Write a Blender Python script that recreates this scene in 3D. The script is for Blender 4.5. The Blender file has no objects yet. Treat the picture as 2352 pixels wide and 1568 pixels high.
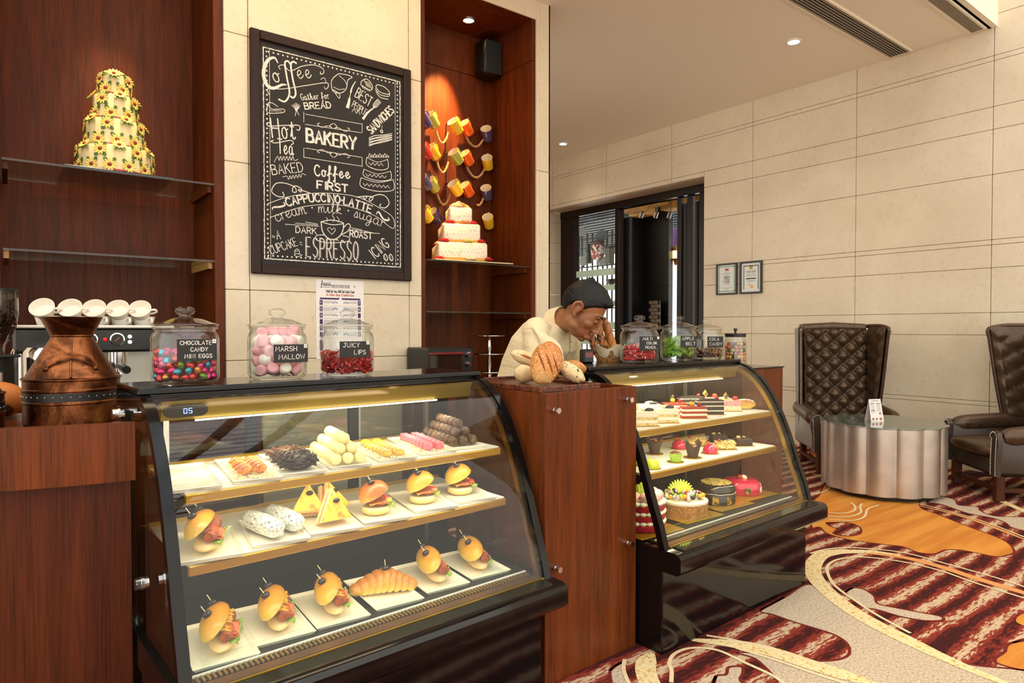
import bpy, math, random
from mathutils import Vector, Matrix, Euler, noise
PI = math.pi
sc = bpy.context.scene
col = sc.collection
# ---------------------------------------------------------------- camera
FPX, CAMH = 1515.0, 1.15
_p = math.atan(29 / FPX); _t = math.radians(52.4)
FW = Vector((math.cos(_t) * math.cos(_p), math.sin(_t) * math.cos(_p), -math.sin(_p)))
RT = Vector((math.sin(_t), -math.cos(_t), 0)); UP = RT.cross(FW)
CP = Vector((0, 0, CAMH))
cd = bpy.data.cameras.new('camera'); cd.sensor_width = 36; cd.lens = FPX / 2352 * 36
cd.clip_start = 0.02; cd.clip_end = 100
cam = bpy.data.objects.new('camera', cd); col.objects.link(cam)
cam.matrix_world = Matrix(((RT.x, UP.x, -FW.x, CP.x), (RT.y, UP.y, -FW.y, CP.y), (RT.z, UP.z, -FW.z, CP.z), (0, 0, 0, 1)))
sc.camera = cam
# ---------------------------------------------------------------- world, lights, exposure
sc.view_settings.view_transform = 'Standard'; sc.view_settings.look = 'None'
sc.view_settings.gamma = 1; sc.view_settings.use_curve_mapping = False
sc.view_settings.exposure = 0.42
sc.cycles.max_bounces = 8; sc.cycles.transparent_max_bounces = 40; sc.cycles.diffuse_bounces = 4
sc.cycles.glossy_bounces = 5; sc.cycles.transmission_bounces = 8
sc.cycles.sample_clamp_indirect = 6
sc.cycles.caustics_reflective = False; sc.cycles.caustics_refractive = False
w = bpy.data.worlds.new('world'); sc.world = w; w.use_nodes = True
w.node_tree.nodes['Background'].inputs[0].default_value = (1.0, 0.925, 0.82, 1)
w.node_tree.nodes['Background'].inputs[1].default_value = 1.85
def light(name, kind, loc, power, color, to=None, **k):
    d = bpy.data.lights.new(name, kind); d.energy = power; d.color = color
    for a, b in k.items(): setattr(d, a, b)
    o = bpy.data.objects.new(name, d); col.objects.link(o); o.location = loc
    if to is not None: o.rotation_euler = (Vector(to) - Vector(loc)).to_track_quat('-Z', 'Y').to_euler()
    return o
WARM = (1.0, 0.78, 0.5)
light('niche_spot_light', 'SPOT', (2.66, 3.97, 3.36), 420, (1.0, 0.58, 0.2), (2.46, 4.16, 2.4), spot_size=.85, spot_blend=.7, shadow_soft_size=.02)
light('cake_spot_light', 'SPOT', (0.46, 3.90, 3.36), 110, (1.0, 0.74, 0.42), (0.47, 4.0, 2.2), spot_size=.75, spot_blend=.8, shadow_soft_size=.02)
light('counter_fill_light', 'AREA', (1.4, 3.0, 3.46), 15, (1.0, 0.74, 0.44), (1.4, 3.05, 0), shape='RECTANGLE', size=2.0, size_y=.6)  # warm area fill added above the counter, no fixture belongs to it
# pixel (2352x1568 frame) to a point on a real plane of the room
def ray(x, y): return FW + RT * ((x - 1176) / FPX) + UP * ((784 - y) / FPX)
def at_z(x, y, h): d = ray(x, y); return CP + d * ((h - CAMH) / d.z)
def at_y(x, y, c): d = ray(x, y); return CP + d * (c / d.y)
def at_x(x, y, c): d = ray(x, y); return CP + d * (c / d.x)
def at_d(x, y, dep): return CP + ray(x, y) * dep
# ---------------------------------------------------------------- mesh builder
rnd = random.Random(7)
def lin(c):
    if isinstance(c, str): c = [int(c[i:i + 2], 16) for i in (1, 3, 5)]
    return tuple((v / 255 / 12.92 if v / 255 <= .04045 else ((v / 255 + .055) / 1.055) ** 2.4) for v in c[:3]) + (1,)
def T(x=0, y=0, z=0): return Matrix.Translation((x, y, z))
def RX(a): return Matrix.Rotation(a, 4, 'X')
def RY(a): return Matrix.Rotation(a, 4, 'Y')
def RZ(a): return Matrix.Rotation(a, 4, 'Z')
def S(x, y=None, z=None): return Matrix.Diagonal((x, x if y is None else y, x if z is None else z, 1))
class B:
    def __init__(s): s.v = []; s.f = []; s.mi = []; s.cm = 0
    def add(s, vs, fs, M=None):
        n = len(s.v)
        s.v += [tuple(M @ Vector(p)) for p in vs] if M is not None else [tuple(p) for p in vs]
        s.f += [tuple(i + n for i in f) for f in fs]; s.mi += [s.cm] * len(fs); return s
    def box(s, c, d, M=None, b=0):
        x, y, z = (q / 2 for q in d)
        if b <= 0:
            vs = [(c[0] + i * x, c[1] + j * y, c[2] + k * z) for i in (-1, 1) for j in (-1, 1) for k in (-1, 1)]
            return s.add(vs, [(0, 1, 3, 2), (4, 6, 7, 5), (0, 4, 5, 1), (2, 3, 7, 6), (0, 2, 6, 4), (1, 5, 7, 3)], M)
        b = min(b, x * .95, y * .95, z * .95); vs = []; ix = {}
        for i in (-1, 1):
            for j in (-1, 1):
                for k in (-1, 1):
                    for a in range(3):
                        ix[(i, j, k, a)] = len(vs)
                        q = [i * (x - (b if a != 0 else 0)), j * (y - (b if a != 1 else 0)), k * (z - (b if a != 2 else 0))]
                        vs.append((c[0] + q[0], c[1] + q[1], c[2] + q[2]))
        fs = []
        for a in range(3):
            e, g = [q for q in range(3) if q != a]
            for sg in (-1, 1):
                L = []
                for p, q in ((-1, -1), (1, -1), (1, 1), (-1, 1)):
                    t = [0, 0, 0]; t[a] = sg; t[e] = p; t[g] = q; L.append(ix[(*t, a)])
                fs.append(tuple(L))
            for p in (-1, 1):
                for q in (-1, 1):
                    L = []
                    for sg, ax in ((-1, e), (1, e), (1, g), (-1, g)):
                        t = [0, 0, 0]; t[a] = sg; t[e] = p; t[g] = q; L.append(ix[(*t, ax)])
                    fs.append(tuple(L))
        for i in (-1, 1):
            for j in (-1, 1):
                for k in (-1, 1): fs.append((ix[(i, j, k, 0)], ix[(i, j, k, 1)], ix[(i, j, k, 2)]))
        return s.add(vs, fs, M)
    def lathe(s, pr, n=24, M=None, cap=True, f=None):
        vs = []; fs = []
        for r, z in pr:
            for i in range(n):
                a = 2 * PI * i / n; q = r * (f(a, z) if f else 1)
                vs.append((q * math.cos(a), q * math.sin(a), z))
        for k in range(len(pr) - 1):
            for i in range(n):
                j = (i + 1) % n; fs.append((k * n + i, k * n + j, k * n + n + j, k * n + n + i))
        if cap:
            if pr[0][0] > 1e-5: fs.append(tuple(range(n - 1, -1, -1)))
            if pr[-1][0] > 1e-5: fs.append(tuple(range(len(pr) * n - n, len(pr) * n)))
        return s.add(vs, fs, M)
    def cyl(s, a, b, r, r2=None, n=12):
        a, b = Vector(a), Vector(b); q = (b - a).to_track_quat('Z', 'Y').to_matrix().to_4x4()
        return s.lathe([(r, 0), (r if r2 is None else r2, (b - a).length)], n, T(*a) @ q)
    def sph(s, c, r, nu=12, nv=8, M=None, fn=None):
        if not hasattr(r, '__len__'): r = (r, r, r)
        vs = []; fs = []
        for k in range(nv + 1):
            t = PI * k / nv
            for i in range(nu):
                a = 2 * PI * i / nu; d = Vector((math.sin(t) * math.cos(a), math.sin(t) * math.sin(a), -math.cos(t)))
                m = fn(d) if fn else 1
                vs.append((c[0] + d.x * r[0] * m, c[1] + d.y * r[1] * m, c[2] + d.z * r[2] * m))
        for k in range(nv):
            for i in range(nu):
                j = (i + 1) % nu; fs.append((k * nu + i, k * nu + j, k * nu + nu + j, k * nu + nu + i))
        return s.add(vs, fs, M)
    def tube(s, pts, r, n=8, M=None, closed=False, flat=1.0):
        pts = [Vector(p) for p in pts]; m = len(pts); vs = []; fs = []; pv = None
        for k, p in enumerate(pts):
            a = pts[(k - 1) % m] if (closed or k > 0) else p; b = pts[(k + 1) % m] if (closed or k < m - 1) else p
            t = (b - a).normalized()
            if pv is None:
                u = t.cross(Vector((0, 0, 1)))
                if u.length < .1: u = t.cross(Vector((0, 1, 0)))
            else: u = pv - t * pv.dot(t)
            u.normalize(); pv = u; w_ = t.cross(u); R = r[k] if hasattr(r, '__len__') else r
            for i in range(n):
                an = 2 * PI * i / n; vs.append(p + u * (R * math.cos(an)) + w_ * (R * flat * math.sin(an)))
        for k in range(m if closed else m - 1):
            k2 = (k + 1) % m
            for i in range(n):
                j = (i + 1) % n; fs.append((k * n + i, k * n + j, k2 * n + j, k2 * n + i))
        if not closed: fs += [tuple(range(n - 1, -1, -1)), tuple(range(m * n - n, m * n))]
        return s.add(vs, fs, M)
    def prism(s, poly, z0, z1, M=None):
        n = len(poly)
        vs = [(x, y, z0) for x, y in poly] + [(x, y, z1) for x, y in poly]
        fs = [tuple(range(n - 1, -1, -1)), tuple(range(n, 2 * n))] + [(i, (i + 1) % n, n + (i + 1) % n, n + i) for i in range(n)]
        return s.add(vs, fs, M)
    def sheet(s, g, M=None, cu=False, cv=False):
        nu = len(g); nv = len(g[0]); vs = [p for r_ in g for p in r_]; fs = []
        for i in range(nu if cu else nu - 1):
            for j in range(nv if cv else nv - 1):
                a, b = (i + 1) % nu, (j + 1) % nv
                fs.append((i * nv + j, a * nv + j, a * nv + b, i * nv + b))
        return s.add(vs, fs, M)
    def solid(s, g, th, M=None):
        # sheet with thickness along its own normals
        nu, nv = len(g), len(g[0]); g = [[Vector(p) for p in r_] for r_ in g]; h = []
        for i in range(nu):
            row = []
            for j in range(nv):
                du = g[min(i + 1, nu - 1)][j] - g[max(i - 1, 0)][j]; dv = g[i][min(j + 1, nv - 1)] - g[i][max(j - 1, 0)]
                row.append(g[i][j] + du.cross(dv).normalized() * th)
            h.append(row)
        n = nu * nv; vs = [p for r_ in g for p in r_] + [p for r_ in h for p in r_]; fs = []
        for i in range(nu - 1):
            for j in range(nv - 1):
                q = (i * nv + j, (i + 1) * nv + j, (i + 1) * nv + j + 1, i * nv + j + 1)
                fs += [q[::-1], tuple(k + n for k in q)]
        rim = [(i, 0) for i in range(nu)] + [(nu - 1, j) for j in range(1, nv)] + [(i, nv - 1) for i in range(nu - 2, -1, -1)] + [(0, j) for j in range(nv - 2, 0, -1)]
        rim = [i * nv + j for i, j in rim]
        for a, b in zip(rim, rim[1:] + rim[:1]): fs.append((a, b, b + n, a + n))
        return s.add(vs, fs, M)
    def mesh(s, name, mats, ang=38):
        me = bpy.data.meshes.new(name); me.from_pydata(s.v, [], s.f)
        for m in (mats if isinstance(mats, (list, tuple)) else [mats]): me.materials.append(m)
        if any(s.mi): me.polygons.foreach_set('material_index', s.mi)
        if ang:
            me.polygons.foreach_set('use_smooth', [True] * len(me.polygons))
            me.set_sharp_from_angle(angle=math.radians(ang))
        me.update(); return me
    def obj(s, name, mats, parent=None, ang=38, M=None): return link(name, s.mesh(name, mats, ang), parent, M)
def link(name, me, parent=None, M=None):
    o = bpy.data.objects.new(name, me); col.objects.link(o)
    if parent is not None: o.parent = parent
    if M is not None: o.matrix_basis = M
    return o
def tag(o, label, cat, group=None, kind=None):
    o['label'] = label; o['category'] = cat
    if group: o['group'] = group
    if kind: o['kind'] = kind
    return o
def thing(name, label, cat, M=None, group=None):
    o = link(name, None, None, M); return tag(o, label, cat, group)
def struct(o): o['kind'] = 'structure'; return o
def copy_tree(o, parent=None, M=None, label=None):
    c = o.copy(); col.objects.link(c); c.parent = parent
    for ch in o.children: copy_tree(ch, c)
    if M is not None: c.matrix_basis = M
    if label: c['label'] = label
    return c
def smooth_path(pts, n=6, closed=False):
    P = [Vector(p) for p in pts]; out = []; m = len(P)
    for i in range(m if closed else m - 1):
        g = lambda k: P[k % m] if closed else P[max(0, min(m - 1, k))]
        a, b, c, d = g(i - 1), g(i), g(i + 1), g(i + 2)
        for k in range(n):
            t = k / n
            out.append(.5 * ((2 * b) + (c - a) * t + (2 * a - 5 * b + 4 * c - d) * t * t + (3 * b - a - 3 * c + d) * t ** 3))
    if not closed: out.append(P[-1])
    return out
# ---------------------------------------------------------------- materials
MATS = {}
def mat(name, c=(200, 200, 200), rough=.5, metal=0, spec=.5, em=None, es=0, coat=0, sub=0, alpha=None):
    if name in MATS: return MATS[name]
    m = bpy.data.materials.new(name); m.use_nodes = True; MATS[name] = m
    b = m.node_tree.nodes['Principled BSDF']
    b.inputs['Base Color'].default_value = lin(c); b.inputs['Roughness'].default_value = rough
    b.inputs['Metallic'].default_value = metal; b.inputs['Specular IOR Level'].default_value = spec
    if coat: b.inputs['Coat Weight'].default_value = coat; b.inputs['Coat Roughness'].default_value = .06
    if sub: b.inputs['Subsurface Weight'].default_value = sub; b.inputs['Subsurface Radius'].default_value = (.008, .004, .002); b.inputs['Subsurface Scale'].default_value = 1
    if em: b.inputs['Emission Color'].default_value = lin(em); b.inputs['Emission Strength'].default_value = es
    return m
def nd(m, t, **k):
    n = m.node_tree.nodes.new(t)
    for a, b in k.items():
        if a in n.inputs: n.inputs[a].default_value = b
        else: setattr(n, a, b)
    return n
def lk(m, a, b): m.node_tree.links.new(a, b)
def coords(m, sc_=(1, 1, 1), rot=(0, 0, 0), src='Object'):
    tc = nd(m, 'ShaderNodeTexCoord'); mp = nd(m, 'ShaderNodeMapping')
    mp.inputs['Scale'].default_value = sc_; mp.inputs['Rotation'].default_value = rot
    lk(m, tc.outputs[src], mp.inputs[0]); return mp.outputs[0]
def noi(m, vec, scale, detail=3, rough=.55, dist=0):
    n = nd(m, 'ShaderNodeTexNoise'); n.inputs['Scale'].default_value = scale; n.inputs['Detail'].default_value = detail
    n.inputs['Roughness'].default_value = rough; n.inputs['Distortion'].default_value = dist; lk(m, vec, n.inputs['Vector']); return n.outputs['Fac']
def ramp(m, fac, stops, const=False):
    r = nd(m, 'ShaderNodeValToRGB'); e = r.color_ramp.elements
    if const: r.color_ramp.interpolation = 'CONSTANT'
    while len(e) > 1: e.remove(e[-1])
    e[0].position = stops[0][0]; e[0].color = lin(stops[0][1])
    for p, c in stops[1:]: x = e.new(p); x.color = lin(c)
    lk(m, fac, r.inputs[0]); return r.outputs[0]
def mixc(m, fac, a, b, mode='MIX'):
    n = nd(m, 'ShaderNodeMix', data_type='RGBA', blend_type=mode)
    for q, i in ((fac, 0), (a, 6), (b, 7)):
        if hasattr(q, 'is_linked'): lk(m, q, n.inputs[i])
        elif i == 0: n.inputs[0].default_value = q
        else: n.inputs[i].default_value = lin(q)
    return n.outputs[2]
def setc(m, c): lk(m, c, m.node_tree.nodes['Principled BSDF'].inputs['Base Color']); return m
def bump(m, h, st=.2, d=.01):
    b = nd(m, 'ShaderNodeBump'); b.inputs['Strength'].default_value = st; b.inputs['Distance'].default_value = d
    lk(m, h, b.inputs['Height']); lk(m, b.outputs[0], m.node_tree.nodes['Principled BSDF'].inputs['Normal']); return m
def wood(name, dark, light_, rough=.35, sc_=1.0, coat=0.0, spec=.22):
    m = mat(name, light_, rough, coat=coat, spec=spec)
    v = coords(m, (9 * sc_, 9 * sc_, .55 * sc_)); f = noi(m, v, 3.2, 5, .6, .6)
    v2 = coords(m, (70 * sc_, 70 * sc_, 1.6 * sc_)); g = noi(m, v2, 4, 3, .6)
    c1 = ramp(m, f, [(.3, dark), (.7, light_)]); c2 = ramp(m, g, [(.35, dark), (.6, light_)])
    return bump(setc(m, mixc(m, .42, c1, c2)), g, .04, .002)
def speck(name, base, spot, scale, rough=.4, lo=.55, hi=.62, detail=2, **k):
    m = mat(name, base, rough, **k); f = noi(m, coords(m), scale, detail)
    return setc(m, ramp(m, f, [(lo, base), (hi, spot)]))
def noisy(name, cs, scale, rough=.5, detail=4, bst=0, bd=.003, bs=None, **k):
    m = mat(name, cs[0][1], rough, **k); v = coords(m); f = noi(m, v, scale, detail)
    setc(m, ramp(m, f, cs))
    if bst: bump(m, noi(m, v, bs or scale, detail), bst, bd)
    return m
def glass(name, tint=(1, 1, 1), f0=.04, rough=0.0, refl=1.0):
    # thin clear pane: see-through with a Fresnel (Schlick) mirror layer, the same from both faces
    if name in MATS: return MATS[name]
    m = bpy.data.materials.new(name); m.use_nodes = True; MATS[name] = m; nt = m.node_tree; nt.nodes.clear()
    o = nd(m, 'ShaderNodeOutputMaterial'); t = nd(m, 'ShaderNodeBsdfTransparent'); g = nd(m, 'ShaderNodeBsdfGlossy'); x = nd(m, 'ShaderNodeMixShader')
    ge = nd(m, 'ShaderNodeNewGeometry'); dt = nd(m, 'ShaderNodeVectorMath', operation='DOT_PRODUCT')
    lk(m, ge.outputs['Normal'], dt.inputs[0]); lk(m, ge.outputs['Incoming'], dt.inputs[1]); v = dt.outputs['Value']
    for op, q in (('ABSOLUTE', 0), ('SUBTRACT', 1), ('POWER', 5.0), ('MULTIPLY_ADD', 1 - f0)):
        n = nd(m, 'ShaderNodeMath', operation=op)
        if op == 'SUBTRACT': n.inputs[0].default_value = 1; lk(m, v, n.inputs[1])
        else: lk(m, v, n.inputs[0]); n.inputs[1].default_value = q
        if op == 'MULTIPLY_ADD': n.inputs[2].default_value = f0
        v = n.outputs[0]
    t.inputs[0].default_value = (*tint, 1); g.inputs[0].default_value = (refl, refl, refl, 1); g.inputs['Roughness'].default_value = rough
    lk(m, v, x.inputs[0]); lk(m, t.outputs[0], x.inputs[1]); lk(m, g.outputs[0], x.inputs[2]); lk(m, x.outputs[0], o.inputs[0]); return m
def emis(name, c, st):
    if name in MATS: return MATS[name]
    m = bpy.data.materials.new(name); m.use_nodes = True; MATS[name] = m; m.node_tree.nodes.clear()
    o = nd(m, 'ShaderNodeOutputMaterial'); e = nd(m, 'ShaderNodeEmission'); e.inputs[0].default_value = lin(c); e.inputs[1].default_value = st
    lk(m, e.outputs[0], o.inputs[0]); return m
# ================================================================ setting
def stone(name, k=0):
    m = mat(name, (214, 196, 164), .42)
    v = coords(m); f = noi(m, v, 1.3, 6, .62, .5); g = noi(m, v, 28, 4, .7)
    a = ramp(m, f, [(.25, (196, 180, 150)), (.5, (216, 202, 174)), (.75, (228, 217, 192))])
    b = ramp(m, g, [(.28, (184, 164, 132)), (.42, (222, 209, 182)), (.75, (230, 218, 194))])
    return bump(setc(m, mixc(m, .38, a, b)), g, .03, .002)
M_STONE = stone('limestone'); M_JOINT = mat('stone_joint', (150, 128, 96), .8)
M_PANEL = wood('mahogany_panel', (46, 17, 3), (108, 46, 9), .5, .8)
M_CEIL = mat('ceiling_paint', (250, 245, 228), .8)
M_GLASSH = glass('shelf_glass', (.80, .90, .84), .04)
M_CHROME = mat('chrome', (225, 225, 225), .12, 1)
M_STEEL = mat('brushed_steel', (190, 188, 184), .3, 1)
M_BLACK = mat('black_plastic', (14, 13, 13), .35)
M_WHITE = mat('white_paint', (238, 236, 228), .4)
TOPZ = 3.52; ATR = 6.2
# --- floor: woven carpet with its printed motifs
def carpet(name, stops, fine=160.0, big=None):
    m = mat(name, stops[0][1], .95, spec=.15); v = coords(m)
    f = noi(m, v, fine, 2, .7)
    if big:
        v2 = coords(m, big); g = noi(m, v2, 1.0, 3, .5, .25)
        n = nd(m, 'ShaderNodeMath', operation='MULTIPLY_ADD'); lk(m, f, n.inputs[0]); n.inputs[1].default_value = .34; lk(m, g, n.inputs[2])
        n2 = nd(m, 'ShaderNodeMath', operation='SUBTRACT'); lk(m, n.outputs[0], n2.inputs[0]); n2.inputs[1].default_value = .17; f = n2.outputs[0]
    setc(m, ramp(m, f, stops, False)); return bump(m, noi(m, v, 240, 2), .35, .002)
def striped():
    # long woven streaks along X, ragged like cut threads
    m = mat('carpet_red_stripe', (128, 46, 34), .95, spec=.15); v = coords(m)
    sp = nd(m, 'ShaderNodeSeparateXYZ'); lk(m, v, sp.inputs[0]); n1 = noi(m, coords(m, (.9, 2.4, 1)), 1.0, 3, .55); n2 = noi(m, coords(m, (20, 95, 1)), 1.0, 2, .7); n3 = noi(m, coords(m, (1.6, 7, 1)), 1.0, 2, .5)
    def ma(op, a, b, c=None):
        n = nd(m, 'ShaderNodeMath', operation=op)
        for i, q in enumerate((a, b, c)):
            if q is None: continue
            if hasattr(q, 'is_linked'): lk(m, q, n.inputs[i])
            else: n.inputs[i].default_value = q
        return n.outputs[0]
    ph = ma('MULTIPLY_ADD', n1, 9.0, ma('MULTIPLY', sp.outputs[1], 2 * PI / .115)); w_ = ma('MULTIPLY_ADD', ma('SINE', ph, 0), .22, .5)
    f = ma('ADD', w_, ma('MULTIPLY_ADD', n2, .8, -.40)); f = ma('ADD', f, ma('MULTIPLY_ADD', n3, .5, -.25))
    setc(m, ramp(m, f, [(.26, (62, 24, 21)), (.36, (76, 28, 24)), (.44, (124, 44, 33)), (.62, (140, 56, 42)), (.67, (190, 160, 126)), (.82, (204, 178, 146))])); return bump(m, noi(m, v, 240, 2), .35, .002)
M_RED = striped()
M_BEIGE = carpet('carpet_beige', [(.35, (170, 146, 116)), (.6, (206, 190, 166))], 120)
M_ORANGE = carpet('carpet_orange', [(.4, (196, 122, 50)), (.6, (214, 146, 62))], 110, (1.3, 12, 1))
M_CREAM = carpet('carpet_cream', [(.34, (196, 150, 62)), (.44, (226, 202, 148)), (.7, (232, 214, 168))], 60)
M_LINE = carpet('carpet_line', [(.4, (220, 196, 150)), (.6, (230, 210, 168))], 90)
M_TAN = carpet('carpet_tan', [(.4, (212, 142, 84)), (.6, (222, 156, 96))], 90)
M_MAROON = carpet('carpet_maroon', [(.4, (104, 34, 26)), (.6, (118, 42, 30))], 90)
floor = struct(B().box((3.5, 1.5, -.05), (16, 16, .1)).obj('floor', M_RED))
def cz(q): return at_z(1350 + .426 * q[0], 1050 + .426 * q[1], 0)
def motif(pts, m, lay, edge=None, n=5):
    P = smooth_path([cz(q) for q in pts], n, True); z = .0004 + .0007 * lay
    o = B().add([(p.x, p.y, z) for p in P], [tuple(range(len(P)))]).obj('carpet_motif', m, floor, 0)
    if edge: ribbon([*pts, pts[0], pts[1]], edge, .011, lay + .4, 0)
    return o
def ribbon(pts, m, wd, lay, taper=1, n=6):
    P = smooth_path([cz(q) for q in pts], n); z = .0004 + .0007 * lay; g = []
    for i, p in enumerate(P):
        t = (P[min(i + 1, len(P) - 1)] - P[max(i - 1, 0)]); t.z = 0; t.normalize(); s_ = Vector((-t.y, t.x, 0)) * wd / 2
        k = i / (len(P) - 1); k = (min(1, .25 + 3 * min(k, 1 - k)) if taper else 1)
        g.append([(p.x - s_.x * k, p.y - s_.y * k, z), (p.x + s_.x * k, p.y + s_.y * k, z)])
    return B().sheet(g).obj('carpet_motif', m, floor, 0)
motif([(930, 825), (1060, 755), (1190, 685), (1330, 760), (1500, 870), (1700, 975), (1900, 1075), (2080, 1120), (2352, 1150), (2420, 1210), (2352, 1300), (1600, 1330), (1060, 1290), (1020, 1200), (990, 1165), (900, 1085), (800, 1052), (1000, 1062), (1150, 1092), (1300, 1097), (1390, 1077), (1412, 1040), (1385, 990), (1300, 945), (1120, 890), (1000, 848)], M_BEIGE, 0, M_MAROON, 4)
motif([(680, 1240), (692, 1180), (745, 1170), (760, 1132), (830, 1130), (836, 1165), (822, 1200), (850, 1250)], M_BEIGE, 0, M_MAROON)
motif([(120, 1150), (190, 1105), (205, 1180), (260, 1290), (160, 1290)], M_BEIGE, 0, M_MAROON)
motif([(1200, -40), (1290, 60), (1255, 190), (1215, 240), (1205, 370), (1250, 376), (1290, 410), (1400, 442), (1500, 457), (1600, 470), (1700, 482), (1780, 512), (1870, 520), (1930, 499), (2010, 500), (2100, 516), (2200, 535), (2262, 528), (2300, 506), (2240, 445), (2050, 372), (1900, 312), (1790, 262), (1830, 170), (1900, 60), (1800, -10), (1560, -90), (1320, -110)], M_ORANGE, 0, M_MAROON, 4)
motif([(1290, 352), (1400, 353), (1462, 374), (1470, 410), (1400, 425), (1325, 412), (1345, 388), (1310, 372)], M_RED, 1, M_MAROON)
motif([(2380, 985), (2290, 1000), (2258, 1018), (2246, 1050), (2195, 1088), (2230, 1118), (2380, 1138)], M_ORANGE, 0, M_MAROON)
motif([(2380, 838), (2330, 852), (2308, 880), (2335, 900), (2380, 908)], M_ORANGE, 0)
motif([(1390, 728), (1430, 705), (1490, 713), (1545, 750), (1562, 788), (1640, 808), (1800, 838), (1900, 858), (1914, 878), (1830, 882), (1700, 862), (1560, 822), (1500, 812), (1440, 776)], M_BEIGE, 1, M_MAROON)
motif([(1830, 240), (1900, 213), (1980, 230), (2000, 258), (2100, 268), (2120, 290), (2200, 318), (2420, 330), (2420, 400), (2290, 380), (2250, 352), (2180, 327), (2050, 302), (1960, 272), (1900, 252)], M_BEIGE, 1, M_MAROON)
ribbon([(1690, 530), (1560, 512), (1450, 508), (1330, 512), (1250, 535), (1212, 600), (1242, 672), (1330, 756), (1430, 830), (1560, 905), (1750, 1000), (1950, 1095), (2200, 1200), (2400, 1270)], M_CREAM, .075, 2)
ribbon([(1450, 512), (1700, 540), (1900, 590), (2100, 655), (2352, 732), (2450, 770)], M_TAN, .05, 1.6)
for L in ([(1200, 520), (1300, 495), (1450, 490), (1700, 515), (1950, 580), (2200, 650), (2400, 715)],
          [(2400, 775), (2100, 682), (1900, 612), (1700, 565), (1500, 540), (1380, 545), (1310, 570), (1290, 610), (1330, 690), (1450, 780), (1560, 852), (1740, 950)],
          [(450, 1216), (452, 1150), (440, 1110), (470, 1060), (560, 1030), (700, 1042), (850, 1110), (1000, 1180), (1080, 1240)],
          [(640, 962), (800, 990), (1000, 1040), (1200, 1100), (1330, 1145)], [(200, 1090), (194, 1150), (228, 1230), (270, 1280)],
          [(1300, 300), (1380, 302), (1432, 290), (1442, 268), (1420, 245)], [(1290, 318), (1400, 322), (1470, 300), (1468, 268), (1480, 250)], [(1300, 335), (1420, 342), (1490, 322), (1510, 280), (1570, 258)],
          [(1780, 250), (1950, 292), (2100, 336), (2250, 390), (2400, 450)], [(800, 1030), (1000, 1090), (1200, 1160), (1420, 1230)],
          [(1215, 90), (1290, 120), (1300, 170), (1230, 200)]): ribbon(L, M_LINE, .014, 2.6, 0)
ribbon([(1770, 258), (1950, 300), (2100, 346), (2250, 402), (2400, 462)], M_TAN, .03, 2)
ribbon([(560, 985), (800, 1010), (1000, 1052), (1200, 1118), (1400, 1180), (1620, 1250)], M_CREAM, .075, 2)
ribbon([(345, 1055), (312, 1120), (326, 1200), (380, 1290)], M_CREAM, .07, 2)
ribbon([(2180, 215), (2230, 235), (2352, 290), (2420, 315)], M_CREAM, .05, 2)
# --- back wall: stone pier between two timber niches
def slab(par, c, d): return B().box(c, d, b=.0025).obj('stone_slab', M_STONE, par, 0)
wa = struct(B().box((1.527, 4.0, 1.76), (1.18, .52, 3.52)).box((3.1385, 4.0, 1.76), (.10, .55, 3.52)).box((.1, 4.0, 3.475), (6.18, .5, .08)).box((-2.85, 4.0, 1.76), (5.6, .52, 3.5)).obj('wall_back', M_JOINT))
zr = [0, .49, .98, 1.36, 2.04, 2.72, 3.38, 3.52]
for x0, x1 in ((.933, 1.058), (1.058, 2.032), (2.032, 2.121)):
    for z0, z1 in zip(zr, zr[1:]): slab(wa, ((x0 + x1) / 2, 3.72, (z0 + z1) / 2), (x1 - x0 - .004, .04, z1 - z0 - .003))
for z0, z1 in zip([0, 1.1, 2.3], [1.1, 2.3, 3.52]):
    slab(wa, (3.150, 3.72, (z0 + z1) / 2), (.108, .04, z1 - z0 - .003)); slab(wa, (3.196, 4.0, (z0 + z1) / 2), (.016, .60, z1 - z0 - .003))
    B().box((3.083, 3.712, min((z0 + z1) / 2, 9)), (.024, .03, z1 - z0 - .003)).obj('stone_bead', M_STONE, wa, 0)
slab(wa, (2.6, 3.72, 3.45), (.95, .04, .137)); slab(wa, (.4, 3.72, 3.45), (1.06, .04, .137)); 
for k in range(5): slab(wa, (-.62 - k * 1.1, 3.72, 1.76), (1.096, .04, 3.5))
def panel(name, c, d, par=None): return struct(B().box(c, d).obj(name, M_PANEL, par, 0)) if par is None else B().box(c, d).obj(name, M_PANEL, par, 0)
nl = panel('wall_niche_left', (.44, 4.26, 1.7), (1.06, .1, 3.4))
panel('wood_panel', (.909, 3.965, 1.7), (.046, .5, 3.4), nl); panel('wood_panel', (-.033, 3.965, 1.7), (.046, .5, 3.4), nl); panel('wood_panel', (.44, 3.96, 3.4), (.9, .5, .04), nl)
nr = panel('wall_niche_right', (2.6, 4.26, 1.54), (1.1, .1, 3.08))
panel('wood_panel', (2.6, 4.26, 3.25), (1.1, .1, .33), nr); panel('wood_panel', (3.052, 3.96, 1.54), (.038, .5, 3.08), nr); panel('wood_panel', (3.052, 3.96, 3.25), (.038, .5, .33), nr)
panel('wood_panel', (2.140, 3.965, 1.7), (.038, .49, 3.4), nr); panel('wood_panel', (2.6, 3.96, 3.4), (1.0, .5, .04), nr)
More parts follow.
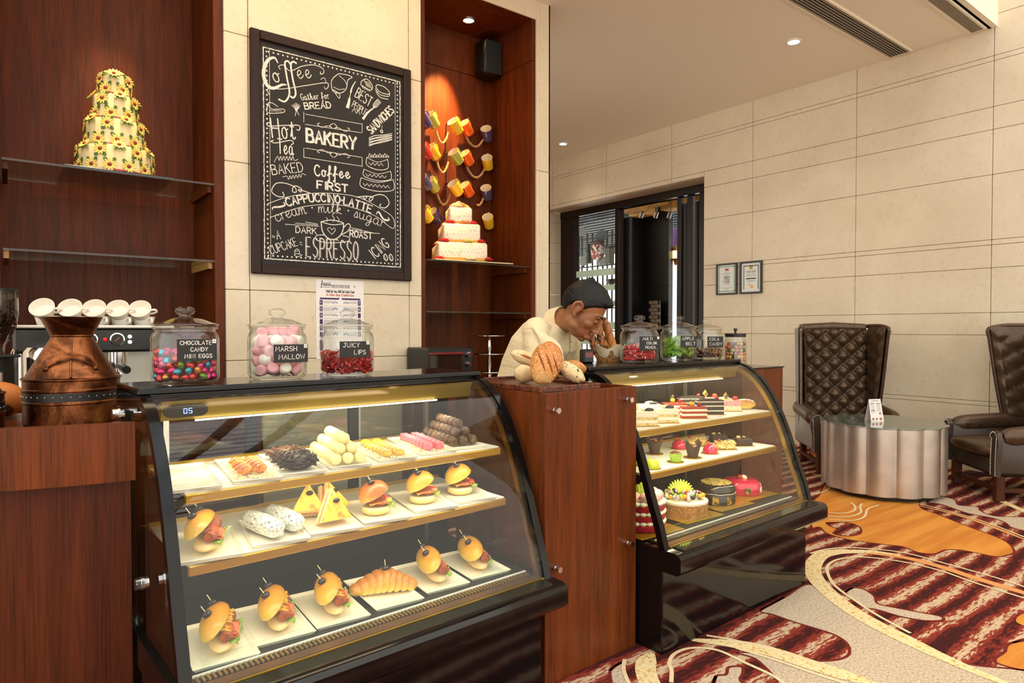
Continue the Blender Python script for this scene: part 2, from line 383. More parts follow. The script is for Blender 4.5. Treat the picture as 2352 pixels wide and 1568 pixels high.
# --- right wall: large limestone slabs with the doorway
wb = struct(B().box((6.3, .7, 3.1), (.12, 7.68, 6.2)).box((6.3, 6.6, 4.5), (.12, 4.1, 3.3)).box((6.3, 8.2, 1.4), (.12, 1.6, 2.9)).obj('wall_right', M_JOINT))
zb = [0, .28, .535, .57, 1.10, 1.278, 1.633, 1.814, 1.855, 2.368, 2.722, 2.90, 3.26, 3.30, 3.62, 4.2, 4.9, 5.6, 6.2]
yb = [-3.45, -2.39, -1.335, -.28, .777, 1.832, 2.887, 3.942, 4.997, 6.052, 7.107, 8.1]
for y0, y1 in zip(yb, yb[1:]):
    for z0, z1 in zip(zb, zb[1:]):
        a, b_ = y0, y1
        if z1 <= 2.86 and b_ > 4.544 and z0 < 2.722:
            if a >= 4.544: continue
            b_ = 4.544
        zz0 = z0
        if z0 == 2.722 and b_ > 4.544:
            if a < 4.544: slab(wb, (6.222, (a + 4.544) / 2, 2.811), (.045, 4.544 - a - .003, .174)); a = 4.544
            zz0 = 2.848
        slab(wb, (6.222, (a + b_) / 2, (zz0 + z1) / 2), (.045, b_ - a - .004, z1 - zz0 - .003))
slab(wb, (6.42, 5.9, 2.862), (.36, 2.72, .03))
for z0, z1 in zip([0, .6, 1.1, 1.3, 1.65, 2.1, 2.4, 2.7], [.6, 1.1, 1.3, 1.65, 2.1, 2.4, 2.7, 2.85]): slab(wb, (6.42, 7.29, (z0 + z1) / 2), (.36, .05, z1 - z0 - .004))
B().box((6.42, 4.52, 1.42), (.36, .05, 2.84)).obj('stone_slab', M_STONE, wb, 0)
struct(B().box((4.6, 8.2, 1.8), (3.4, .1, 3.6)).obj('wall_end', M_STONE))
# --- ceilings: low one over the shop, high atrium with a glazed roof over the lobby
ce = struct(B().box((2.1, 5.05, 3.62), (8.24, 6.4, .2)).obj('ceiling', M_CEIL))
B().box((2.1, 1.84, 4.9), (8.24, .06, 2.76)).obj('fascia', M_CEIL, ce)
M_SLOT = mat('vent_dark', (8, 8, 8), .8); M_FIN = mat('vent_fin', (170, 160, 144), .5)
def vent(x0, x1, y0, y1, label):
    t = thing('ceiling_vent', label, 'vent', T((x0 + x1) / 2, (y0 + y1) / 2, 3.52))
    L, W = x1 - x0, y1 - y0
    B().box((0, 0, -.003), (L, W, .006)).obj('backing', M_SLOT, t)
    b = B()
    for s_ in (-1, 1): b.box((0, s_ * (W / 2 + .008), -.006), (L + .03, .016, .012)); b.box((s_ * (L / 2 + .008), 0, -.006), (.016, W, .012))
    b.obj('frame', M_CEIL, t)
    n = 7
    for i in range(n): B().box((0, -W / 2 + W * (i + .5) / n, -.008), (L, .006, .01)).obj('slat', M_FIN, t)
vent(3.2, 6.14, 2.42, 2.58, 'long slotted air vent running across the flat ceiling towards the stone wall')
vent(3.2, 6.14, 1.885, 1.97, 'narrow slotted air vent along the edge of the dropped ceiling')
M_LAMP = emis('lamp_lens', (255, 246, 228), 14); M_LAMPW = emis('warm_lamp_lens', (255, 214, 140), 16)
def downlight(loc, r, label, m, col_, pw):
    t = thing('downlight', label, 'downlight', T(*loc))
    B().lathe([(r * .72, -.001), (r * .78, -.008), (r, -.006), (r * 1.02, 0)], 24, cap=False).obj('trim_ring', M_WHITE if m is M_LAMP else M_STEEL, t)
    B().lathe([(0, -.004), (r * .72, -.004)], 24, cap=False).obj('lens', m, t)
    light('downlight_lamp', 'SPOT', (loc[0], loc[1], loc[2] - .03), pw, col_, (loc[0], loc[1], 0), spot_size=2.0, spot_blend=1, shadow_soft_size=.05)
downlight((5.19, 2.93, 3.519), .06, 'round white downlight in the ceiling, the larger one near the air vent', M_LAMP, (1, .84, .62), 24)
downlight((5.70, 6.33, 3.519), .06, 'small round white downlight in the ceiling above the doorway', M_LAMP, (1, .84, .62), 14)
downlight((2.685, 4.0, 3.38), .05, 'warm round downlight in the timber niche ceiling above the mugs', M_LAMPW, (1, .7, .4), 3)
# glazed roof of the atrium (seen only mirrored in the display glass)
sky = struct(B().box((.0, -2.4, 6.3), (6.4, 8.4, .02)).obj('window_1', emis('roof_daylight', (236, 238, 240), 3.0)))
for i in range(9): B().box((-2.9 + i * .72, -2.4, 6.17), (.11, 8.4, .2)).obj('roof_beam', mat('roof_beam_grey', (70, 74, 80), .5), sky)
for j in range(22): B().box((.0, -6.5 + j * .4, 6.22), (6.4, .035, .06)).obj('roof_bar', MATS['roof_beam_grey'], sky)
# --- glass shelves in the niches, with timber cleats
def gshelf(x0, x1, z, label, oak):
    t = thing('glass_shelf', label, 'shelf', T((x0 + x1) / 2, 3.955, z))
    B().box((0, 0, 0), (x1 - x0, .48, .010)).obj('glass_panel', M_GLASSH, t, 0)
    for s_ in (-1, 1): B().box((s_ * ((x1 - x0) / 2 - .012), 0, -.022), (.02, .40, .03)).obj('cleat', mat('oak_cleat', (176, 128, 74), .5) if oak else M_PANEL, t, 0)
gshelf(.0, .884, 1.908, 'glass shelf carrying the daisy cake in the timber niche', False)
gshelf(.0, .884, 1.506, 'empty glass shelf with pale cleats below the daisy cake', True)
gshelf(2.162, 3.03, 1.597, 'glass shelf carrying the square white cake', False)
gshelf(2.162, 3.03, 1.262, 'empty lower glass shelf beneath the square white cake', False)
# back counters below the two niches
tag(B().box((.42, 3.36, .41), (1.0, .66, .82), b=.004).obj('back_counter', M_PANEL), 'dark timber back counter carrying the espresso machine', 'counter')
tag(B().box((2.52, 3.46, .40), (1.1, .46, .80), b=.004).obj('back_counter', M_PANEL), 'dark timber back counter under the right niche beside the cake stand', 'counter')
# ================================================================ doorway and the room beyond it
M_EBONY = wood('ebony_frame', (20, 12, 9), (44, 27, 19), .28, 1)
M_NEAR = mat('black_lacquer', (16, 16, 18), .4)
XD = 6.55
def yx(px, X=XD): return at_x(px, 500, X).y
def zx(px, py, X=XD): return at_x(px, py, X).z
door = struct(B().box((XD, (yx(1293) + yx(1617)) / 2, 2.80), (.12, yx(1293) - yx(1617) + .1, .10)).obj('door_1', M_EBONY, None, 0))
htop = zx(1420, 469)
B().box((XD + .03, (yx(1320) + 4.5) / 2, (htop + 2.75) / 2), (.06, yx(1320) - 4.5, 2.75 - htop)).obj('door_header', M_EBONY, door, 0)
def post(a, b, X=XD, w_=.10, top=2.75, m=None): return B().box((X, (yx(a, X) + yx(b, X)) / 2, top / 2), (w_, yx(a, X) - yx(b, X), top), b=.006).obj('door_post', m or M_EBONY, door, 0)
post(1290, 1325); post(1418, 1428); post(1558, 1568, XD, .06); post(1581, 1594, XD, .06); post(1611, 1640)
post(1428, 1450, XD + .1, .05, 2.65, M_NEAR); post(1568, 1580, XD + .12, .03, 2.7, M_NEAR); post(1594, 1610, XD + .12, .03, 2.7, M_NEAR)
M_PANE = glass('door_pane_glass', (.97, 1.0, .98), .04)
B().box((XD, (yx(1325) + yx(1418)) / 2, 1.32), (.012, yx(1325) - yx(1418), 2.64)).obj('door_pane', M_PANE, door, 0)
M_MINT = mat('frosted_mint', (206, 236, 218), .5)
for y0, y1 in ((619, 634), (656, 668), (692, 704), (740, 756), (775, 790)):
    B().box((XD - .01, (yx(1325) + yx(1418)) / 2, (zx(1370, y0) + zx(1370, y1)) / 2), (.003, yx(1325) - yx(1418), zx(1370, y0) - zx(1370, y1))).obj('frosted_band', M_MINT, door, 0)
# far room shell
far = struct(B().box((13.2, 9, 2.0), (.05, 12, 4.0)).obj('window_2', emis('far_daylight', (250, 252, 255), 1.6)))
fc = struct(B().box((10.0, 9, 3.6), (6.3, 10, .05)).obj('ceiling_far', emis('far_skylight', (235, 242, 250), 1.8)))
M_SLAT = mat('ceiling_slat_black', (12, 12, 13), .5)
for i in range(24): B().box((7.6 + i * .23, 9, 3.2), (.12, 9, .1)).obj('ceiling_slat', M_SLAT, fc, 0)
wf = struct(B().box((8.2, (yx(1465, 8.2) + yx(1541, 8.2)) / 2, 1.6), (.1, yx(1465, 8.2) - yx(1541, 8.2), 3.3)).obj('wall_far', M_NEAR, None, 0))
B().box((8.0, yx(1452, 8.0) , 1.5), (.3, .22, 3.0)).obj('dark_return', M_NEAR, wf, 0)
for k in range(6): B().box((7.98, yx(1457, 7.98), .6 + k * .45), (.02, .17, .015)).obj('ladder_rung', mat('dark_grey_metal', (48, 46, 44), .4), wf, 0)
for k in range(3): B().box((8.14, yx(1503, 8.14), .82 + .5 * k), (.004, yx(1465, 8.2) - yx(1541, 8.2), .004)).obj('panel_seam', M_SLOT, wf, 0)
struct(B().box((8.2, 4.9, 1.6), (.1, 1.6, 3.3)).obj('wall_far_side', M_NEAR, None, 0))
# golden timber ceiling blocks above the black panel
M_GOLD = noisy('gold_timber', [(.3, (176, 130, 54)), (.7, (226, 188, 104))], 6, .5)
t = thing('timber_block_ceiling', 'golden timber block ceiling feature hanging beyond the doorway', 'ceiling feature', T(8.0, 6.35, 2.95))
for i in range(4):
    for j in range(4):
        B().box((-.9 + j * .26, -.62 + i * .34 + (j % 2) * .17, .10 * math.sin(i * 2.1 + j * 1.3) + .02 + j * .02), (.25, .325, .12), b=.004).obj('timber_block', M_GOLD, t, 0)
for px in (1476, 1509, 1540):
    p = at_x(px, 482, 7.4); s_ = thing('track_spotlight', 'small metal spotlight under the golden timber ceiling, ' + {1476: 'left', 1509: 'middle', 1540: 'right'}[px] + ' of three', 'spotlight', T(*p), 'spotlights beyond the doorway')
    B().cyl((0, 0, -.03), (.02, .05, -.1), .028, n=12).obj('can', M_STEEL, s_); B().box((0, 0, .07), (.012, .012, .2)).obj('stem', M_STEEL, s_)
# black lattice rack with curios, in front of the bright window
XL = 9.0
rk = thing('lattice_rack', 'thin black metal lattice rack before the bright window beyond the door', 'rack', T(XL, yx(1372, XL), 0))
M_BAR = mat('lattice_black', (10, 10, 11), .5); y0 = yx(1372, XL)
for px in (1330, 1337, 1349, 1361, 1373, 1385, 1395, 1406, 1416): B().box((0, yx(px, XL) - y0, 1.5), (.02, .028, 3.0)).obj('upright', M_BAR, rk, 0)
for py in (480, 512, 545, 566, 611, 657, 708, 760): B().box((0, 0, zx(1372, py, XL)), (.03, yx(1322, XL) - yx(1420, XL), .022)).obj('rail', M_BAR, rk, 0)
def fan(px, py, r, m, label):
    p = at_x(px, py, XL - .035); t = thing('folding_fan', label, 'fan', T(*p) @ RY(-.05), 'fans on the lattice rack')
    for i in range(9):
        a = math.radians(25 + i * 16); B().add([(0, -.01, 0), (0, .01, 0), (.006, r * math.cos(a) + .035, r * math.sin(a)), (.006, r * math.cos(a) - .035, r * math.sin(a))], [(0, 1, 2, 3)]).obj('fan_blade', m, t, 0)
    B().sph((0, 0, 0), .02).obj('pivot', M_BAR, t)
MF = [mat('fan_slate', (70, 84, 98), .7), mat('fan_grey', (120, 124, 122), .7), mat('fan_brown', (92, 70, 48), .7), mat('fan_pink', (170, 80, 100), .7)]
fan(1382, 555, .22, MF[0], 'slate folding fan high on the lattice rack above the mask')
fan(1336, 545, .2, MF[1], 'grey folding fan at the top left of the lattice rack')
fan(1340, 612, .2, MF[1], 'pale folding fan on the lattice rack left of the green bottle')
fan(1384, 612, .19, MF[1], 'pale folding fan on the lattice rack below the mask')
fan(1347, 503, .2, MF[2], 'brown folding fan in the top row of the lattice rack')
fan(1400, 497, .24, MF[1], 'large grey folding fan at the top right of the lattice rack')
p = at_x(1371, 575, XL - .07); t = thing('wall_mask', 'red and white painted mask hanging on the lattice rack', 'mask', T(*p))
B().sph((0, 0, 0), (.06, .16, .19), 16, 12).obj('face', noisy('mask_paint', [(.45, (226, 216, 204)), (.52, (150, 40, 36))], 14), t)
B().sph((0, 0, .15), (.08, .21, .05)).obj('crown', mat('mask_crown', (60, 36, 26), .6), t); B().sph((-.05, .06, .03), .022).obj('eye', M_BAR, t); B().sph((-.05, -.06, .03), .022).obj('eye', M_BAR, t)
for px, py, h, m, lb, ct, nm in ((1352, 605, .34, (44, 62, 52), 'tall dark green bottle on the lattice rack', 'bottle', 'curio_bottle'), (1400, 606, .3, (72, 66, 52), 'square dark canister on the lattice rack right side', 'canister', 'curio_canister'), (1357, 656, .16, (34, 34, 34), 'squat black teapot on the lattice rack left side', 'teapot', 'curio_teapot'), (1404, 654, .1, (40, 38, 34), 'small black bowl on the lattice rack right side', 'bowl', 'curio_bowl')):
    p = at_x(px, py, XL - .085); t = thing(nm, lb, ct, T(*p)); m = mat('curio' + str(px), m, .4)
    if ct == 'canister': B().box((0, 0, h / 2), (.12, .14, h), b=.01).obj('body', m, t); B().box((0, 0, h + .015), (.14, .16, .03), b=.005).obj('lid', M_BAR, t)
    elif ct == 'bottle': B().lathe([(.06, 0), (.075, .08), (.05, .16), (.065, .22), (.03, .28), (.035, h)], 14).obj('body', m, t); B().sph((0, 0, h), .03).obj('stopper', M_BAR, t)
    elif ct == 'bowl': B().lathe([(.03, 0), (.08, .03), (.11, h), (.1, h), (.0, .03)], 16).obj('body', m, t); B().cyl((0, -.12, h), (0, .12, h), .012).obj('handle', M_BAR, t)
    else: B().lathe([(.07, 0), (.1, .06), (.08, .13), (.03, h)], 16).obj('body', m, t); B().tube([(0, -.08, .12), (0, 0, .22), (0, .08, .12)], .01).obj('handle', M_BAR, t)
# lanterns seen through the right gap
p = at_x(1549, 548, 8.9); t = thing('paper_lantern', 'purple paper lantern with pink tassels hanging beyond the doorway', 'lantern', T(*p))
B().lathe([(.06, .16), (.15, .10), (.19, 0), (.15, -.12), (.06, -.18)], 20).obj('shade', mat('lantern_purple', (130, 92, 158), .7, em=(130, 92, 158), es=.25), t)
for s_ in (-.07, .07): B().box((0, s_, -.27), (.05, .06, .14), b=.01).obj('tassel', mat('lantern_pink', (216, 110, 160), .7), t)
B().cyl((0, 0, .16), (0, 0, 1.2), .005, n=6).obj('cord', M_BAR, t)
for px, i in ((1540, 'left'), (1552, 'right')):
    p = at_x(px, 585, 8.3 if i == 'right' else 8.45); t = thing('lit_lantern', 'small glowing brass lantern beyond the doorway, the ' + i + ' one', 'lantern', T(*p), 'glowing lanterns beyond the doorway')
    B().lathe([(.03, -.07), (.06, -.05), (.06, .06), (.04, .08)], 8).obj('lamp_glass', emis('lantern_glow', (255, 206, 110), 5), t)
    B().lathe([(.07, .06), (.05, .1), (.02, .14)], 8).obj('cap', mat('brass', (190, 140, 60), .3, 1), t); B().lathe([(.02, -.16), (.03, -.12), (.065, -.06)], 8).obj('base', MATS['brass'], t)
    B().cyl((0, 0, .12), (0, 0, 1.35), .004, n=6).obj('cord', M_BAR, t)
p = at_x(1505, 724, 8.05); t = thing('wall_plaque', 'small brick patterned plaque low on the black panel beyond the jars', 'plaque', T(*p))
B().box((0, 0, 0), (.03, .2, .46), b=.004).obj('plate', M_NEAR, t)
for i in range(8):
    for j in range(2): B().box((-.018, -.045 + j * .09 + (.02 if i % 2 else -.02) , -.2 + i * .057), (.02, .085, .05), b=.003).obj('brick', mat('plaque_tan', (126, 112, 92), .6), t, 0)
# ================================================================ refrigerated display cases
def granite():
    m = mat('black_granite', (16, 14, 14), .09, spec=.42); v = coords(m); f = noi(m, v, 420, 2, .8)
    return setc(m, ramp(m, f, [(.60, (13, 12, 12)), (.72, (34, 30, 34)), (.82, (96, 92, 100))]))
M_GRAN = granite(); M_FRAME = mat('case_black_gloss', (7, 7, 8), .14, spec=.3)
M_GOLDT = mat('gold_trim', (196, 158, 62), .28, .85); M_BRONZE = mat('bronze_strip', (128, 88, 42), .3, .8)
M_CASEGL = glass('case_glass', (.98, .985, .96), .016); M_SIDEGL = glass('case_side_glass', (.86, .88, .82), .02)
M_BACKGL = glass('case_back_glass', (.62, .66, .58), .04)
M_MIRR = mat('dark_mirror_sill', (120, 124, 112), .06, .9)
M_CANOPY = mat('canopy_gold', (128, 110, 48), .4, .4)
M_SHELFW = mat('shelf_white', (236, 232, 220), .35); M_DECK = mat('case_deck_black', (14, 13, 12), .5, spec=.2)
M_LED = emis('led_strip', (255, 240, 200), 5); M_EDGE = glass('fence_glass', (.93, .975, .95), .03)
PROF = [(.067, .376), (.09, .455), (.124, .545), (.165, .665), (.198, .745), (.231, .812), (.266, .868), (.307, .917), (.347, .950), (.385, .973), (.425, .985)]
PROFS = [(p.x, p.y) for p in smooth_path([(a, b, 0) for a, b in PROF], 3)]
def inset(P, d):
    out = []
    for i, (a, b) in enumerate(P):
        p, q = P[max(i - 1, 0)], P[min(i + 1, len(P) - 1)]; tx, ty = q[0] - p[0], q[1] - p[1]; L = math.hypot(tx, ty)
        out.append((a + ty / L * d, b - tx / L * d))
    return out
MYZ = Matrix(((0, 0, 1, 0), (1, 0, 0, 0), (0, 1, 0, 0), (0, 0, 0, 1)))  # prism (y,z) outline extruded along x
def display_case(label, O, deg, dark_end, led_x, digits, DP):
    t = thing('display_case', label, 'display case', T(*O) @ RZ(math.radians(deg)))
    L = 1.07
    B().box((.52, .08 + (DP - .13) / 2, .152), (1.03, DP - .13, .304), b=.004).obj('base', M_GRAN, t, 30)
    pr = [(.0, .315), (.015, .30), (DP - .05, .30), (DP - .05, .376), (.022, .376), (.008, .37), (.0, .358)]
    B().prism(pr, 0, L, MYZ).obj('ledge', M_GRAN, t, 30)
    B().box((.535, .043, .3785), (.98, .045, .005)).obj('sill_strip', M_MIRR, t, 0)
    B().box((.535, .0725, .379), (1.0, .008, .006)).obj('gold_bead', M_GOLDT, t, 0)
    B().box((.535, .095, .380), (.99, .030, .004)).obj('bronze_channel', M_BRONZE, t, 0)
    B().box((.535, .12 + (DP - .19) / 2, .3785), (1.0, DP - .19, .006)).obj('deck', M_DECK, t, 0)
    g = B()
    for i in range(84): g.box((.05 + i * .0116, .1265, .3835), (.005, .026, .004))
    g.obj('vent_grille', MATS['gold_trim'] if not dark_end else M_STEEL, t, 0)
    B().box((.535, .145, .3835), (.98, .005, .006)).obj('white_rail', M_SHELFW, t, 0)
    B().box((.53, .155, .399), (.93, .005, .030)).obj('glass_fence', M_EDGE, t, 0)
    # curved front
    gi = inset(PROFS, .004); B().solid([[(.026, a, b), (L - .03, a, b)] for a, b in gi], .005).obj('front_glass', M_CASEGL, t)
    out, inn = PROFS, inset(PROFS, .026); inn2 = inset(PROFS, .044)
    for s_, x0 in ((0, .0), (1, L - .033)):
        top = [(DP, .985)]
        B().prism(out + top + [(DP, .94), (DP - .05, .94), (DP - .05, .376), (DP - .08, .376), (DP - .08, .935), (.44, .945)] + inn[::-1], x0, x0 + .026, MYZ).obj('end_frame', M_FRAME, t, 30)
        g_ = inn; xs = x0 + .026 if s_ == 0 else x0 - .004
        B().prism(inn + inn2[::-1], xs, xs + .004, MYZ).obj('inner_strip', M_BRONZE if not dark_end else M_GOLDT, t, 30)
        B().prism(inn + [(.44, .945), (DP - .08, .935), (DP - .08, .38)], x0 + .010, x0 + .016, MYZ).obj('side_glass', M_FRAME if (dark_end and s_ == 0 and False) else M_SIDEGL, t, 0)
    B().box((L / 2, (.43 + DP) / 2, .9925), (L, DP - .43, .017), b=.004).obj('top_slab', M_FRAME, t, 30)
    B().box((L / 2, .437, .976), (L - .05, .012, .018)).obj('slab_edge', M_FRAME, t, 0)
    c = B(); c.add([(.05, .415, .968), (1.02, .415, .968), (1.02, .432, .917), (.05, .432, .917)], [(0, 1, 2, 3)]).box((.535, .446, .944), (.97, .018, .05)); c.obj('light_canopy', M_CANOPY, t, 0)
    B().box(((led_x[0] + led_x[1]) / 2, .425, .914), (led_x[1] - led_x[0], .005, .004)).obj('led_strip', M_LED, t, 0)
    if digits:
        pnl = B().prism([(.075 + .022 * math.cos(a) * (1) + (.062 if math.cos(a) > 0 else 0), .941 + .016 * math.sin(a)) for a in [k * PI / 10 for k in range(20)]], 0, .006, T(0, .420, 0) @ RX(PI / 2)).obj('thermostat', mat('thermostat_dark', (30, 32, 30), .6), t)
        seg = {'0': 'abcdef', '5': 'afgcd'}; b = B()
        for k, ch in enumerate('05'):
            x = .100 + k * .012; z = .935; w_, h = .007, .006
            S_ = {'a': ((x, z + 2 * h), (x + w_, z + 2 * h)), 'b': ((x + w_, z + h), (x + w_, z + 2 * h)), 'c': ((x + w_, z), (x + w_, z + h)), 'd': ((x, z), (x + w_, z)), 'e': ((x, z), (x, z + h)), 'f': ((x, z + h), (x, z + 2 * h)), 'g': ((x, z + h), (x + w_, z + h))}
            for q in seg[ch]: (xa, za), (xb, zb_) = S_[q]; b.box(((xa + xb) / 2, .4130, (za + zb_) / 2), (abs(xb - xa) + .0012, .001, abs(zb_ - za) + .0012))
        b.obj('digital_readout', emis('readout_blue', (120, 150, 255), 4), pnl, 0)
    # shelves on bronze brackets
    for z, y0, nm in ((.768, .235, 'upper'), (.610, .208, 'lower')):
        sp = B().box((.523, (y0 + .585) / 2, z), (.935, .585 - y0, .008)).obj('shelf_panel', M_SHELFW, t, 0)
        B().box((.523, y0 - .004, z - .0105), (.94, .009, .024), b=.003).obj('shelf_trim', M_GOLDT, sp, 0)
        B().box((.523, .588, z + .004), (.94, .008, .020)).obj('shelf_back_rail', M_GOLDT, sp, 0)
        B().box((.523, y0 + .03, z - .012), (.88, .008, .004)).obj('led_strip', M_LED, sp, 0)
        for x in (.10, .95): B().box((x, .60, z - .01), (.012, .03, .016)).obj('bracket', M_STEEL, sp, 0)
    for x in (.10, .95): B().box((x, min(.672, DP - .10), .66), (.014, .014, .56)).obj('rear_upright', M_STEEL, t, 0)
    B().box((.535, min(.70, DP - .068), .49), (1.0, .012, .22)).obj('rear_panel', M_DECK, t, 0)
    for x0, x1 in ((.03, .36), (.36, .70), (.70, 1.04)):
        B().box(((x0 + x1) / 2, min(.72, DP - .06), .77), (x1 - x0 - .03, .006, .33)).obj('rear_pane', M_BACKGL, t, 0)
        B().box((x1 - .015, min(.72, DP - .06), .77), (.034, .016, .34)).obj('rear_stile', M_DECK, t, 0)
    R = T(*O) @ RZ(math.radians(deg))
    for y, z, pw, sy in ((.42, .905, 3.4, .02), (.262, .752, 1.6, .02), (.235, .594, 1.7, .02)):
        o = light('case_led', 'AREA', (0, 0, 0), pw * .5, (1.0, .91, .64), None, shape='RECTANGLE', size=.9, size_y=sy)
        o.matrix_world = R @ T(.53, y, z) @ RX(.18)
    # standoff clamps on the left end
    for z, y in (() if dark_end else ((.925, .60), (.55, .34))):
        b = B().cyl((-.028, y, z), (-.016, y, z), .014, n=14).cyl((-.016, y, z), (-.010, y, z), .016, n=14).cyl((-.010, y, z), (.0, y, z), .013, n=14); b.obj('end_clamp', M_CHROME, t)
    return t, R
case1, R1 = display_case('curved glass display case of sandwiches and sweets, the nearer one at left', (.282, 1.418, 0), 3, False, (.13, .88), True, .70)
case2, R2 = display_case('curved glass display case of cakes beyond the timber cabinet, farther one', (1.82, 1.42, 0), 1.8, True, (.06, .90), False, .785)
# ================================================================ timber cabinet between the cases, with recessed top
M_CABW = wood('cabinet_teak', (56, 26, 9), (116, 56, 22), .3, .9)
cb = thing('timber_cabinet', 'tall reddish timber cabinet between the two glass cases', 'cabinet', T(1.362, 1.595, 0) @ RZ(math.radians(2)))
W_, D_, H_ = .447, .50, .944
B().box((W_ / 2, .009, H_ / 2), (W_, .018, H_), b=.0015).obj('front_panel', M_CABW, cb, 0)
for x in (.008, W_ - .008): B().box((x, D_ / 2 + .009, H_ / 2), (.016, D_ - .02, H_), b=.0015).obj('side_panel', M_CABW, cb, 0)
B().box((W_ / 2, D_ - .008, H_ / 2), (W_ - .034, .016, H_)).obj('rear_panel', M_CABW, cb, 0); B().box((W_ / 2, D_ / 2, .915), (W_ - .034, D_ - .036, .016)).obj('inner_shelf', M_CABW, cb, 0)
for px, py in ((1275, 942), (1449, 918), (1278, 1305), (1450, 1249)):
    p = at_y(px, py, 1.585); q = (T(1.362, 1.595, 0) @ RZ(math.radians(2))).inverted() @ p
    k = B().cyl((q.x, .0, q.z), (q.x, -.012, q.z), .0095, n=18).cyl((q.x, -.012, q.z), (q.x, -.015, q.z), .008, n=18).cyl((q.x, -.015, q.z), (q.x, -.030, q.z), .0095, n=18); k.obj('standoff_knob', M_CHROME, cb)
# second timber cabinet behind the right end of the far case
cb2 = thing('timber_side_unit', 'timber side unit standing past the right end of the cake case', 'cabinet', T(2.96, 1.93, 0))
B().box((.195, .225, .47), (.38, .44, .944), b=.002).obj('body', M_CABW, cb2, 0); B().box((.195, .225, .945), (.39, .45, .006)).obj('top_plate', M_FRAME, cb2, 0)
# ================================================================ curved timber counter at left
arc = smooth_path([(.2545, 1.862, 0), (.185, 1.870, 0), (.115, 1.883, 0), (-.009, 1.918, 0), (-.16, 1.985, 0), (-.34, 2.09, 0)], 6)
ct = thing('curved_counter', 'curved timber counter with a deep apron under the copper cans', 'counter', T(0, 0, 0))
ai = [Vector((p.x, p.y + .022, 0)) for p in arc]
B().prism([(p.x, p.y) for p in arc] + [(p.x, p.y) for p in ai[::-1]], .775, .920).obj('apron', M_CABW, ct, 30)
B().prism([(p.x - .002, p.y + .026) for p in arc] + [(-.34, 2.62), (.206, 2.62)], .862, .882).obj('counter_top', M_CABW, ct, 30)
B().prism([(p.x - .004, p.y + .05) for p in arc] + [(-.34, 2.58), (.20, 2.58)], 0, .858).obj('lower_body', wood('counter_dark', (44, 19, 9), (92, 42, 20), .35, .8), ct, 30)
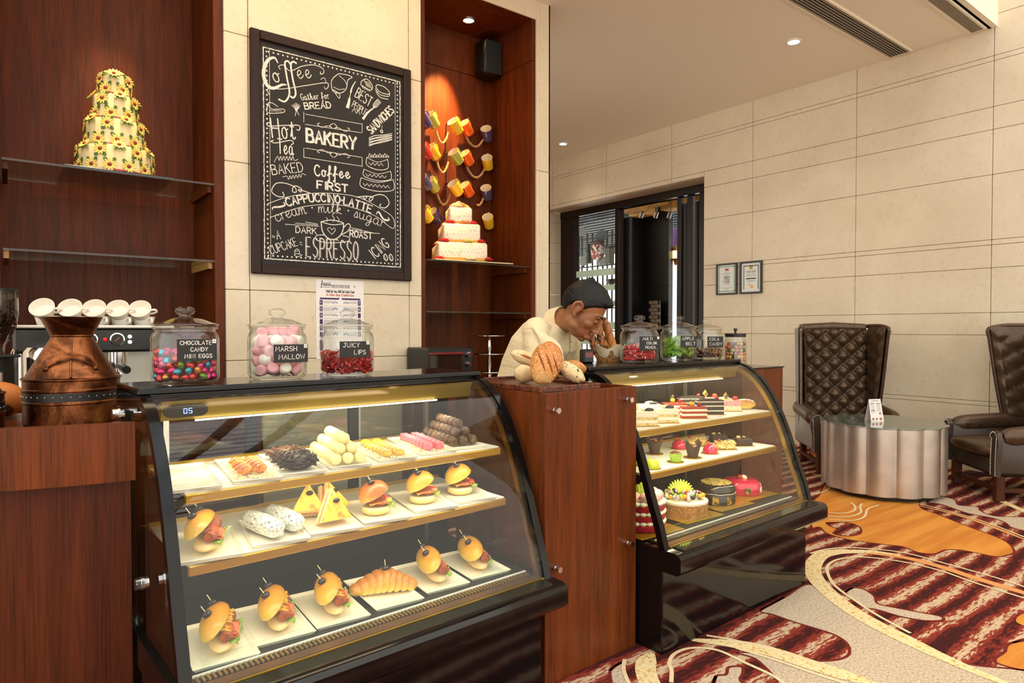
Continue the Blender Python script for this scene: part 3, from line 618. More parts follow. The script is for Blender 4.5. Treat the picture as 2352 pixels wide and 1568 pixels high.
# niche counters
# ================================================================ stroke lettering
GL = {'A': '0,0 2,6 4,0|.8,2.2 3.2,2.2', 'B': '0,0 0,6|~0,6 2.6,5.8 3.2,4.6 2.6,3.4 0,3.2|~0,3.2 3,3 3.8,1.6 3,.2 0,0', 'C': '~4,5 2.6,6 .8,5.2 0,3 .8,.8 2.6,0 4,1', 'D': '0,0 0,6|~0,6 2.6,5.6 4,3 2.6,.4 0,0',
 'E': '3.6,6 0,6 0,0 3.6,0|0,3.1 2.8,3.1', 'F': '3.6,6 0,6 0,0|0,3.1 2.8,3.1', 'G': '~4,5 2.6,6 .8,5.2 0,3 .8,.8 2.6,0 4,1 4,2.6|4,2.6 2.4,2.6', 'H': '0,0 0,6|4,0 4,6|0,3 4,3', 'I': '1,0 1,6', 'J': '~3,6 3,1.4 2,.1 .6,.3 0,1.4|1.4,6 4.4,6',
 'K': '0,0 0,6|3.6,6 0,2.6|1.2,3.6 3.8,0', 'L': '0,6 0,0 3.4,0', 'M': '0,0 .6,6 2.4,2 4.2,6 4.8,0', 'N': '0,0 0,6 3.8,0 3.8,6', 'O': '~2,6 .5,5 0,3 .5,1 2,0 3.5,1 4,3 3.5,5 2,6', 'P': '0,0 0,6|~0,6 2.8,5.8 3.6,4.4 2.8,3 0,2.8',
 'Q': '~2,6 .5,5 0,3 .5,1 2,0 3.5,1 4,3 3.5,5 2,6|2.4,1.4 4,-.4', 'R': '0,0 0,6|~0,6 2.8,5.8 3.6,4.4 2.8,3.1 0,2.9|1.6,2.9 3.8,0', 'S': '~3.6,5.2 2.2,6 .5,5.3 .5,3.9 2,3.1 3.5,2.3 3.6,.9 2,0 .2,.8', 'T': '0,6 4,6|2,6 2,0', 'U': '~0,6 0,1.8 1,.2 3,.2 4,1.8 4,6',
 'V': '0,6 2,0 4,6', 'W': '0,6 1.2,0 2.6,4.4 4,0 5.2,6', 'X': '0,0 4,6|0,6 4,0', 'Y': '0,6 2,3 4,6|2,3 1.6,0', 'Z': '0,6 4,6 0,0 4,0', '.': '.2,.1 .5,.1', '-': '.4,3 2.6,3', "'": '.4,6 .2,4.8', '*': '~.6,2.6 .3,2.9 .6,3.2 .9,2.9 .6,2.6', '/': '0,0 2.4,6', '&': '~4,0 1,4 1.2,5.8 2.4,5.4 2,4 .2,2 .6,.2 2.4,.2 3.8,2',
 '0': '~1.8,6 .4,5 0,3 .4,1 1.8,0 3.2,1 3.6,3 3.2,5 1.8,6', '1': '.4,4.8 1.6,6 1.6,0', '2': '~.2,4.6 1,5.8 2.6,5.8 3.2,4.4 2.4,2.8 .1,0|.1,0 3.4,0', '3': '~.2,5.4 1.6,6 3,5.2 2.8,3.8 1.4,3.2|~1.4,3.2 3,2.8 3.4,1.4 2,0 .1,.6', '5': '3.2,6 .6,6 .3,3.4|~.3,3.4 2,3.8 3.3,2.6 3.1,.9 1.6,0 .1,.6', '7': '0,6 3.4,6 1.4,0', '8': '~1.7,3.2 .4,4.2 .6,5.6 1.7,6 2.8,5.6 3,4.2 1.7,3.2 .2,2 .3,.6 1.7,0 3.1,.6 3.2,2 1.7,3.2',
 'a': '~3,3 1.6,3.6 .3,2.6 .2,1 1.2,0 2.6,.8 3,3 2.9,.8 3.6,0 4.2,.6', 'c': '~3,2.8 1.8,3.6 .4,2.6 .3,1 1.4,0 2.8,.4 3.6,1.2', 'e': '~.1,1.4 2,1.8 2.8,2.8 1.9,3.6 .7,2.6 .6,1 1.6,0 3.2,.6 3.8,1.4', 'f': '~-.4,.6 1.4,3 2.4,5.4 1.9,6.3 1.3,5 1,0 .8,-2.2 .3,-2.9 -.2,-2|~1,2.2 2.2,2 3.2,1.6', 'g': '~3,3 1.6,3.6 .3,2.6 .3,1 1.4,.3 2.6,1.2 3,3.2 2.8,0 2.2,-2.2 .8,-2.6 .4,-1.6 2,-.4 4,.8',
 'h': '~0,1 1.4,4 1.6,5.8 1,6 .8,4 .8,0|~.8,1.6 2,3.4 2.9,2.6 2.9,.6 3.6,0 4.2,.6', 'i': '~0,.8 .9,3.4 .9,.8 1.6,0 2.4,.6|.9,4.9 1.1,5.1', 'k': '~0,1 1.4,4 1.6,5.8 1,6 .8,4 .8,0|~.8,1.8 2.4,3.5 2.8,2.6 1,1.7 2.6,.4 3.8,.3', 'l': '~0,.8 1.5,4 1.6,5.9 .9,5.9 .8,3 1,.6 1.8,0 2.6,.6', 'm': '~0,0 .3,3.4|~.3,1.6 1.4,3.5 2,2.6 2,0|~2,1.6 3.1,3.5 3.8,2.6 3.8,.6 4.5,0 5.2,.6', 'n': '~0,0 .3,3.4|~.3,1.6 1.6,3.5 2.4,2.6 2.4,.6 3.1,0 3.8,.6',
 'o': '~2.2,3.5 .8,3 .3,1.6 1,.2 2.4,.2 3,1.8 2.2,3.5 2.6,2.8 3.8,3', 'r': '~.2,3.6 .4,2 .4,0|~.4,2 .9,3.1 1.7,3.6 2.5,3.2', 's': '~0,.6 1.6,3.6 2.2,1.6 1.6,.1 .4,.4|1.6,.1 3,.6', 't': '~0,.8 1,3 1.3,5.4 1,.8 1.8,0 2.6,.6|.1,3.9 2.2,3.9', 'u': '~0,3.4 .2,.8 1.2,0 2.4,1 2.7,3.4 2.6,.8 3.3,0 4,.6', 'd': '~3,3 1.6,3.6 .3,2.6 .2,1 1.2,0 2.6,.8 3.2,6 2.9,.8 3.6,0 4.2,.6', 'w': '~0,3.4 .4,.4 1.4,.2 2,3 2.4,.4 3.4,.3 3.9,3.2 4.6,3', 'y': '~0,3.4 .3,.8 1.2,.2 2.5,1.2 2.8,3.4 2.4,-1.4 1.2,-2.5 .5,-1.6 3.6,.8', 'b': '~0,1 1.4,4 1.6,5.8 1,6 .8,4 .8,.6 1.8,0 2.8,1 2.5,2.8 3.6,3'}
def glyph(ch):
    out = []
    for st in GL.get(ch, '').split('|'):
        if not st: continue
        sm = st[0] == '~'; P = [tuple(map(float, q.split(','))) for q in st.lstrip('~').split(' ')]
        if sm: P = [(p.x, p.y) for p in smooth_path([(a, b, 0) for a, b in P], 5)]
        out.append(P)
    return out
SC = [0]
def stroke(b, P, th, M=None, wf=None):
    # flat ribbon along a 2-D path
    SC[0] += 1; z = (SC[0] % 40) * 1.5e-5; n = len(P); P = [Vector((p[0], p[1], z + 1e-5 * i / max(1, n))) for i, p in enumerate(P)]; g = []
    for i, p in enumerate(P):
        t = P[min(i + 1, n - 1)] - P[max(i - 1, 0)]
        if t.length < 1e-9: t = Vector((1, 0, 0))
        t.normalize(); s_ = Vector((-t.y, t.x, 0)) * (th / 2 * (wf(i / max(1, n - 1)) if wf else 1))
        if i == 0: p = p - t * th * .3
        if i == n - 1: p = p + t * th * .3
        g.append([tuple(p + s_), tuple(p - s_)])
    return b.sheet(g, M)
def adv(ch):
    if ch == ' ': return 2.6
    xs = [p[0] for st in glyph(ch) for p in st]; return (max(xs) if xs else 2)
def twidth(text, h, gap=1.3): return sum(adv(c) + gap for c in text) * h / 6
def scribe(b, text, x, y, h, th, M=None, gap=1.3, wx=1.0, dbl=0, wf=None, arc=None, slant=0):
    k = h / 6
    for ch in text:
        for st in glyph(ch):
            P = []
            for a, c in st:
                X, Y_ = x + (a + slant * c) * k * wx, y + c * k
                if arc: X, Y_ = arc(X, Y_)
                P.append((X, Y_))
            stroke(b, P, th, M, wf)
            if dbl: stroke(b, [(p[0] + dbl, p[1] - dbl * .6) for p in P], th * .35, M)
        x += (adv(ch) + gap) * k * wx
    return x
M_CHALK = noisy('chalk', [(.35, (196, 188, 176)), (.6, (240, 236, 228))], 160, .9)
# ================================================================ candy jars
M_JAR = glass('jar_glass', (.95, .965, .95), .05); M_CARD = mat('label_card_black', (22, 22, 22), .6)
JO = [(.0, 0), (.066, 0), (.078, .006), (.084, .018), (.084, .122), (.080, .134), (.074, .141), (.074, .147), (.080, .149), (.0805, .153), (.077, .155)]
JI = [(.074, .155), (.0705, .141), (.0765, .132), (.0795, .120), (.0795, .022), (.074, .012), (.0, .010)]
LD = [(.0, .158), (.070, .158), (.080, .156), (.083, .158), (.082, .162), (.066, .166), (.045, .175), (.022, .180), (.014, .182), (.0135, .186), (.020, .189), (.0245, .196), (.022, .204), (.012, .209), (.0, .210)]
ME_JAR = B().lathe(JO, 40, cap=False).lathe(JI, 40, cap=False).mesh('jar_body', M_JAR)
ME_LID = B().lathe(LD, 40, cap=False).mesh('jar_lid', M_JAR)
def jar(label, loc, lines, dot, card=(.098, .066), zc=.083, off=.31, s=1.0, th=.0016):
    loc = Vector(loc); a = math.atan2(-loc.y, -loc.x)  # direction to the viewer side of the counter
    t = thing('candy_jar', label, 'jar', T(*loc) @ RZ(a + PI / 2) @ S(s))   # local -Y faces the front
    link('body', ME_JAR, t); link('lid', ME_LID, t)
    an = math.radians(16); M = RZ(an) @ T(.084 * (off - .26), -.0862, zc) @ RX(PI / 2)
    c = B().box((0, 0, 0), (card[0], card[1], .0012), M).obj('label_card', M_CARD, t, 0)
    b = B(); n = len(lines); h = card[1] * .72 / max(n, 2) * .72
    for i, (tx, dx) in enumerate(lines):
        wd = twidth(tx, h, 1.6); k = min(1, card[0] * .9 / wd)
        scribe(b, tx, -wd * k / 2 + dx * card[0], card[1] * (.5 - (i + .82) / (n + .25)), h, th, M @ T(0, 0, .0009), 1.6, k)
    b.obj('lettering', M_CHALK, c, 0)
    if dot:
        B().box((card[0] * .43, card[1] * .40, .0009), (.009, .010, .0006), M).obj('veg_mark', M_WHITE, c, 0)
        B().lathe([(.0022, .0015), (0, .0015)], 10, M @ T(card[0] * .43, card[1] * .40, 0), cap=False).obj('veg_dot', mat('mark_red', (160, 40, 30), .6), c, 0)
    return t
def on1(u, v, z=0): return R1 @ Vector((u, v, z))
def on2(u, v, z=0): return R2 @ Vector((u, v, z))
JZ = 1.0012
JP = [on1(.132, .52, JZ), on1(.392, .545, JZ), on1(.628, .565, JZ), on2(.43, .54, JZ), on2(.725, .55, JZ), on2(.955, .55, JZ)]
jar('glass lidded jar of foil chocolate eggs on the near display case', JP[0], [('CHOCOLATE', -.02), ('CANDY', .06), ('MINI EGGS', .04)], 1, (.098, .056), .094)
jar('glass lidded jar of pink and white marshmallows on the near display case', JP[1], [('MARSH', -.12), ('MALLOW', .04)], 1, (.098, .052), .078, .42)
jar('glass lidded jar of red jelly lips on the near display case', JP[2], [('JUICY', -.1), ('LIPS', .18)], 1, (.096, .050), .085, .25)
jar('glass lidded jar of red candy pencils on the cake case', JP[3], [('MULTI', -.08), ('COLOR', .12), ('PENCIL', .08)], 1, (.088, .060), .086, .50)
jar('glass lidded jar of green apple belts on the cake case', JP[4], [('APPLE', -.02), ('BELT', .14)], 0, (.074, .052), .09, .55)
jar('glass lidded jar of brown cola candy on the cake case', JP[5], [('COLA', -.04), ('CANDY', .06)], 0, (.080, .056), .09, .48, .95)
p4 = Vector((3.09, 2.06, .9485)); t = thing('candy_jar', 'small jar of jelly sweets with a black lid on the timber side unit', 'jar', T(*p4))
B().lathe([(0, 0), (.05, 0), (.058, .008), (.058, .13), (.05, .145), (.05, .158)], 32, cap=False).lathe([(.047, .158), (.047, .145), (.055, .13), (.055, .012), (0, .006)], 32, cap=False).obj('body', M_JAR, t)
B().lathe([(0, .158), (.053, .158), (.054, .176), (.0, .178)], 32, cap=False).obj('lid', M_BLACK, t); B().lathe([(.006, .178), (.006, .192), (.011, .196), (.009, .204), (0, .205)], 16).obj('knob', M_BLACK, t)
# --- sweets: dropped into the jars layer by layer
def foil(nm, c): return bump(mat(nm, c, .22, .75), noi(MATS[nm], coords(MATS[nm]), 240, 2), .25, .002)
FO = [foil('foil_pink', (206, 62, 128)), foil('foil_red', (204, 70, 72)), foil('foil_green', (98, 148, 52)), foil('foil_gold', (206, 150, 84)), foil('foil_blue', (58, 160, 190)), foil('foil_magenta', (178, 48, 104))]
def pack(cen, z0, n, r, Rj, layer, seed, jit=.35):
    # staggered rings, n sweets, returns local positions from the bottom up
    R_ = random.Random(seed); out = []; k = 0
    while len(out) < n:
        rr = Rj - r * .95; z = z0 + k * layer; ph = R_.random() * 6; ring = 0
        while rr > r * .3 and len(out) < n:
            m = max(1, int(2 * PI * rr / (2.02 * r)))
            for i in range(m):
                if len(out) >= n: break
                a = ph + 2 * PI * i / m + R_.uniform(-.1, .1)
                out.append(Vector((cen[0] + rr * math.cos(a), cen[1] + rr * math.sin(a), z + R_.uniform(0, jit) * layer * .5)))
            rr -= 2.0 * r; ph += .5
        k += 1
    return out
R_ = random.Random(3)
eggs = [B().sph((0, 0, 0), (.0098, .0098, .0132), 12, 8, None, lambda d: 1 + .12 * (-d.z)).mesh('egg', m, 0) for m in FO]
for m_ in eggs: m_.polygons.foreach_set('use_smooth', [True] * len(m_.polygons))
egn = ['pink', 'coral red', 'green', 'gold', 'blue', 'magenta']
for p in pack(JP[0], JZ + .0215, 172, .0112, .0780, .0155, 5):
    q = R_.choice([0, 1, 2, 3, 4, 5, 0, 1])
    tag(link('chocolate_egg', eggs[q], None, T(*p) @ Euler((R_.uniform(.2, 2.9), R_.uniform(-.6, .6), R_.uniform(0, 6))).to_matrix().to_4x4()), egn[q] + ' foil wrapped chocolate mini egg piled in the jar marked mini eggs', 'chocolate egg', 'chocolate eggs in the jar')
mm = [mat('marshmallow_pink', (240, 178, 186), .8, sub=.3), mat('marshmallow_white', (246, 238, 226), .8, sub=.3)]
mar = [B().lathe([(.0, -.017), (.013, -.017), (.0165, -.013), (.0172, 0), (.0165, .013), (.013, .017), (0, .017)], 16, cap=False).mesh('marshmallow', m) for m in mm]
for i, p in enumerate(pack(JP[1], JZ + .030, 52, .0180, .0705, .0265, 9)):
    q = 0 if R_.random() < .68 else 1
    tag(link('marshmallow', mar[q], None, T(*p) @ Euler((R_.uniform(0, 3), R_.uniform(0, 3), R_.uniform(0, 6))).to_matrix().to_4x4()), ('pink', 'white')[q] + ' puffy marshmallow in the marshmallow jar', 'marshmallow', 'marshmallows in the jar')
ml = mat('jelly_red', (176, 18, 20), .12, spec=.7, sub=.5)
lip = B().tube(smooth_path([(-.012, 0, 0), (-.006, .006, .001), (0, .004, .002), (.006, .006, .001), (.012, 0, 0), (.006, -.006, .001), (0, -.0075, .002), (-.006, -.006, .001)], 2, True), .0036, 6, closed=True).mesh('jelly_lips', ml)
for p in pack(JP[2], JZ + .017, 190, .0105, .0785, .0125, 21, 1):
    tag(link('jelly_lips', lip, None, T(*p) @ Euler((R_.uniform(0, 3), R_.uniform(-.8, .8), R_.uniform(0, 6))).to_matrix().to_4x4()), 'red jelly lips sweet in the juicy lips jar', 'sweet', 'jelly lips in the jar')
pm = noisy('candy_pencil_red', [(.4, (206, 42, 48)), (.6, (224, 66, 70))], 60, .5)
pen = [B().lathe([(.0, -.020), (.0052, -.020), (.0055, .020), (.0, .020)], 10, cap=False).mesh('candy_pencil', pm), None]
b = B().lathe([(.0, -.022), (.0052, -.022), (.0055, .022)], 10, cap=False); b.cm = 1; b.lathe([(.0026, .0222), (0, .0224)], 8, cap=False).lathe([(0, -.0224), (.0026, -.0222)], 8, cap=False)
pen[1] = b.mesh('candy_pencil', [pm, MATS['marshmallow_white']])
for p in pack(JP[3], JZ + .017, 150, .0145, .0775, .0085, 31, 1):
    rz = R_.uniform(0, 6)
    tag(link('candy_pencil', pen[1], None, T(p.x * .72 + JP[3].x * .28, p.y * .72 + JP[3].y * .28, p.z) @ RZ(rz) @ RY(PI / 2 + R_.uniform(-.35, .35))), 'red liquorice pencil stick in the colour pencil jar', 'sweet', 'candy pencils in the jar')
gm = noisy('apple_belt_green', [(.3, (74, 128, 20)), (.7, (134, 188, 44))], 50, .45)
for i in range(74):
    a0 = R_.uniform(0, 2 * PI); r0 = R_.uniform(.045, .073); z = .020 + .074 * (i / 74); sp = R_.uniform(.9, 1.7); P = []
    for k in range(8):
        f = k / 7; a = a0 + sp * (f - .5); P.append((r0 * math.cos(a), r0 * math.sin(a), z + .022 * math.sin(f * PI + R_.uniform(-.2, .2)) * R_.uniform(.3, 1)))
    g = [[(x, y, q - .0065), (x * .96, y * .96, q + .0065)] for x, y, q in P]
    tag(B().solid(g, .0022).obj('apple_belt', gm, None, 38, T(*JP[4])), 'green apple sour belt curled in the apple belt jar', 'sweet', 'apple belts in the jar')
for i in range(9):
    a0 = -1.2 + i * .25; P = [(.066 * math.cos(a0 + .25 * math.sin(k)), .066 * math.sin(a0 + .25 * math.sin(k)), .06 + k * .0095) for k in range(7)]
    tag(B().solid([[(x, y, q), (x + .007 * math.sin(a0), y - .007 * math.cos(a0), q)] for x, y, q in P], .002).obj('apple_belt', gm, None, 38, T(*JP[4]) @ RZ(math.atan2(-JP[4].y, -JP[4].x) + .7)), 'green apple sour belt curled in the apple belt jar', 'sweet', 'apple belts in the jar')
cmn = noisy('cola_brown', [(.4, (62, 34, 22)), (.62, (150, 104, 66)), (.7, (214, 190, 156))], 90, .2, spec=.7)
cola = B().lathe([(0, -.011), (.0058, -.010), (.0064, -.003), (.0045, .002), (.0028, .008), (.0032, .011), (0, .012)], 10, cap=False).mesh('cola_bottle', cmn)
for p in pack(JP[5], JZ + .016, 190, .0088, .0735, .0098, 41, 1):
    tag(link('cola_bottle', cola, None, T(*p) @ Euler((R_.uniform(0, 3), R_.uniform(0, 3), R_.uniform(0, 6))).to_matrix().to_4x4()), 'brown cola bottle gummy in the cola candy jar', 'sweet', 'cola candies in the jar')
GJ = [mat('gummy_' + n, c, .3, spec=.6, sub=.3) for n, c in (('amber', (206, 130, 34)), ('orange', (206, 92, 48)), ('brown', (72, 42, 34)), ('yellow', (206, 170, 60)), ('lime', (150, 160, 72)), ('rose', (176, 84, 92)))]
gme = [B().sph((0, 0, 0), (.0110, .0095, .0095), 10, 7).mesh('gummy', m, 0) for m in GJ]
for m_ in gme: m_.polygons.foreach_set('use_smooth', [True] * len(m_.polygons))
for p in pack(p4, .9485 + .017, 124, .0104, .0540, .0172, 51):
    q = R_.randrange(6)
    tag(link('jelly_sweet', gme[q], None, T(*p) @ Euler((R_.uniform(0, 3), R_.uniform(0, 3), 0)).to_matrix().to_4x4()), ('amber', 'orange', 'dark brown', 'yellow', 'lime', 'rose')[q] + ' jelly sweet inside the small jar with the black lid', 'sweet', 'jelly sweets in the small jar')
# ================================================================ plates and food in the near case
M_CHINA = mat('white_china', (238, 232, 212), .25, coat=.3)
def bread(nm, a, b_, c, sc_=30):
    m = mat(nm, b_, .45, coat=.15); v = coords(m); f = noi(m, v, sc_, 3); tc = nd(m, 'ShaderNodeTexCoord'); sp = nd(m, 'ShaderNodeSeparateXYZ'); lk(m, tc.outputs['Generated'], sp.inputs[0])
    n = nd(m, 'ShaderNodeMath', operation='MULTIPLY_ADD'); lk(m, f, n.inputs[0]); n.inputs[1].default_value = .35; lk(m, sp.outputs[2], n.inputs[2])
    return setc(m, ramp(m, n.outputs[0], [(.2, a), (.55, b_), (1.05, c)]))
M_BUN = bread('bun_crust', (236, 210, 110), (222, 178, 58), (188, 128, 30)); M_BUNB = bread('bun_base', (236, 206, 138), (226, 184, 104), (238, 214, 160))
M_CRUMB = mat('bread_crumb', (240, 220, 168), .8); M_SAUS = noisy('sausage', [(.3, (128, 54, 22)), (.7, (186, 92, 36))], 50, .35)
M_LETT = noisy('lettuce', [(.3, (92, 140, 30)), (.7, (168, 196, 72))], 40, .5); M_TOM = mat('tomato', (196, 62, 36), .3); M_MUST = mat('mustard', (206, 168, 44), .35)
M_OLIVE = mat('olive_black', (26, 20, 22), .2); M_PICK = mat('toothpick', (226, 206, 160), .6); M_HAM = noisy('ham', [(.3, (206, 112, 84)), (.7, (226, 150, 116))], 50, .4); M_EGGY = mat('cheese_yellow', (234, 186, 58), .4)
def plate_mesh(w_, d):
    b = B(); x, y = w_ / 2, d / 2; L = [(x * .86, y * .93, .0), (x * .90, y * .95, .0), (x, y, .009), (x * .985, y * .992, .0105), (x * .88, y * .94, .0045), (x * .86, y * .93, .003)]
    vs = []; fs = []
    for a, c, z in L: vs += [(-a, -c, z), (a, -c, z), (a, c, z), (-a, c, z)]
    for k in range(len(L) - 1):
        for i in range(4): j = (i + 1) % 4; fs.append((k * 4 + i, k * 4 + j, k * 4 + 4 + j, k * 4 + 4 + i))
    fs += [(3, 2, 1, 0), (20, 21, 22, 23)]; return b.add(vs, fs).mesh('plate', M_CHINA, 25)
PL_T = plate_mesh(.118, .315); PL_M = plate_mesh(.142, .245); PL_B = plate_mesh(.146, .25)
def plate(me, R, u, v, z, rot, label):
    M = R @ T(u, v, z) @ RZ(math.radians(rot)); tag(link('serving_plate', me, None, M), label, 'plate', 'white rectangular plates in the near case'); return M
ZT, ZM, ZB = .7725, .6145, .3820
def dome(b, c, r, tilt, n=20, flat=.12):
    # half loaf: rounded crust above a flat cut face, tilted about its length
    b.sph((0, 0, 0), r, n, 12, T(*c) @ RY(tilt), lambda d: (1 if d.z > 0 else 1 - (1 - flat) * min(1, -d.z * 1.6)))
    return b
def frill(b, M, L, w_, n=26, seed=1):
    R_ = random.Random(seed); g = []
    for i in range(n):
        f = i / (n - 1) - .5; g.append([(f * 0 + R_.uniform(-.002, .002), f * L, R_.uniform(-.001, .001)), (w_ * .6 + R_.uniform(-.003, .003), f * L * 1.05, .004 * math.sin(i * 2.2)), (w_ + R_.uniform(-.003, .004), f * L * 1.1, .008 * math.sin(i * 2.2 + .6))])
    return b.solid(g, .0008, M)
def olive(par, p, tilt=0):
    o = B().sph((0, 0, 0), (.010, .0075, .0065), 12, 8).obj('olive', M_OLIVE, par, 60, T(*p) @ RY(tilt))
    B().cyl((0, 0, 0), (-.002, .002, .021), .0009, n=6).obj('pick', M_PICK, o)
def hotdog(M, label, mustard, seed):
    t = thing('hot_dog', label, 'sandwich', M, 'filled long rolls in the near case'); R_ = random.Random(seed)
    b = B(); b.sph((.012, 0, .013), (.027, .074, .014), 20, 12, None, lambda d: 1 + .02 * math.sin(9 * d.y)); b.obj('bun_base', M_BUNB, t)
    b = B(); dome(b, (-.003, .002, .044), (.033, .082, .028), -.62); b.obj('bun_top', M_BUN, t)
    sa = B(); P = [(.020 + .004 * math.sin(k), -.062 + k * .0155, .035) for k in range(9)]; sa.tube(P, [.010, .013, .0135, .014, .0135, .014, .0135, .013, .008], 12)
    if not mustard:
        for k in range(9): sa.tube([(.010, -.052 + k * .013, .045), (.022, -.048 + k * .013, .0495), (.032, -.052 + k * .013, .041)], .0022, 6)
    sg = sa.obj('sausage', M_SAUS, t)
    if mustard:
        P = []
        for k in range(40): P.append((.020 + .010 * math.sin(k * 1.35), -.056 + k * .0029, .0485 - .004 * abs(math.sin(k * 1.35))))
        B().tube(P, .0022, 6).obj('mustard', M_MUST, sg)
    frill(B(), T(.028, 0, .022) @ RY(.1), .11, .016, 26, seed).obj('lettuce', M_LETT, t)
    for y in (-.03, .02): B().lathe([(0, -.0018), (.018, -.0018), (.019, 0), (.018, .0018), (0, .0018)], 18, T(.026, y, .029) @ RY(.25), cap=False).obj('tomato_slice', M_TOM, t)
    B().solid([[(.02 + .022 * math.sin(k * .8) * .2 + .02 * j, -.04 + k * .014, .028 + .006 * math.sin(k * 1.7 + j * 2)) for j in range(2)] for k in range(7)], .002).obj('ham_slice', M_HAM, t)
    olive(t, (-.017, -.022, .073), -.5); olive(t, (-.013, .045, .070), -.45); return t
def burger(M, label, top, fill, seed):
    t = thing('burger', label, 'burger', M, 'small burgers on the middle shelf'); R_ = random.Random(seed)
    B().lathe([(0, 0), (.028, 0), (.036, .006), (.037, .014), (.033, .020), (0, .021)], 24, cap=False).obj('bun_base', M_BUNB, t)
    b = B(); dome(b, (-.005, .0, .049), (.040, .039, .035), -.46, 24); b.obj('bun_top', bread('bun_crust_' + str(seed), *top), t)
    frill(B(), T(.022, 0, .024), .06, .018, 20, seed).obj('lettuce', M_LETT, t)
    B().sph((.006, 0, .030), (.033, .033, .009), 18, 8, None, lambda d: 1 + .06 * math.sin(d.x * 9 + d.y * 7)).obj('patty', M_SAUS, t)
    B().solid([[(-.024 + .017 * i, -.03 + .02 * j, .038 - .0045 * abs(i - 1.5) - .003 * abs(j - 1.5)) for j in range(4)] for i in range(4)], .0015).obj('cheese_slice' if fill else 'egg_slice', M_EGGY, t)
    for k in range(4): B().sph((.026 + .004 * (k % 2), -.022 + .014 * k, .034), (.010, .009, .005)).obj('topping', (M_TOM, M_EGGY, M_HAM, M_TOM)[(k + seed) % 4], t)
    olive(t, (-.017, -.014, .0845), -.4); olive(t, (-.012, .016, .085), -.35); return t
PX = dict(b=[(.135, .268), (.282, .290), (.432, .284), (.60, .284), (.768, .292), (.928, .292)], m=[(.125, .296), (.292, .306), (.437, .300), (.588, .300), (.755, .308), (.905, .312)], t=[(.10, .385), (.245, .383), (.365, .383), (.50, .383), (.648, .385), (.796, .395), (.915, .405)])
words = ['leftmost', 'second from left', 'third from left', 'fourth from left', 'second from right', 'rightmost']
bf = ['a mustard hot dog', 'the second mustard hot dog', 'the third mustard hot dog', 'the croissant', 'a barbecue sausage roll', 'the rightmost sausage roll']
for i, (u, v) in enumerate(PX['b']):
    M = plate(PL_B, R1, u, v + .01, ZB, -6, 'white rectangular plate under ' + bf[i] + ' on the bottom deck')
    if i != 3: hotdog(M @ T(.0, -.006, .0046) @ RZ(-.27) @ S(1.15), 'long filled roll ' + ('with mustard zigzag' if i < 3 else 'with glazed sausage') + ' and olives, ' + words[i] + ' on the bottom deck', i < 3, i)
mf = ['a glazed sausage roll', 'two foil wraps', 'triangle sandwiches', 'the darkest burger', 'a sauced burger', 'the rightmost burger']
MM = []
for i, (u, v) in enumerate(PX['m']): MM.append(plate(PL_M, R1, u, v + .015, ZM, -11, 'white rectangular plate under ' + mf[i] + ' on the middle shelf'))
hotdog(MM[0] @ T(-.012, -.006, .0046) @ RZ(-.20) @ S(1.14), 'long roll with glazed sausage and lettuce at left of the middle shelf', False, 11)
burger(MM[3] @ T(-.004, -.022, .0046) @ S(1.12), 'darkest topped burger with lettuce, third from right on the middle shelf', ((224, 178, 96), (196, 112, 40), (150, 74, 24)), 0, 1)
burger(MM[4] @ T(-.004, -.012, .0046) @ S(1.12), 'golden burger with saucy onions, middle of three on the middle shelf', ((234, 198, 94), (214, 162, 44), (180, 116, 26)), 1, 2)
burger(MM[5] @ T(-.004, -.005, .0046) @ S(1.12), 'golden burger with cheese, rightmost on the middle shelf', ((236, 200, 98), (218, 168, 48), (184, 120, 28)), 1, 3)
# foil wraps
mw = mat('printed_wrap', (226, 226, 222), .28, .25); v = coords(mw, (70, 26, 70), (.5, .3, .6)); wv = noi(mw, v, 4.0, 3, .7, 1.2); setc(mw, ramp(mw, wv, [(.415, (66, 66, 74)), (.45, (232, 232, 228))])); bump(mw, noi(mw, coords(mw), 90, 3), .35, .004)
wr = B().lathe([(.004, -.075), (.016, -.066), (.020, -.060), (.026, -.050), (.0275, 0), (.026, .05), (.020, .062), (.012, .068), (0, .07)], 22, RX(PI / 2), cap=True, f=lambda a, z: 1 + (.16 * math.sin(5 * a + z * 300) if abs(z) > .055 else .025 * math.sin(7 * a + z * 90))).mesh('foil_wrap', mw, 30)
for k, (x, y, rz, w_) in enumerate(((-.030, -.020, .35, 'left'), (.028, .012, .30, 'right'))):
    tag(link('foil_wrap', wr, None, MM[1] @ T(x, y, .0318) @ RZ(rz) @ S(.95, 1.22, .95)), 'printed paper and foil wrapped roll, the ' + w_ + ' one of two on the plate', 'wrap', 'foil wraps on the middle shelf')
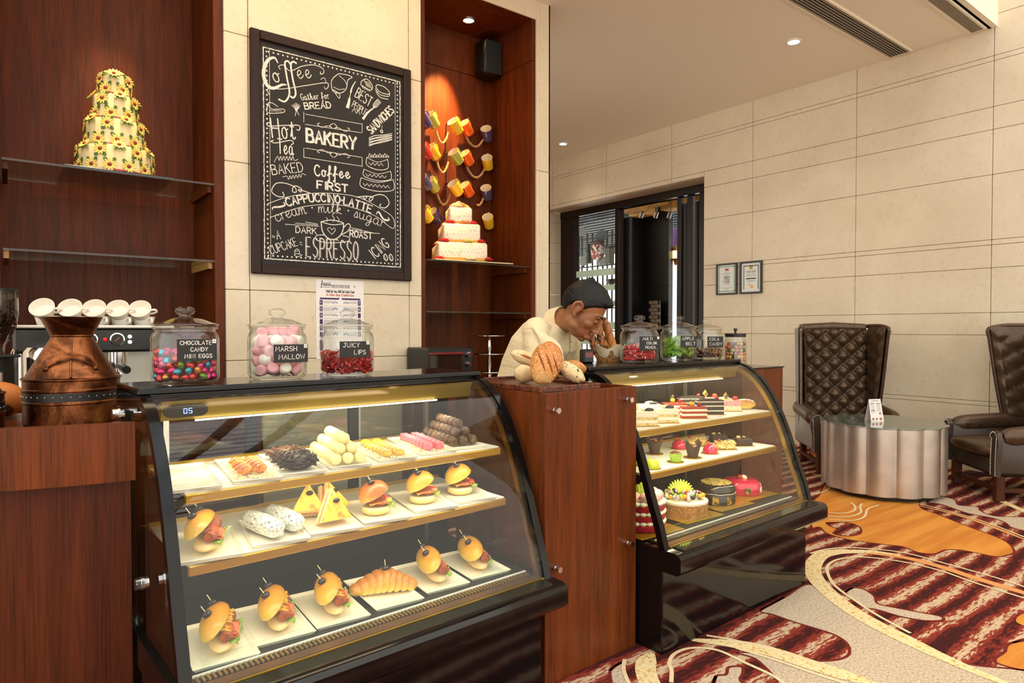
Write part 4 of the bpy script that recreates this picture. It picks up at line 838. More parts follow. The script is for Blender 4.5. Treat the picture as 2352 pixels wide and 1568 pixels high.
# triangle focaccia sandwiches
M_FOC = speck('focaccia_top', (232, 186, 70), (196, 132, 40), 60, .5, .5, .7); M_FOCS = speck('focaccia_side', (240, 222, 160), (222, 190, 116), 120, .8)
def wedge(M, label):
    t = thing('triangle_sandwich', label, 'sandwich', M, 'triangle sandwiches on the middle shelf'); tri = [(-.045, 0), (.045, 0), (0, .085)]
    for y0, nm, m in ((0, 'bread_slice', M_FOCS), (.030, 'bread_slice', [M_FOCS, M_FOC])):
        b = B(); n = 3; pts = [(x, z) for x, z in tri]; MZ = Matrix(((1, 0, 0, 0), (0, 0, 1, 0), (0, 1, 0, 0), (0, 0, 0, 1)))
        b.prism(pts, -y0 - .014, -y0, MZ); b.obj(nm, M_FOCS if y0 == 0 else M_FOCS, t, 0)
        if y0: b2 = B().prism([(x * .97, z * .97 + .001) for x, z in tri], -y0 - .0165, -y0 - .0141, MZ); b2.obj('crust', M_FOC, t, 0)
    B().prism([(x * .95, z * .92 + .001) for x, z in tri], -.030, -.014, Matrix(((1, 0, 0, 0), (0, 0, 1, 0), (0, 1, 0, 0), (0, 0, 0, 1)))).obj('filling', M_HAM, t, 0)
    olive(t, (.004, -.050, .050), 0); return t
wedge(MM[2] @ T(.006, -.022, .006) @ RZ(.18) @ RX(-.35), 'triangle sandwich with an olive standing in front on its plate')
wedge(MM[2] @ T(.022, .052, .006) @ RZ(.55) @ RX(-.55), 'triangle sandwich leaning behind on the right of its plate')
wedge(MM[2] @ T(-.036, .058, .006) @ RZ(-.2) @ RX(-.6), 'triangle sandwich lying behind on the left of its plate')
# croissant
M_CRO = bread('croissant_crust', (240, 212, 124), (224, 176, 70), (176, 110, 34), 60)
M = R1 @ T(*((PX['b'][3][0] + .0), PX['b'][3][1] + .005, ZB + .005)) @ RZ(-.42) @ S(1.16)
t = thing('croissant', 'golden croissant sandwich with ham and an olive on the bottom deck', 'croissant', M)
for k in range(9):
    x = -.068 + k * .017; s_ = 1 - .115 * abs(k - 4) ** 1.3 / 1.4
    B().sph((0, 0, 0), (.0165, .037 * s_, .031 * s_), 20, 14, T(x, -.010 * abs(k - 4) ** 1.3 * .18, .029 * s_) @ RZ(-(k - 4) * .11 + .22) @ RY(.28), lambda d: 1 + .035 * math.sin(18 * d.y + 7 * d.z) + .02 * math.sin(31 * d.z)).obj('crust_segment', M_CRO, t)
B().sph((.05, .012, .020), (.03, .028, .006)).obj('ham_slice', M_HAM, t); frill(B(), T(.03, .022, .018) @ RZ(.9), .09, .012, 18, 5).obj('lettuce', M_LETT, t); olive(t, (.005, -.006, .060))
# ---- top shelf sweets
M_BED = noisy('white_crumble', [(.3, (226, 208, 150)), (.7, (246, 238, 206))], 220, .9)
MT = []
tn = ['nothing in view, cut by the case frame', 'orange glazed rolls', 'chocolate shard logs', 'white truffle pyramid', 'yellow macaroons', 'pink cubes', 'dark truffle pyramid']
for i, (u, v) in enumerate(PX['t']): MT.append(plate(PL_T, R1, u, v, ZT, -8 - .7 * i, 'white rectangular plate holding ' + tn[i] + ' on the top shelf'))
def bed(M, label):
    b = B(); R_ = random.Random(4)
    for _ in range(420):
        x, y = R_.uniform(-.044, .044), R_.uniform(-.135, .135); b.box((x, y, .0058 + R_.uniform(0, .002)), (.005, .0045, .003), None)
    o = b.obj('crumble_bed', M_BED, None, 0, M); tag(o, label, 'crumble', None, 'stuff')
bed(MT[1], 'pale crumble bed under the orange glazed rolls'); bed(MT[4], 'pale crumble bed under the yellow macaroons'); bed(MT[5], 'pale crumble bed under the pink cubes')
def many(nm, mesh, label, cat, grp, items):
    for M in items: tag(link(nm, mesh, None, M), label, cat, grp)
R_ = random.Random(8)
rl = B().sph((0, 0, 0), (.022, .011, .011), 14, 10, None, lambda d: 1 + .08 * math.sin(d.x * 12)).mesh('glazed_roll', noisy('orange_glaze', [(.35, (150, 78, 40)), (.5, (216, 128, 44)), (.7, (238, 176, 96))], 60, .25))
many('glazed_roll', rl, 'small orange glazed roll lined up on the crumble plate', 'pastry', 'glazed rolls on the top shelf', [MT[1] @ T(-.018 + .036 * (k % 2), -.085 + .034 * (k // 2), .0205) @ RZ(.5 + R_.uniform(-.2, .2)) for k in range(10)])
ch = [mat('choc_milk', (92, 58, 30), .5), mat('choc_dark', (48, 34, 30), .45), mat('choc_mid', (70, 46, 32), .5)]
for k, (y, m, w_) in enumerate(((.075, ch[0], 'back'), (-.005, ch[2], 'middle'), (-.085, ch[1], 'front'))):
    b = B(); R2_ = random.Random(k)
    for _ in range(300):
        x = R2_.uniform(-.042, .042); a = R2_.uniform(0, PI); rr = .026 * R2_.uniform(.3, 1)
        b.box((0, 0, 0), (.020, .0022, .0045), T(x, y + rr * math.cos(a) * 1.15, .010 + rr * math.sin(a)) @ Euler((R2_.uniform(-1, 1), R2_.uniform(-.6, .6), R2_.uniform(-.7, .7))).to_matrix().to_4x4())
    b.sph((0, y, .018), (.042, .026, .020), 12, 8); tag(b.obj('chocolate_log', m, None, 0, MT[2] @ T(0, 0, .004)), 'log of chocolate shavings, the ' + w_ + ' one of three', 'chocolate', 'chocolate logs on the top shelf')
def pyramid(M, me, r, nx, ny, nm, label, cat, grp, dy):
    its = []; lay = 0
    while nx > 0 and ny > 0:
        for i in range(nx):
            for j in range(ny): its.append(M @ T((i - (nx - 1) / 2) * 2 * r, dy + (j - (ny - 1) / 2) * 2.2 * r, .005 + r + lay * r * 1.45) @ Euler((R_.uniform(0, 3), R_.uniform(0, 3), 0)).to_matrix().to_4x4())
        nx -= 1; ny -= 1; lay += 1
        if lay > 2: break
    many(nm, me, label, cat, grp, its)
sw = B().sph((0, 0, 0), .0160, 14, 10, None, lambda d: 1 + .03 * math.sin(11 * d.z + 3 * d.x)).mesh('white_truffle', mat('white_choc', (240, 226, 164), .55, sub=.2))
pyramid(MT[3], sw, .0170, 3, 7, 'white_truffle', 'creamy white truffle stacked in a pyramid', 'truffle', 'white truffles on the top shelf', -.005)
sd = B().sph((0, 0, 0), .0160, 14, 10, None, lambda d: 1 + .04 * math.sin(9 * d.z + 7 * d.x) * math.cos(6 * d.y)).mesh('dark_truffle', noisy('truffle_brown', [(.35, (66, 46, 32)), (.65, (120, 92, 66))], 90, .6, bst=.4, bs=140))
pyramid(MT[6], sd, .0170, 3, 7, 'dark_truffle', 'round brown truffle stacked in a pyramid', 'truffle', 'dark truffles on the top shelf', 0)
mc = B().sph((0, 0, 0), (.0180, .0150, .0095), 16, 10, None, lambda d: 1).mesh('yellow_macaroon', noisy('macaroon_yellow', [(.3, (206, 130, 24)), (.7, (244, 196, 66))], 60, .3, coat=.4))
many('yellow_macaroon', mc, 'shiny yellow macaroon resting on the crumble plate', 'macaroon', 'yellow macaroons on the top shelf', [MT[4] @ T(-.019 + .038 * (k % 2), -.105 + .033 * (k // 2), .0175) @ Euler((.45, .1, .1)).to_matrix().to_4x4() for k in range(14)])
pc = B().box((0, 0, 0), (.025, .019, .022), b=.003).mesh('pink_cube', noisy('pink_jelly', [(.35, (226, 96, 116)), (.65, (240, 140, 150))], 120, .5), 0)
many('pink_cube', pc, 'pink coconut cube lined up on the crumble plate', 'sweet', 'pink cubes on the top shelf', [MT[5] @ T(-.019 + .038 * (k % 2), -.112 + .030 * (k // 2), .0195) @ RZ(R_.uniform(-.1, .1)) for k in range(16)])
# ================================================================ cakes in the far case
M_BOARD = mat('gold_cake_board', (196, 150, 44), .3, .6)
def p2(u, v, z, rot=0): return R2 @ T(u, v, z) @ RZ(math.radians(rot))
def slice_cake(M, label, layers, w_=.052, L=.098, grp=None):
    t = thing('cake_slice', label, 'cake slice', M, grp); z = .0015
    B().box((0, 0, .0008), (L + .012, w_ + .010, .0016)).obj('card_base', M_BOARD, t, 0)
    for h, m in layers:
        n = 11; P = []
        for i in range(n): P.append((-L / 2 + L * i / (n - 1), .0007 * math.sin(i * 2.3 + z * 900)))
        B().box((0, 0, z + h / 2), (L, w_, h), b=.0012).obj('layer', m, t, 0); z += h
    return t, z
C_SPG = speck('sponge_pale', (226, 196, 132), (190, 148, 84), 90, .8); C_CRM = mat('cream', (240, 230, 200), .5, sub=.1); C_RED = speck('sponge_red', (168, 58, 34), (136, 40, 24), 90, .8); C_CHO = speck('sponge_chocolate', (58, 40, 32), (38, 26, 22), 90, .8)
C_PNK = speck('pink_mousse', (226, 158, 150), (206, 120, 116), 70, .5); C_VAN = speck('vanilla_mousse', (226, 208, 168), (150, 110, 80), 160, .5, .62, .68); C_DCH = mat('chocolate_gloss', (36, 24, 20), .2)
M_BERRY = mat('berry_red', (150, 24, 34), .25); M_PHYS = mat('physalis', (232, 168, 28), .3); M_HUSK = mat('husk', (214, 196, 140), .7); M_GOLDL = noisy('gold_leaf_choc', [(.4, (74, 54, 26)), (.6, (196, 160, 60))], 60, .35)
TIR = [(.011, C_SPG), (.012, C_CRM), (.011, C_SPG), (.022, C_CRM)]; RV = [(.010, C_RED), (.009, C_CRM), (.010, C_RED), (.009, C_CRM), (.010, C_RED)]
CH = [(.013, C_CHO), (.005, C_CRM), (.016, C_CHO), (.005, C_CRM), (.014, C_CHO), (.004, C_CRM), (.006, C_CHO)]; PK = [(.024, C_VAN), (.024, C_PNK)]
def choc_fan(t, z, x=.02):
    B().sph((x, 0, z + .004), (.020, .012, .008)).obj('chocolate_curl', C_DCH, t); B().sph((x - .012, .006, z + .006), (.024, .010, .007)).obj('cream_curl', C_CRM, t)
def physalis(t, z, x=-.01):
    f = B().sph((x, 0, z + .011), .011).obj('fruit', M_PHYS, t); b = B()
    for k in range(4): b.add([(x, 0, z + .018), (x + .016 * math.cos(k * 1.57 - .5), .012 * math.sin(k * 1.57), z + .036), (x + .007 * math.cos(k * 1.57), .007 * math.sin(k * 1.57), z + .026)], [(0, 1, 2)])
    b.obj('husk', M_HUSK, f, 0)
zs = .7725
for u, v, lb in ((.30, .30, 'tiramisu slice in front on the top shelf of the cake case'), (.36, .43, 'tiramisu slice behind on the top shelf of the cake case'), (.165, .295, 'tiramisu slice at far left, cut off by the case frame')):
    t, z = slice_cake(p2(u, v, zs, -33), lb, TIR, grp='tiramisu slices'); choc_fan(t, z)
for u, v, lb in ((.50, .305, 'red velvet slice in front beside the chocolate slice'), (.55, .44, 'red velvet slice behind the front red velvet slice')):
    t, z = slice_cake(p2(u, v, zs, -35), lb, RV, .044, .105, 'red velvet slices'); physalis(t, z, -.008); B().sph((.026, .004, z + .008), .0095).obj('raspberry', M_BERRY, t); B().box((-.03, .005, z + .012), (.003, .022, .026), RY(.3) @ T(0, 0, 0)).obj('chocolate_square', C_DCH, t)
for u, v, lb in ((.66, .335, 'tall chocolate layer slice in front on the top shelf'), (.70, .46, 'tall chocolate layer slice behind on the top shelf')):
    t, z = slice_cake(p2(u, v, zs, -36), lb, CH, .044, .118, 'chocolate layer slices'); B().sph((.034, 0, z + .006), .009).obj('cherry', M_BERRY, t)
    for k in range(5): B().cyl((-.05 + k * .012, -.012 + .005 * (k % 3), z + .003), (-.01 + k * .010, -.008 + .006 * (k % 2), z + .004), .0025, n=6).obj('chocolate_stick', C_CHO, t)
for u, v, lb in ((.83, .345, 'pink mousse slice in front with a strawberry'), (.86, .475, 'pink mousse slice behind with a gold leaf diamond')):
    t, z = slice_cake(p2(u, v, zs, -36), lb, PK, .044, .10, 'pink mousse slices'); B().sph((.030, 0, z + .009), (.013, .007, .010)).obj('strawberry', M_TOM, t)
    B().add([(-.012, 0, z), (-.028, .002, z + .020), (-.014, .004, z + .038), (.000, .002, z + .018), (-.014, .006, z + .018)], [(0, 1, 4), (1, 2, 4), (2, 3, 4), (3, 0, 4), (3, 2, 1, 0)]).obj('gold_leaf_diamond', M_GOLDL, t, 0)
M_SUG = mat('sugar_dust', (240, 234, 220), .9)
for u, v, lb in ((.955, .335, 'sugar dusted pastry roll in front at the right end of the shelf'), (.955, .45, 'sugar dusted pastry roll behind at the right end of the shelf')):
    t = thing('pastry_roll', lb, 'pastry', p2(u - .01, v, zs, -34), 'sugar dusted rolls')
    B().sph((0, 0, .024), (.052, .026, .024), 20, 12, None, lambda d: 1 + .04 * math.sin(16 * d.x)).obj('roll', M_CRO, t); b = B(); R_ = random.Random(5)
    for _ in range(150): a, q = R_.uniform(-1, 1), R_.uniform(-.8, .8); b.box((.04 * a, .018 * q, .0242 + .0238 * math.sqrt(max(0, 1 - (.77 * a) ** 2 - (.69 * q) ** 2))), (.006, .005, .0012))
    o = b.obj('icing_sugar', M_SUG, t, 0); o['kind'] = 'stuff'
    B().lathe([(0, 0), (.010, 0), (.012, .004), (0, .006)], 12, T(-.046, -.006, .022) @ RY(-PI / 2), cap=False).obj('cream_end', C_CRM, t)
# middle shelf
zm = .6145
def board(t, r=.036): B().lathe([(0, 0), (r, 0), (r, .0016), (0, .0016)], 24, cap=False).obj('card_disc', M_BOARD, t)
MGRN = mat('paper_green', (160, 200, 34), .6); MDOT = mat('paper_dot', (236, 238, 190), .6); M_TULIP = mat('tulip_paper', (72, 52, 38), .6); M_CAKEB = bread('muffin_top', (186, 130, 60), (140, 82, 32), (84, 44, 20))
def cupcake(u, v, lb):
    t = thing('cupcake', lb, 'cupcake', p2(u, v, zm), 'cupcakes in green spotted cases'); board(t, .034)
    c = B().lathe([(0, .002), (.019, .002), (.027, .036), (.026, .036), (0, .030)], 40, None, False, lambda a, z: 1 + .025 * math.cos(20 * a)).obj('paper_case', MGRN, t); b = B()
    for k in range(4):
        for i in range(16): a = (i + .5 * (k % 2)) * 2 * PI / 16; r = .0196 + .008 * (.007 + k * .0075) / .034 + .0006; b.sph((r * math.cos(a), r * math.sin(a), .008 + k * .0075), (.0014, .0014, .0016), 6, 4)
    b.obj('paper_spots', MDOT, c); B().sph((0, 0, .034), (.0245, .0245, .008), 20, 8).obj('sponge_top', M_CAKEB, t)
    b = B(); R_ = random.Random(2)
    for _ in range(26): b.sph((R_.uniform(-.014, .014), R_.uniform(-.014, .014), .0405), .0022, 6, 4)
    b.obj('crumb_topping', M_CAKEB, t)
cupcake(.325, .265, 'cupcake in a green spotted case in front on the middle shelf'); cupcake(.16, .33, 'cupcake in a green spotted case at left, half hidden by the case frame'); 
def muffin(u, v, lb):
    t = thing('muffin', lb, 'muffin', p2(u, v, zm), 'muffins in brown tulip papers'); board(t, .038)
    vs = []; fs = []; n = 24
    for k in range(4):
        for i in range(n):
            a = 2 * PI * i / n; r = (.020, .026, .031, .036)[k] * (1 + (.0, .02, .08, .16)[k] * math.cos(4 * a)); z = (.002, .028, .046, .060)[k] + (0, 0, .004, .014)[k] * math.cos(4 * a); vs.append((r * math.cos(a), r * math.sin(a), z))
    for k in range(3):
        for i in range(n): j = (i + 1) % n; fs.append((k * n + i, k * n + j, k * n + n + j, k * n + n + i))
    fs.append(tuple(range(n - 1, -1, -1))); B().add(vs, fs).obj('tulip_paper', M_TULIP, t, 25)
    B().sph((0, 0, .044), (.026, .026, .012), 18, 8, None, lambda d: 1 + .05 * math.sin(9 * d.x + 8 * d.y)).obj('muffin_top', M_CAKEB, t); B().sph((.004, -.004, .057), (.008, .006, .004)).obj('orange_glaze', MATS['orange_glaze'], t)
muffin(.455, .275, 'brown tulip paper muffin in front beside the pink dome'); muffin(.40, .43, 'brown tulip paper muffin behind at left of the middle shelf')
M_DOME = mat('pink_glaze', (206, 28, 70), .12, coat=.6)
def dome_cake(u, v, lb):
    t = thing('dome_cake', lb, 'cake', p2(u, v, zm), 'glazed pink dome cakes'); board(t, .038)
    B().lathe([(0, .002), (.031, .002), (.032, .010), (.029, .022), (.020, .033), (.009, .038), (0, .039)], 28, cap=False).obj('dome', M_DOME, t)
    B().tube([(-.012, -.022, .026), (.0, -.016, .0345), (.012, -.010, .0365)], .0014, 6).obj('icing_line', C_CRM, t); B().sph((-.004, .008, .044), (.011, .009, .005)).obj('fruit_slice', M_TOM, t)
    B().add([(-.016, .01, .036), (-.010, .012, .036), (-.016, .014, .064)], [(0, 1, 2)]).add([(-.016, .013, .036), (-.010, .015, .036), (-.016, .0145, .064)], [(2, 1, 0)]).obj('chocolate_shard', M_GOLDL, t, 0)
dome_cake(.595, .285, 'glossy pink dome cake in front on the middle shelf'); dome_cake(.585, .44, 'glossy pink dome cake behind with a strawberry on top')
M_ALM = noisy('almond_flake', [(.3, (196, 150, 74)), (.7, (240, 218, 156))], 60, .6)
def flake_cake(u, v, lb):
    t = thing('almond_bar', lb, 'pastry', p2(u, v, zm, -35), 'almond flake bars'); B().box((0, 0, .001), (.10, .046, .002)).obj('card_base', M_BOARD, t, 0); b = B(); R_ = random.Random(9)
    b.box((0, 0, .016), (.084, .034, .028), b=.006)
    for _ in range(240): b.box((0, 0, 0), (.011, .007, .001), T(R_.uniform(-.044, .044), R_.uniform(-.019, .019), R_.uniform(.008, .036)) @ Euler((R_.uniform(-1, 1), R_.uniform(-1, 1), R_.uniform(0, 3))).to_matrix().to_4x4())
    o = b.obj('almond_coating', M_ALM, t, 0); B().sph((-.03, 0, .042), .007).obj('cherry', M_BERRY, t)
flake_cake(.725, .295, 'almond flaked bar in front of the middle shelf'); flake_cake(.70, .43, 'almond flaked bar behind with a red cherry')
for u, v, lb in ((.875, .30, 'square chocolate walnut cake in front at the right of the middle shelf'), (.875, .43, 'square chocolate walnut cake behind at the right of the middle shelf')):
    t = thing('walnut_brownie', lb, 'cake', p2(u, v, zm, -36), 'chocolate walnut cakes'); B().box((0, 0, .001), (.088, .062, .002)).obj('card_base', M_BOARD, t, 0); B().box((0, 0, .018), (.074, .05, .032), b=.004).obj('cake_body', C_CHO, t, 0); R_ = random.Random(3)
    for k in range(9): B().sph((R_.uniform(-.024, .024), R_.uniform(-.014, .014), .037), (.010, .008, .006), 8, 6, RZ(R_.uniform(-.2, .2)), lambda d: 1 + .2 * math.sin(9 * d.x)).obj('walnut', M_ALM if k % 2 else C_DCH, t)
t = thing('lemon_dome', 'bright yellow dome cake at far left, cut off by the case frame', 'cake', p2(.155, .25, zm)); board(t); B().lathe([(0, .002), (.03, .002), (.031, .012), (.026, .026), (.012, .036), (0, .038)], 24, cap=False).obj('dome', mat('lemon_glaze', (206, 214, 20), .15, coat=.5), t)
# bottom deck: whole cakes on gold boards
zd = .3820
def cboard(u, v, rot, lb): tag(B().box((0, 0, .0015), (.235, .235, .003), b=.001).obj('cake_board', M_BOARD, None, 0, p2(u, v, zd, rot)), lb, 'cake board', 'gold boards in the cake case'); return p2(u, v, zd + .0032, rot)
M = cboard(.135, .285, -4, 'gold cake board under the red velvet layer cake'); t = thing('red_layer_cake', 'tall red velvet layer cake with cream frills at left of the cake case', 'cake', M)
M_RV = speck('red_velvet', (176, 22, 40), (140, 14, 30), 80, .9)
for k in range(3):
    B().lathe([(0, .002 + k * .036), (.088, .002 + k * .036), (.092, .008 + k * .036), (.092, .022 + k * .036), (.088, .027 + k * .036), (0, .027 + k * .036)], 36, cap=False).obj('sponge_layer', M_RV, t)
    f = B()
    for i in range(22): a = 2 * PI * i / 22; f.sph((.084 * math.cos(a), .084 * math.sin(a), .0325 + k * .036), (.014, .014, .009), 8, 6)
    f.lathe([(0, .028 + k * .036), (.078, .028 + k * .036), (.078, .038 + k * .036), (0, .038 + k * .036)], 24, cap=False); f.obj('cream_frill', C_CRM, t)
for i in range(9): a = 2 * PI * i / 9; B().sph((.062 * math.cos(a), .062 * math.sin(a), .126), (.024, .024, .020), 12, 8, None, lambda d: 1 + .07 * math.sin(14 * d.z + 5 * math.atan2(d.y, d.x))).obj('cream_swirl', speck('pink_cream', (240, 190, 178), (206, 96, 90), 60, .6), t)
for k in range(5): B().sph((-.03 + k * .016, 0, .142), (.004, .016, .024), 10, 8, RZ(.3 * k - .6)).obj('apple_slice', mat('apple_green', (196, 212, 96), .4), t)
M = cboard(.425, .30, -4, 'gold cake board under the fruit topped cake'); t = thing('fruit_cake', 'nut crusted cake piled with glazed fruit and a fanned green apple', 'cake', M)
B().lathe([(0, 0), (.098, 0), (.100, .05), (.094, .056), (0, .056)], 40, cap=False, f=lambda a, z: 1 + .008 * math.sin(31 * a + z * 500)).obj('nut_side', noisy('nut_crust', [(.3, (126, 76, 30)), (.6, (196, 140, 72))], 120, .7, bst=.8, bs=130), t)
B().lathe([(.100, .050), (.101, .058), (.094, .062), (.0, .060)], 40, cap=False, f=lambda a, z: 1 + .006 * math.sin(17 * a)).obj('cream_rim', C_CRM, t)
R_ = random.Random(12); FR = [M_TOM, M_PHYS, M_BERRY, mat('grape_dark', (44, 24, 48), .2), mat('kiwi', (150, 170, 60), .4), M_PHYS, noisy('dragon_fruit', [(.45, (224, 214, 204)), (.6, (60, 50, 50))], 130, .4)]
frm = [B().sph((0, 0, 0), (.011, .009, .009), 10, 7).mesh('fruit_piece', m) for m in FR] + [B().box((0, 0, 0), (.018, .016, .013), b=.003).mesh('fruit_piece', FR[-1])]
for i in range(80):
    a = R_.uniform(0, 2 * PI); r = .084 * math.sqrt(R_.random()); link('fruit_piece', R_.choice(frm), t, T(r * math.cos(a), r * math.sin(a), .066 + .022 * (1 - r / .09) + R_.uniform(0, .012)) @ Euler((R_.uniform(0, 3), R_.uniform(0, 3), 0)).to_matrix().to_4x4())
for k in range(11):
    a = -1.15 + k * .23; B().sph((0, 0, 0), (.0068, .0016, .027), 12, 10, T(-.012, .004, .082) @ RZ(-.93) @ RX(-.25) @ RY(a) @ RZ(.5) @ T(0, 0, .030)).obj('apple_slice', mat('apple_fan', (206, 214, 70), .4), t)
M = cboard(.685, .315, -4, 'gold cake board under the dark chocolate cake'); t = thing('chocolate_cake', 'dark glossy chocolate cake with a gold flecked disc on top', 'cake', M)
B().lathe([(0, 0), (.082, 0), (.082, .040), (.080, .043), (.080, .046), (.083, .049), (.083, .068), (.076, .080), (.066, .084), (0, .084)], 44, cap=False).obj('cake_body', mat('choc_glaze', (34, 24, 20), .18, coat=.4), t)
B().lathe([(0, .0845), (.064, .0845), (.066, .087), (.064, .0895), (0, .0895)], 36, cap=False).obj('gold_disc', noisy('gold_flecks', [(.44, (40, 30, 20)), (.52, (206, 178, 90))], 150, .5), t)
for a in (-2.5, -1.75, -1.0, -.25, .5): B().add([(.0832 * math.cos(a + d), .0832 * math.sin(a + d), z) for d, z in ((-.16, .004), (.16, .004), (.16, .036), (-.16, .036))] + [(.081 * math.cos(a), .081 * math.sin(a), .02)], [(0, 1, 2, 3), (0, 4, 1), (1, 4, 2), (2, 4, 3), (3, 4, 0)]).obj('gold_tile', M_GOLDL, t, 0)
B().tube([(.0835 * math.cos(a), .0835 * math.sin(a), .0485 + .001 * math.sin(9 * a)) for a in [k * 2 * PI / 40 for k in range(40)]], .0012, 6, closed=True).obj('sugar_line', C_CRM, t)
M = cboard(.925, .335, -4, 'gold cake board under the pink glazed cake'); t = thing('pink_glazed_cake', 'glossy pink glazed cake with strawberries on top at right of the case', 'cake', M)
B().lathe([(0, 0), (.084, 0), (.088, .006), (.088, .040), (.080, .056), (.060, .062), (0, .063)], 44, cap=False, f=lambda a, z: 1 + .05 * math.cos(4 * a)).obj('cake_body', M_DOME, t)
for k in range(4): B().sph((.0 + .012 * math.cos(k * 1.6), .012 * math.sin(k * 1.6), .070), (.012, .007, .010), 10, 8, RZ(k)).obj('strawberry' if k % 2 else 'nut_cluster', M_TOM if k % 2 else C_CRM, t)
for a in (-2.2, -1.35, -.5): B().lathe([(0, .0), (.015, .0), (.016, .0015), (.012, .003), (0, .003)], 16, RZ(a) @ T(.0885, 0, .026) @ RY(PI / 2), cap=False).obj('cream_medallion', C_CRM if a > -1.5 else M_GOLDL, t)
# ================================================================ niche cakes, mugs, speaker
# --- four tier daisy cake
cx, cy, cz0 = .466, 3.955, 1.9145
tag(B().box((0, 0, .006), (.47, .40, .012), b=.002).obj('cake_slab', mat('slate_board', (16, 16, 18), .2), None, 0, T(cx - .0, cy, cz0)), 'thin black board under the daisy cake', 'cake board')
dk = thing('daisy_cake', 'four tier cream cake covered in yellow daisies on the glass shelf', 'cake', T(cx, cy, cz0 + .0125))
M_FOND = mat('cream_fondant', (236, 216, 160), .55); M_RIB = mat('red_ribbon', (186, 28, 24), .4)
M_PETAL = noisy('petal_yellow', [(.3, (244, 206, 74)), (.7, (250, 232, 140))], 90, .6); M_LEAF = mat('fondant_leaf', (70, 112, 34), .5); M_EYE = mat('daisy_centre', (140, 44, 24), .6)
pet = B()
for k in range(11):
    a = 2 * PI * k / 11; pet.sph((0, 0, 0), (.0088, .0038, .0018), 8, 5, RZ(a) @ T(.0135, 0, .003) @ RY(-.25))
ME_PET = pet.mesh('petals', M_PETAL); ME_EYE = B().sph((0, 0, .004), (.0062, .0062, .0035), 10, 6).mesh('daisy_centre', M_EYE)
lf = B().sph((0, 0, 0), (.0125, .0068, .0014), 10, 5, None, lambda d: 1 - .25 * d.x).mesh('leaf', M_LEAF)
def daisy(par, p, nrm, up=True, leaves=2, s=1.0):
    q = Vector(nrm).to_track_quat('Z', 'Y').to_matrix().to_4x4(); f = link('daisy', ME_PET, par, T(*p) @ q @ S(s * 1.45)); link('daisy_eye', ME_EYE, f)
    for k in range(leaves):
        a = (-2.2, -.95, 2.2, .95)[k] if up else (2.2, .95, -2.2, -.95)[k]; link('leaf', lf, f, RZ(a) @ T(.021, 0, -.0005))
tiers = [(.168, .0, .135), (.130, .135, .275), (.098, .275, .405), (.068, .405, .515)]
for k, (r, z0, z1) in enumerate(tiers):
    tr = B().lathe([(0, z0), (r, z0), (r, z1 - .008), (r - .006, z1), (0, z1)], 48, cap=False).obj('tier', M_FOND, dk)
    B().lathe([(r + .0015, z0 + .002), (r + .0015, z0 + .013), (r, z0 + .013)], 48, cap=False).obj('ribbon', M_RIB, tr)
    n = (13, 10, 8, 6)[k]
    for i in range(n):
        a = 2 * PI * (i + .25 * k) / n + .1; d = Vector((math.cos(a), math.sin(a), 0))
        if d.y > .45: continue
        daisy(tr, d * (r + .002) + Vector((0, 0, z0 + .032)), d, False, 2)
        a2 = a + PI / n; d2 = Vector((math.cos(a2), math.sin(a2), 0))
        if i % 2 == 0: daisy(tr, d2 * (r + .001) + Vector((0, 0, z1 - .028)), d2 + Vector((0, 0, .1)), True, 4)
        else: daisy(tr, d2 * (r + .0) + Vector((0, 0, z1 - .003)), d2 + Vector((0, 0, .8)), True, 2)
for i in range(9): a = 2 * PI * i / 9; rr = .045 if i else 0; d = Vector((math.cos(a) * .6 * (i > 0), math.sin(a) * .6 * (i > 0), 1)); daisy(dk, (rr * math.cos(a), rr * math.sin(a), .518 + (.02 if i == 0 else .004)), d, True, 1)
# --- square three tier cake
M_ICE = speck('piped_icing', (236, 224, 200), (220, 204, 176), 50, .6); M_GRIB = mat('gold_ribbon', (196, 140, 40), .35, .3); M_PEARL = mat('dark_pearl', (70, 56, 40), .4)
qx, qy, qz = 2.545, 3.92, 1.6025
sb = thing('square_cake', 'three tier square white dotted cake with ribbon and sugar roses', 'cake', T(qx, qy, qz) @ RZ(math.radians(-24)))
tag(B().box((0, 0, .004), (.60, .46, .008), b=.002).obj('cake_slab', mat('silver_board', (206, 190, 150), .3, .4), None, 0, T(qx + .02, qy + .01, qz) @ RZ(math.radians(-6))), 'thin pale board under the square white cake', 'cake board')
rose_cols = {'r': mat('rose_red', (196, 30, 36), .5), 'y': mat('rose_yellow', (224, 200, 96), .6), 'c': mat('rose_cream', (236, 218, 176), .6), 'o': mat('rose_peach', (216, 130, 80), .6)}
rm = {}
for k, m in rose_cols.items():
    b = B()
    for L in range(3):
        for i in range(4 + L): a = 2 * PI * i / (4 + L) + L; r = .004 + L * .0055; b.sph((0, 0, 0), (.0085, .0024, .010 - L * .0015), 8, 6, RZ(a) @ T(0, r, .010 - L * .002) @ RX(-.25 - L * .3))
    rm[k] = b.mesh('sugar_rose', m)
def rose(par, k, p, s=1.0): link('sugar_rose', rm[k], par, T(*p) @ RZ(rnd.uniform(0, 6)) @ S(s))
sq = [(.345, .0085, .135), (.262, .135, .268), (.165, .268, .39)]
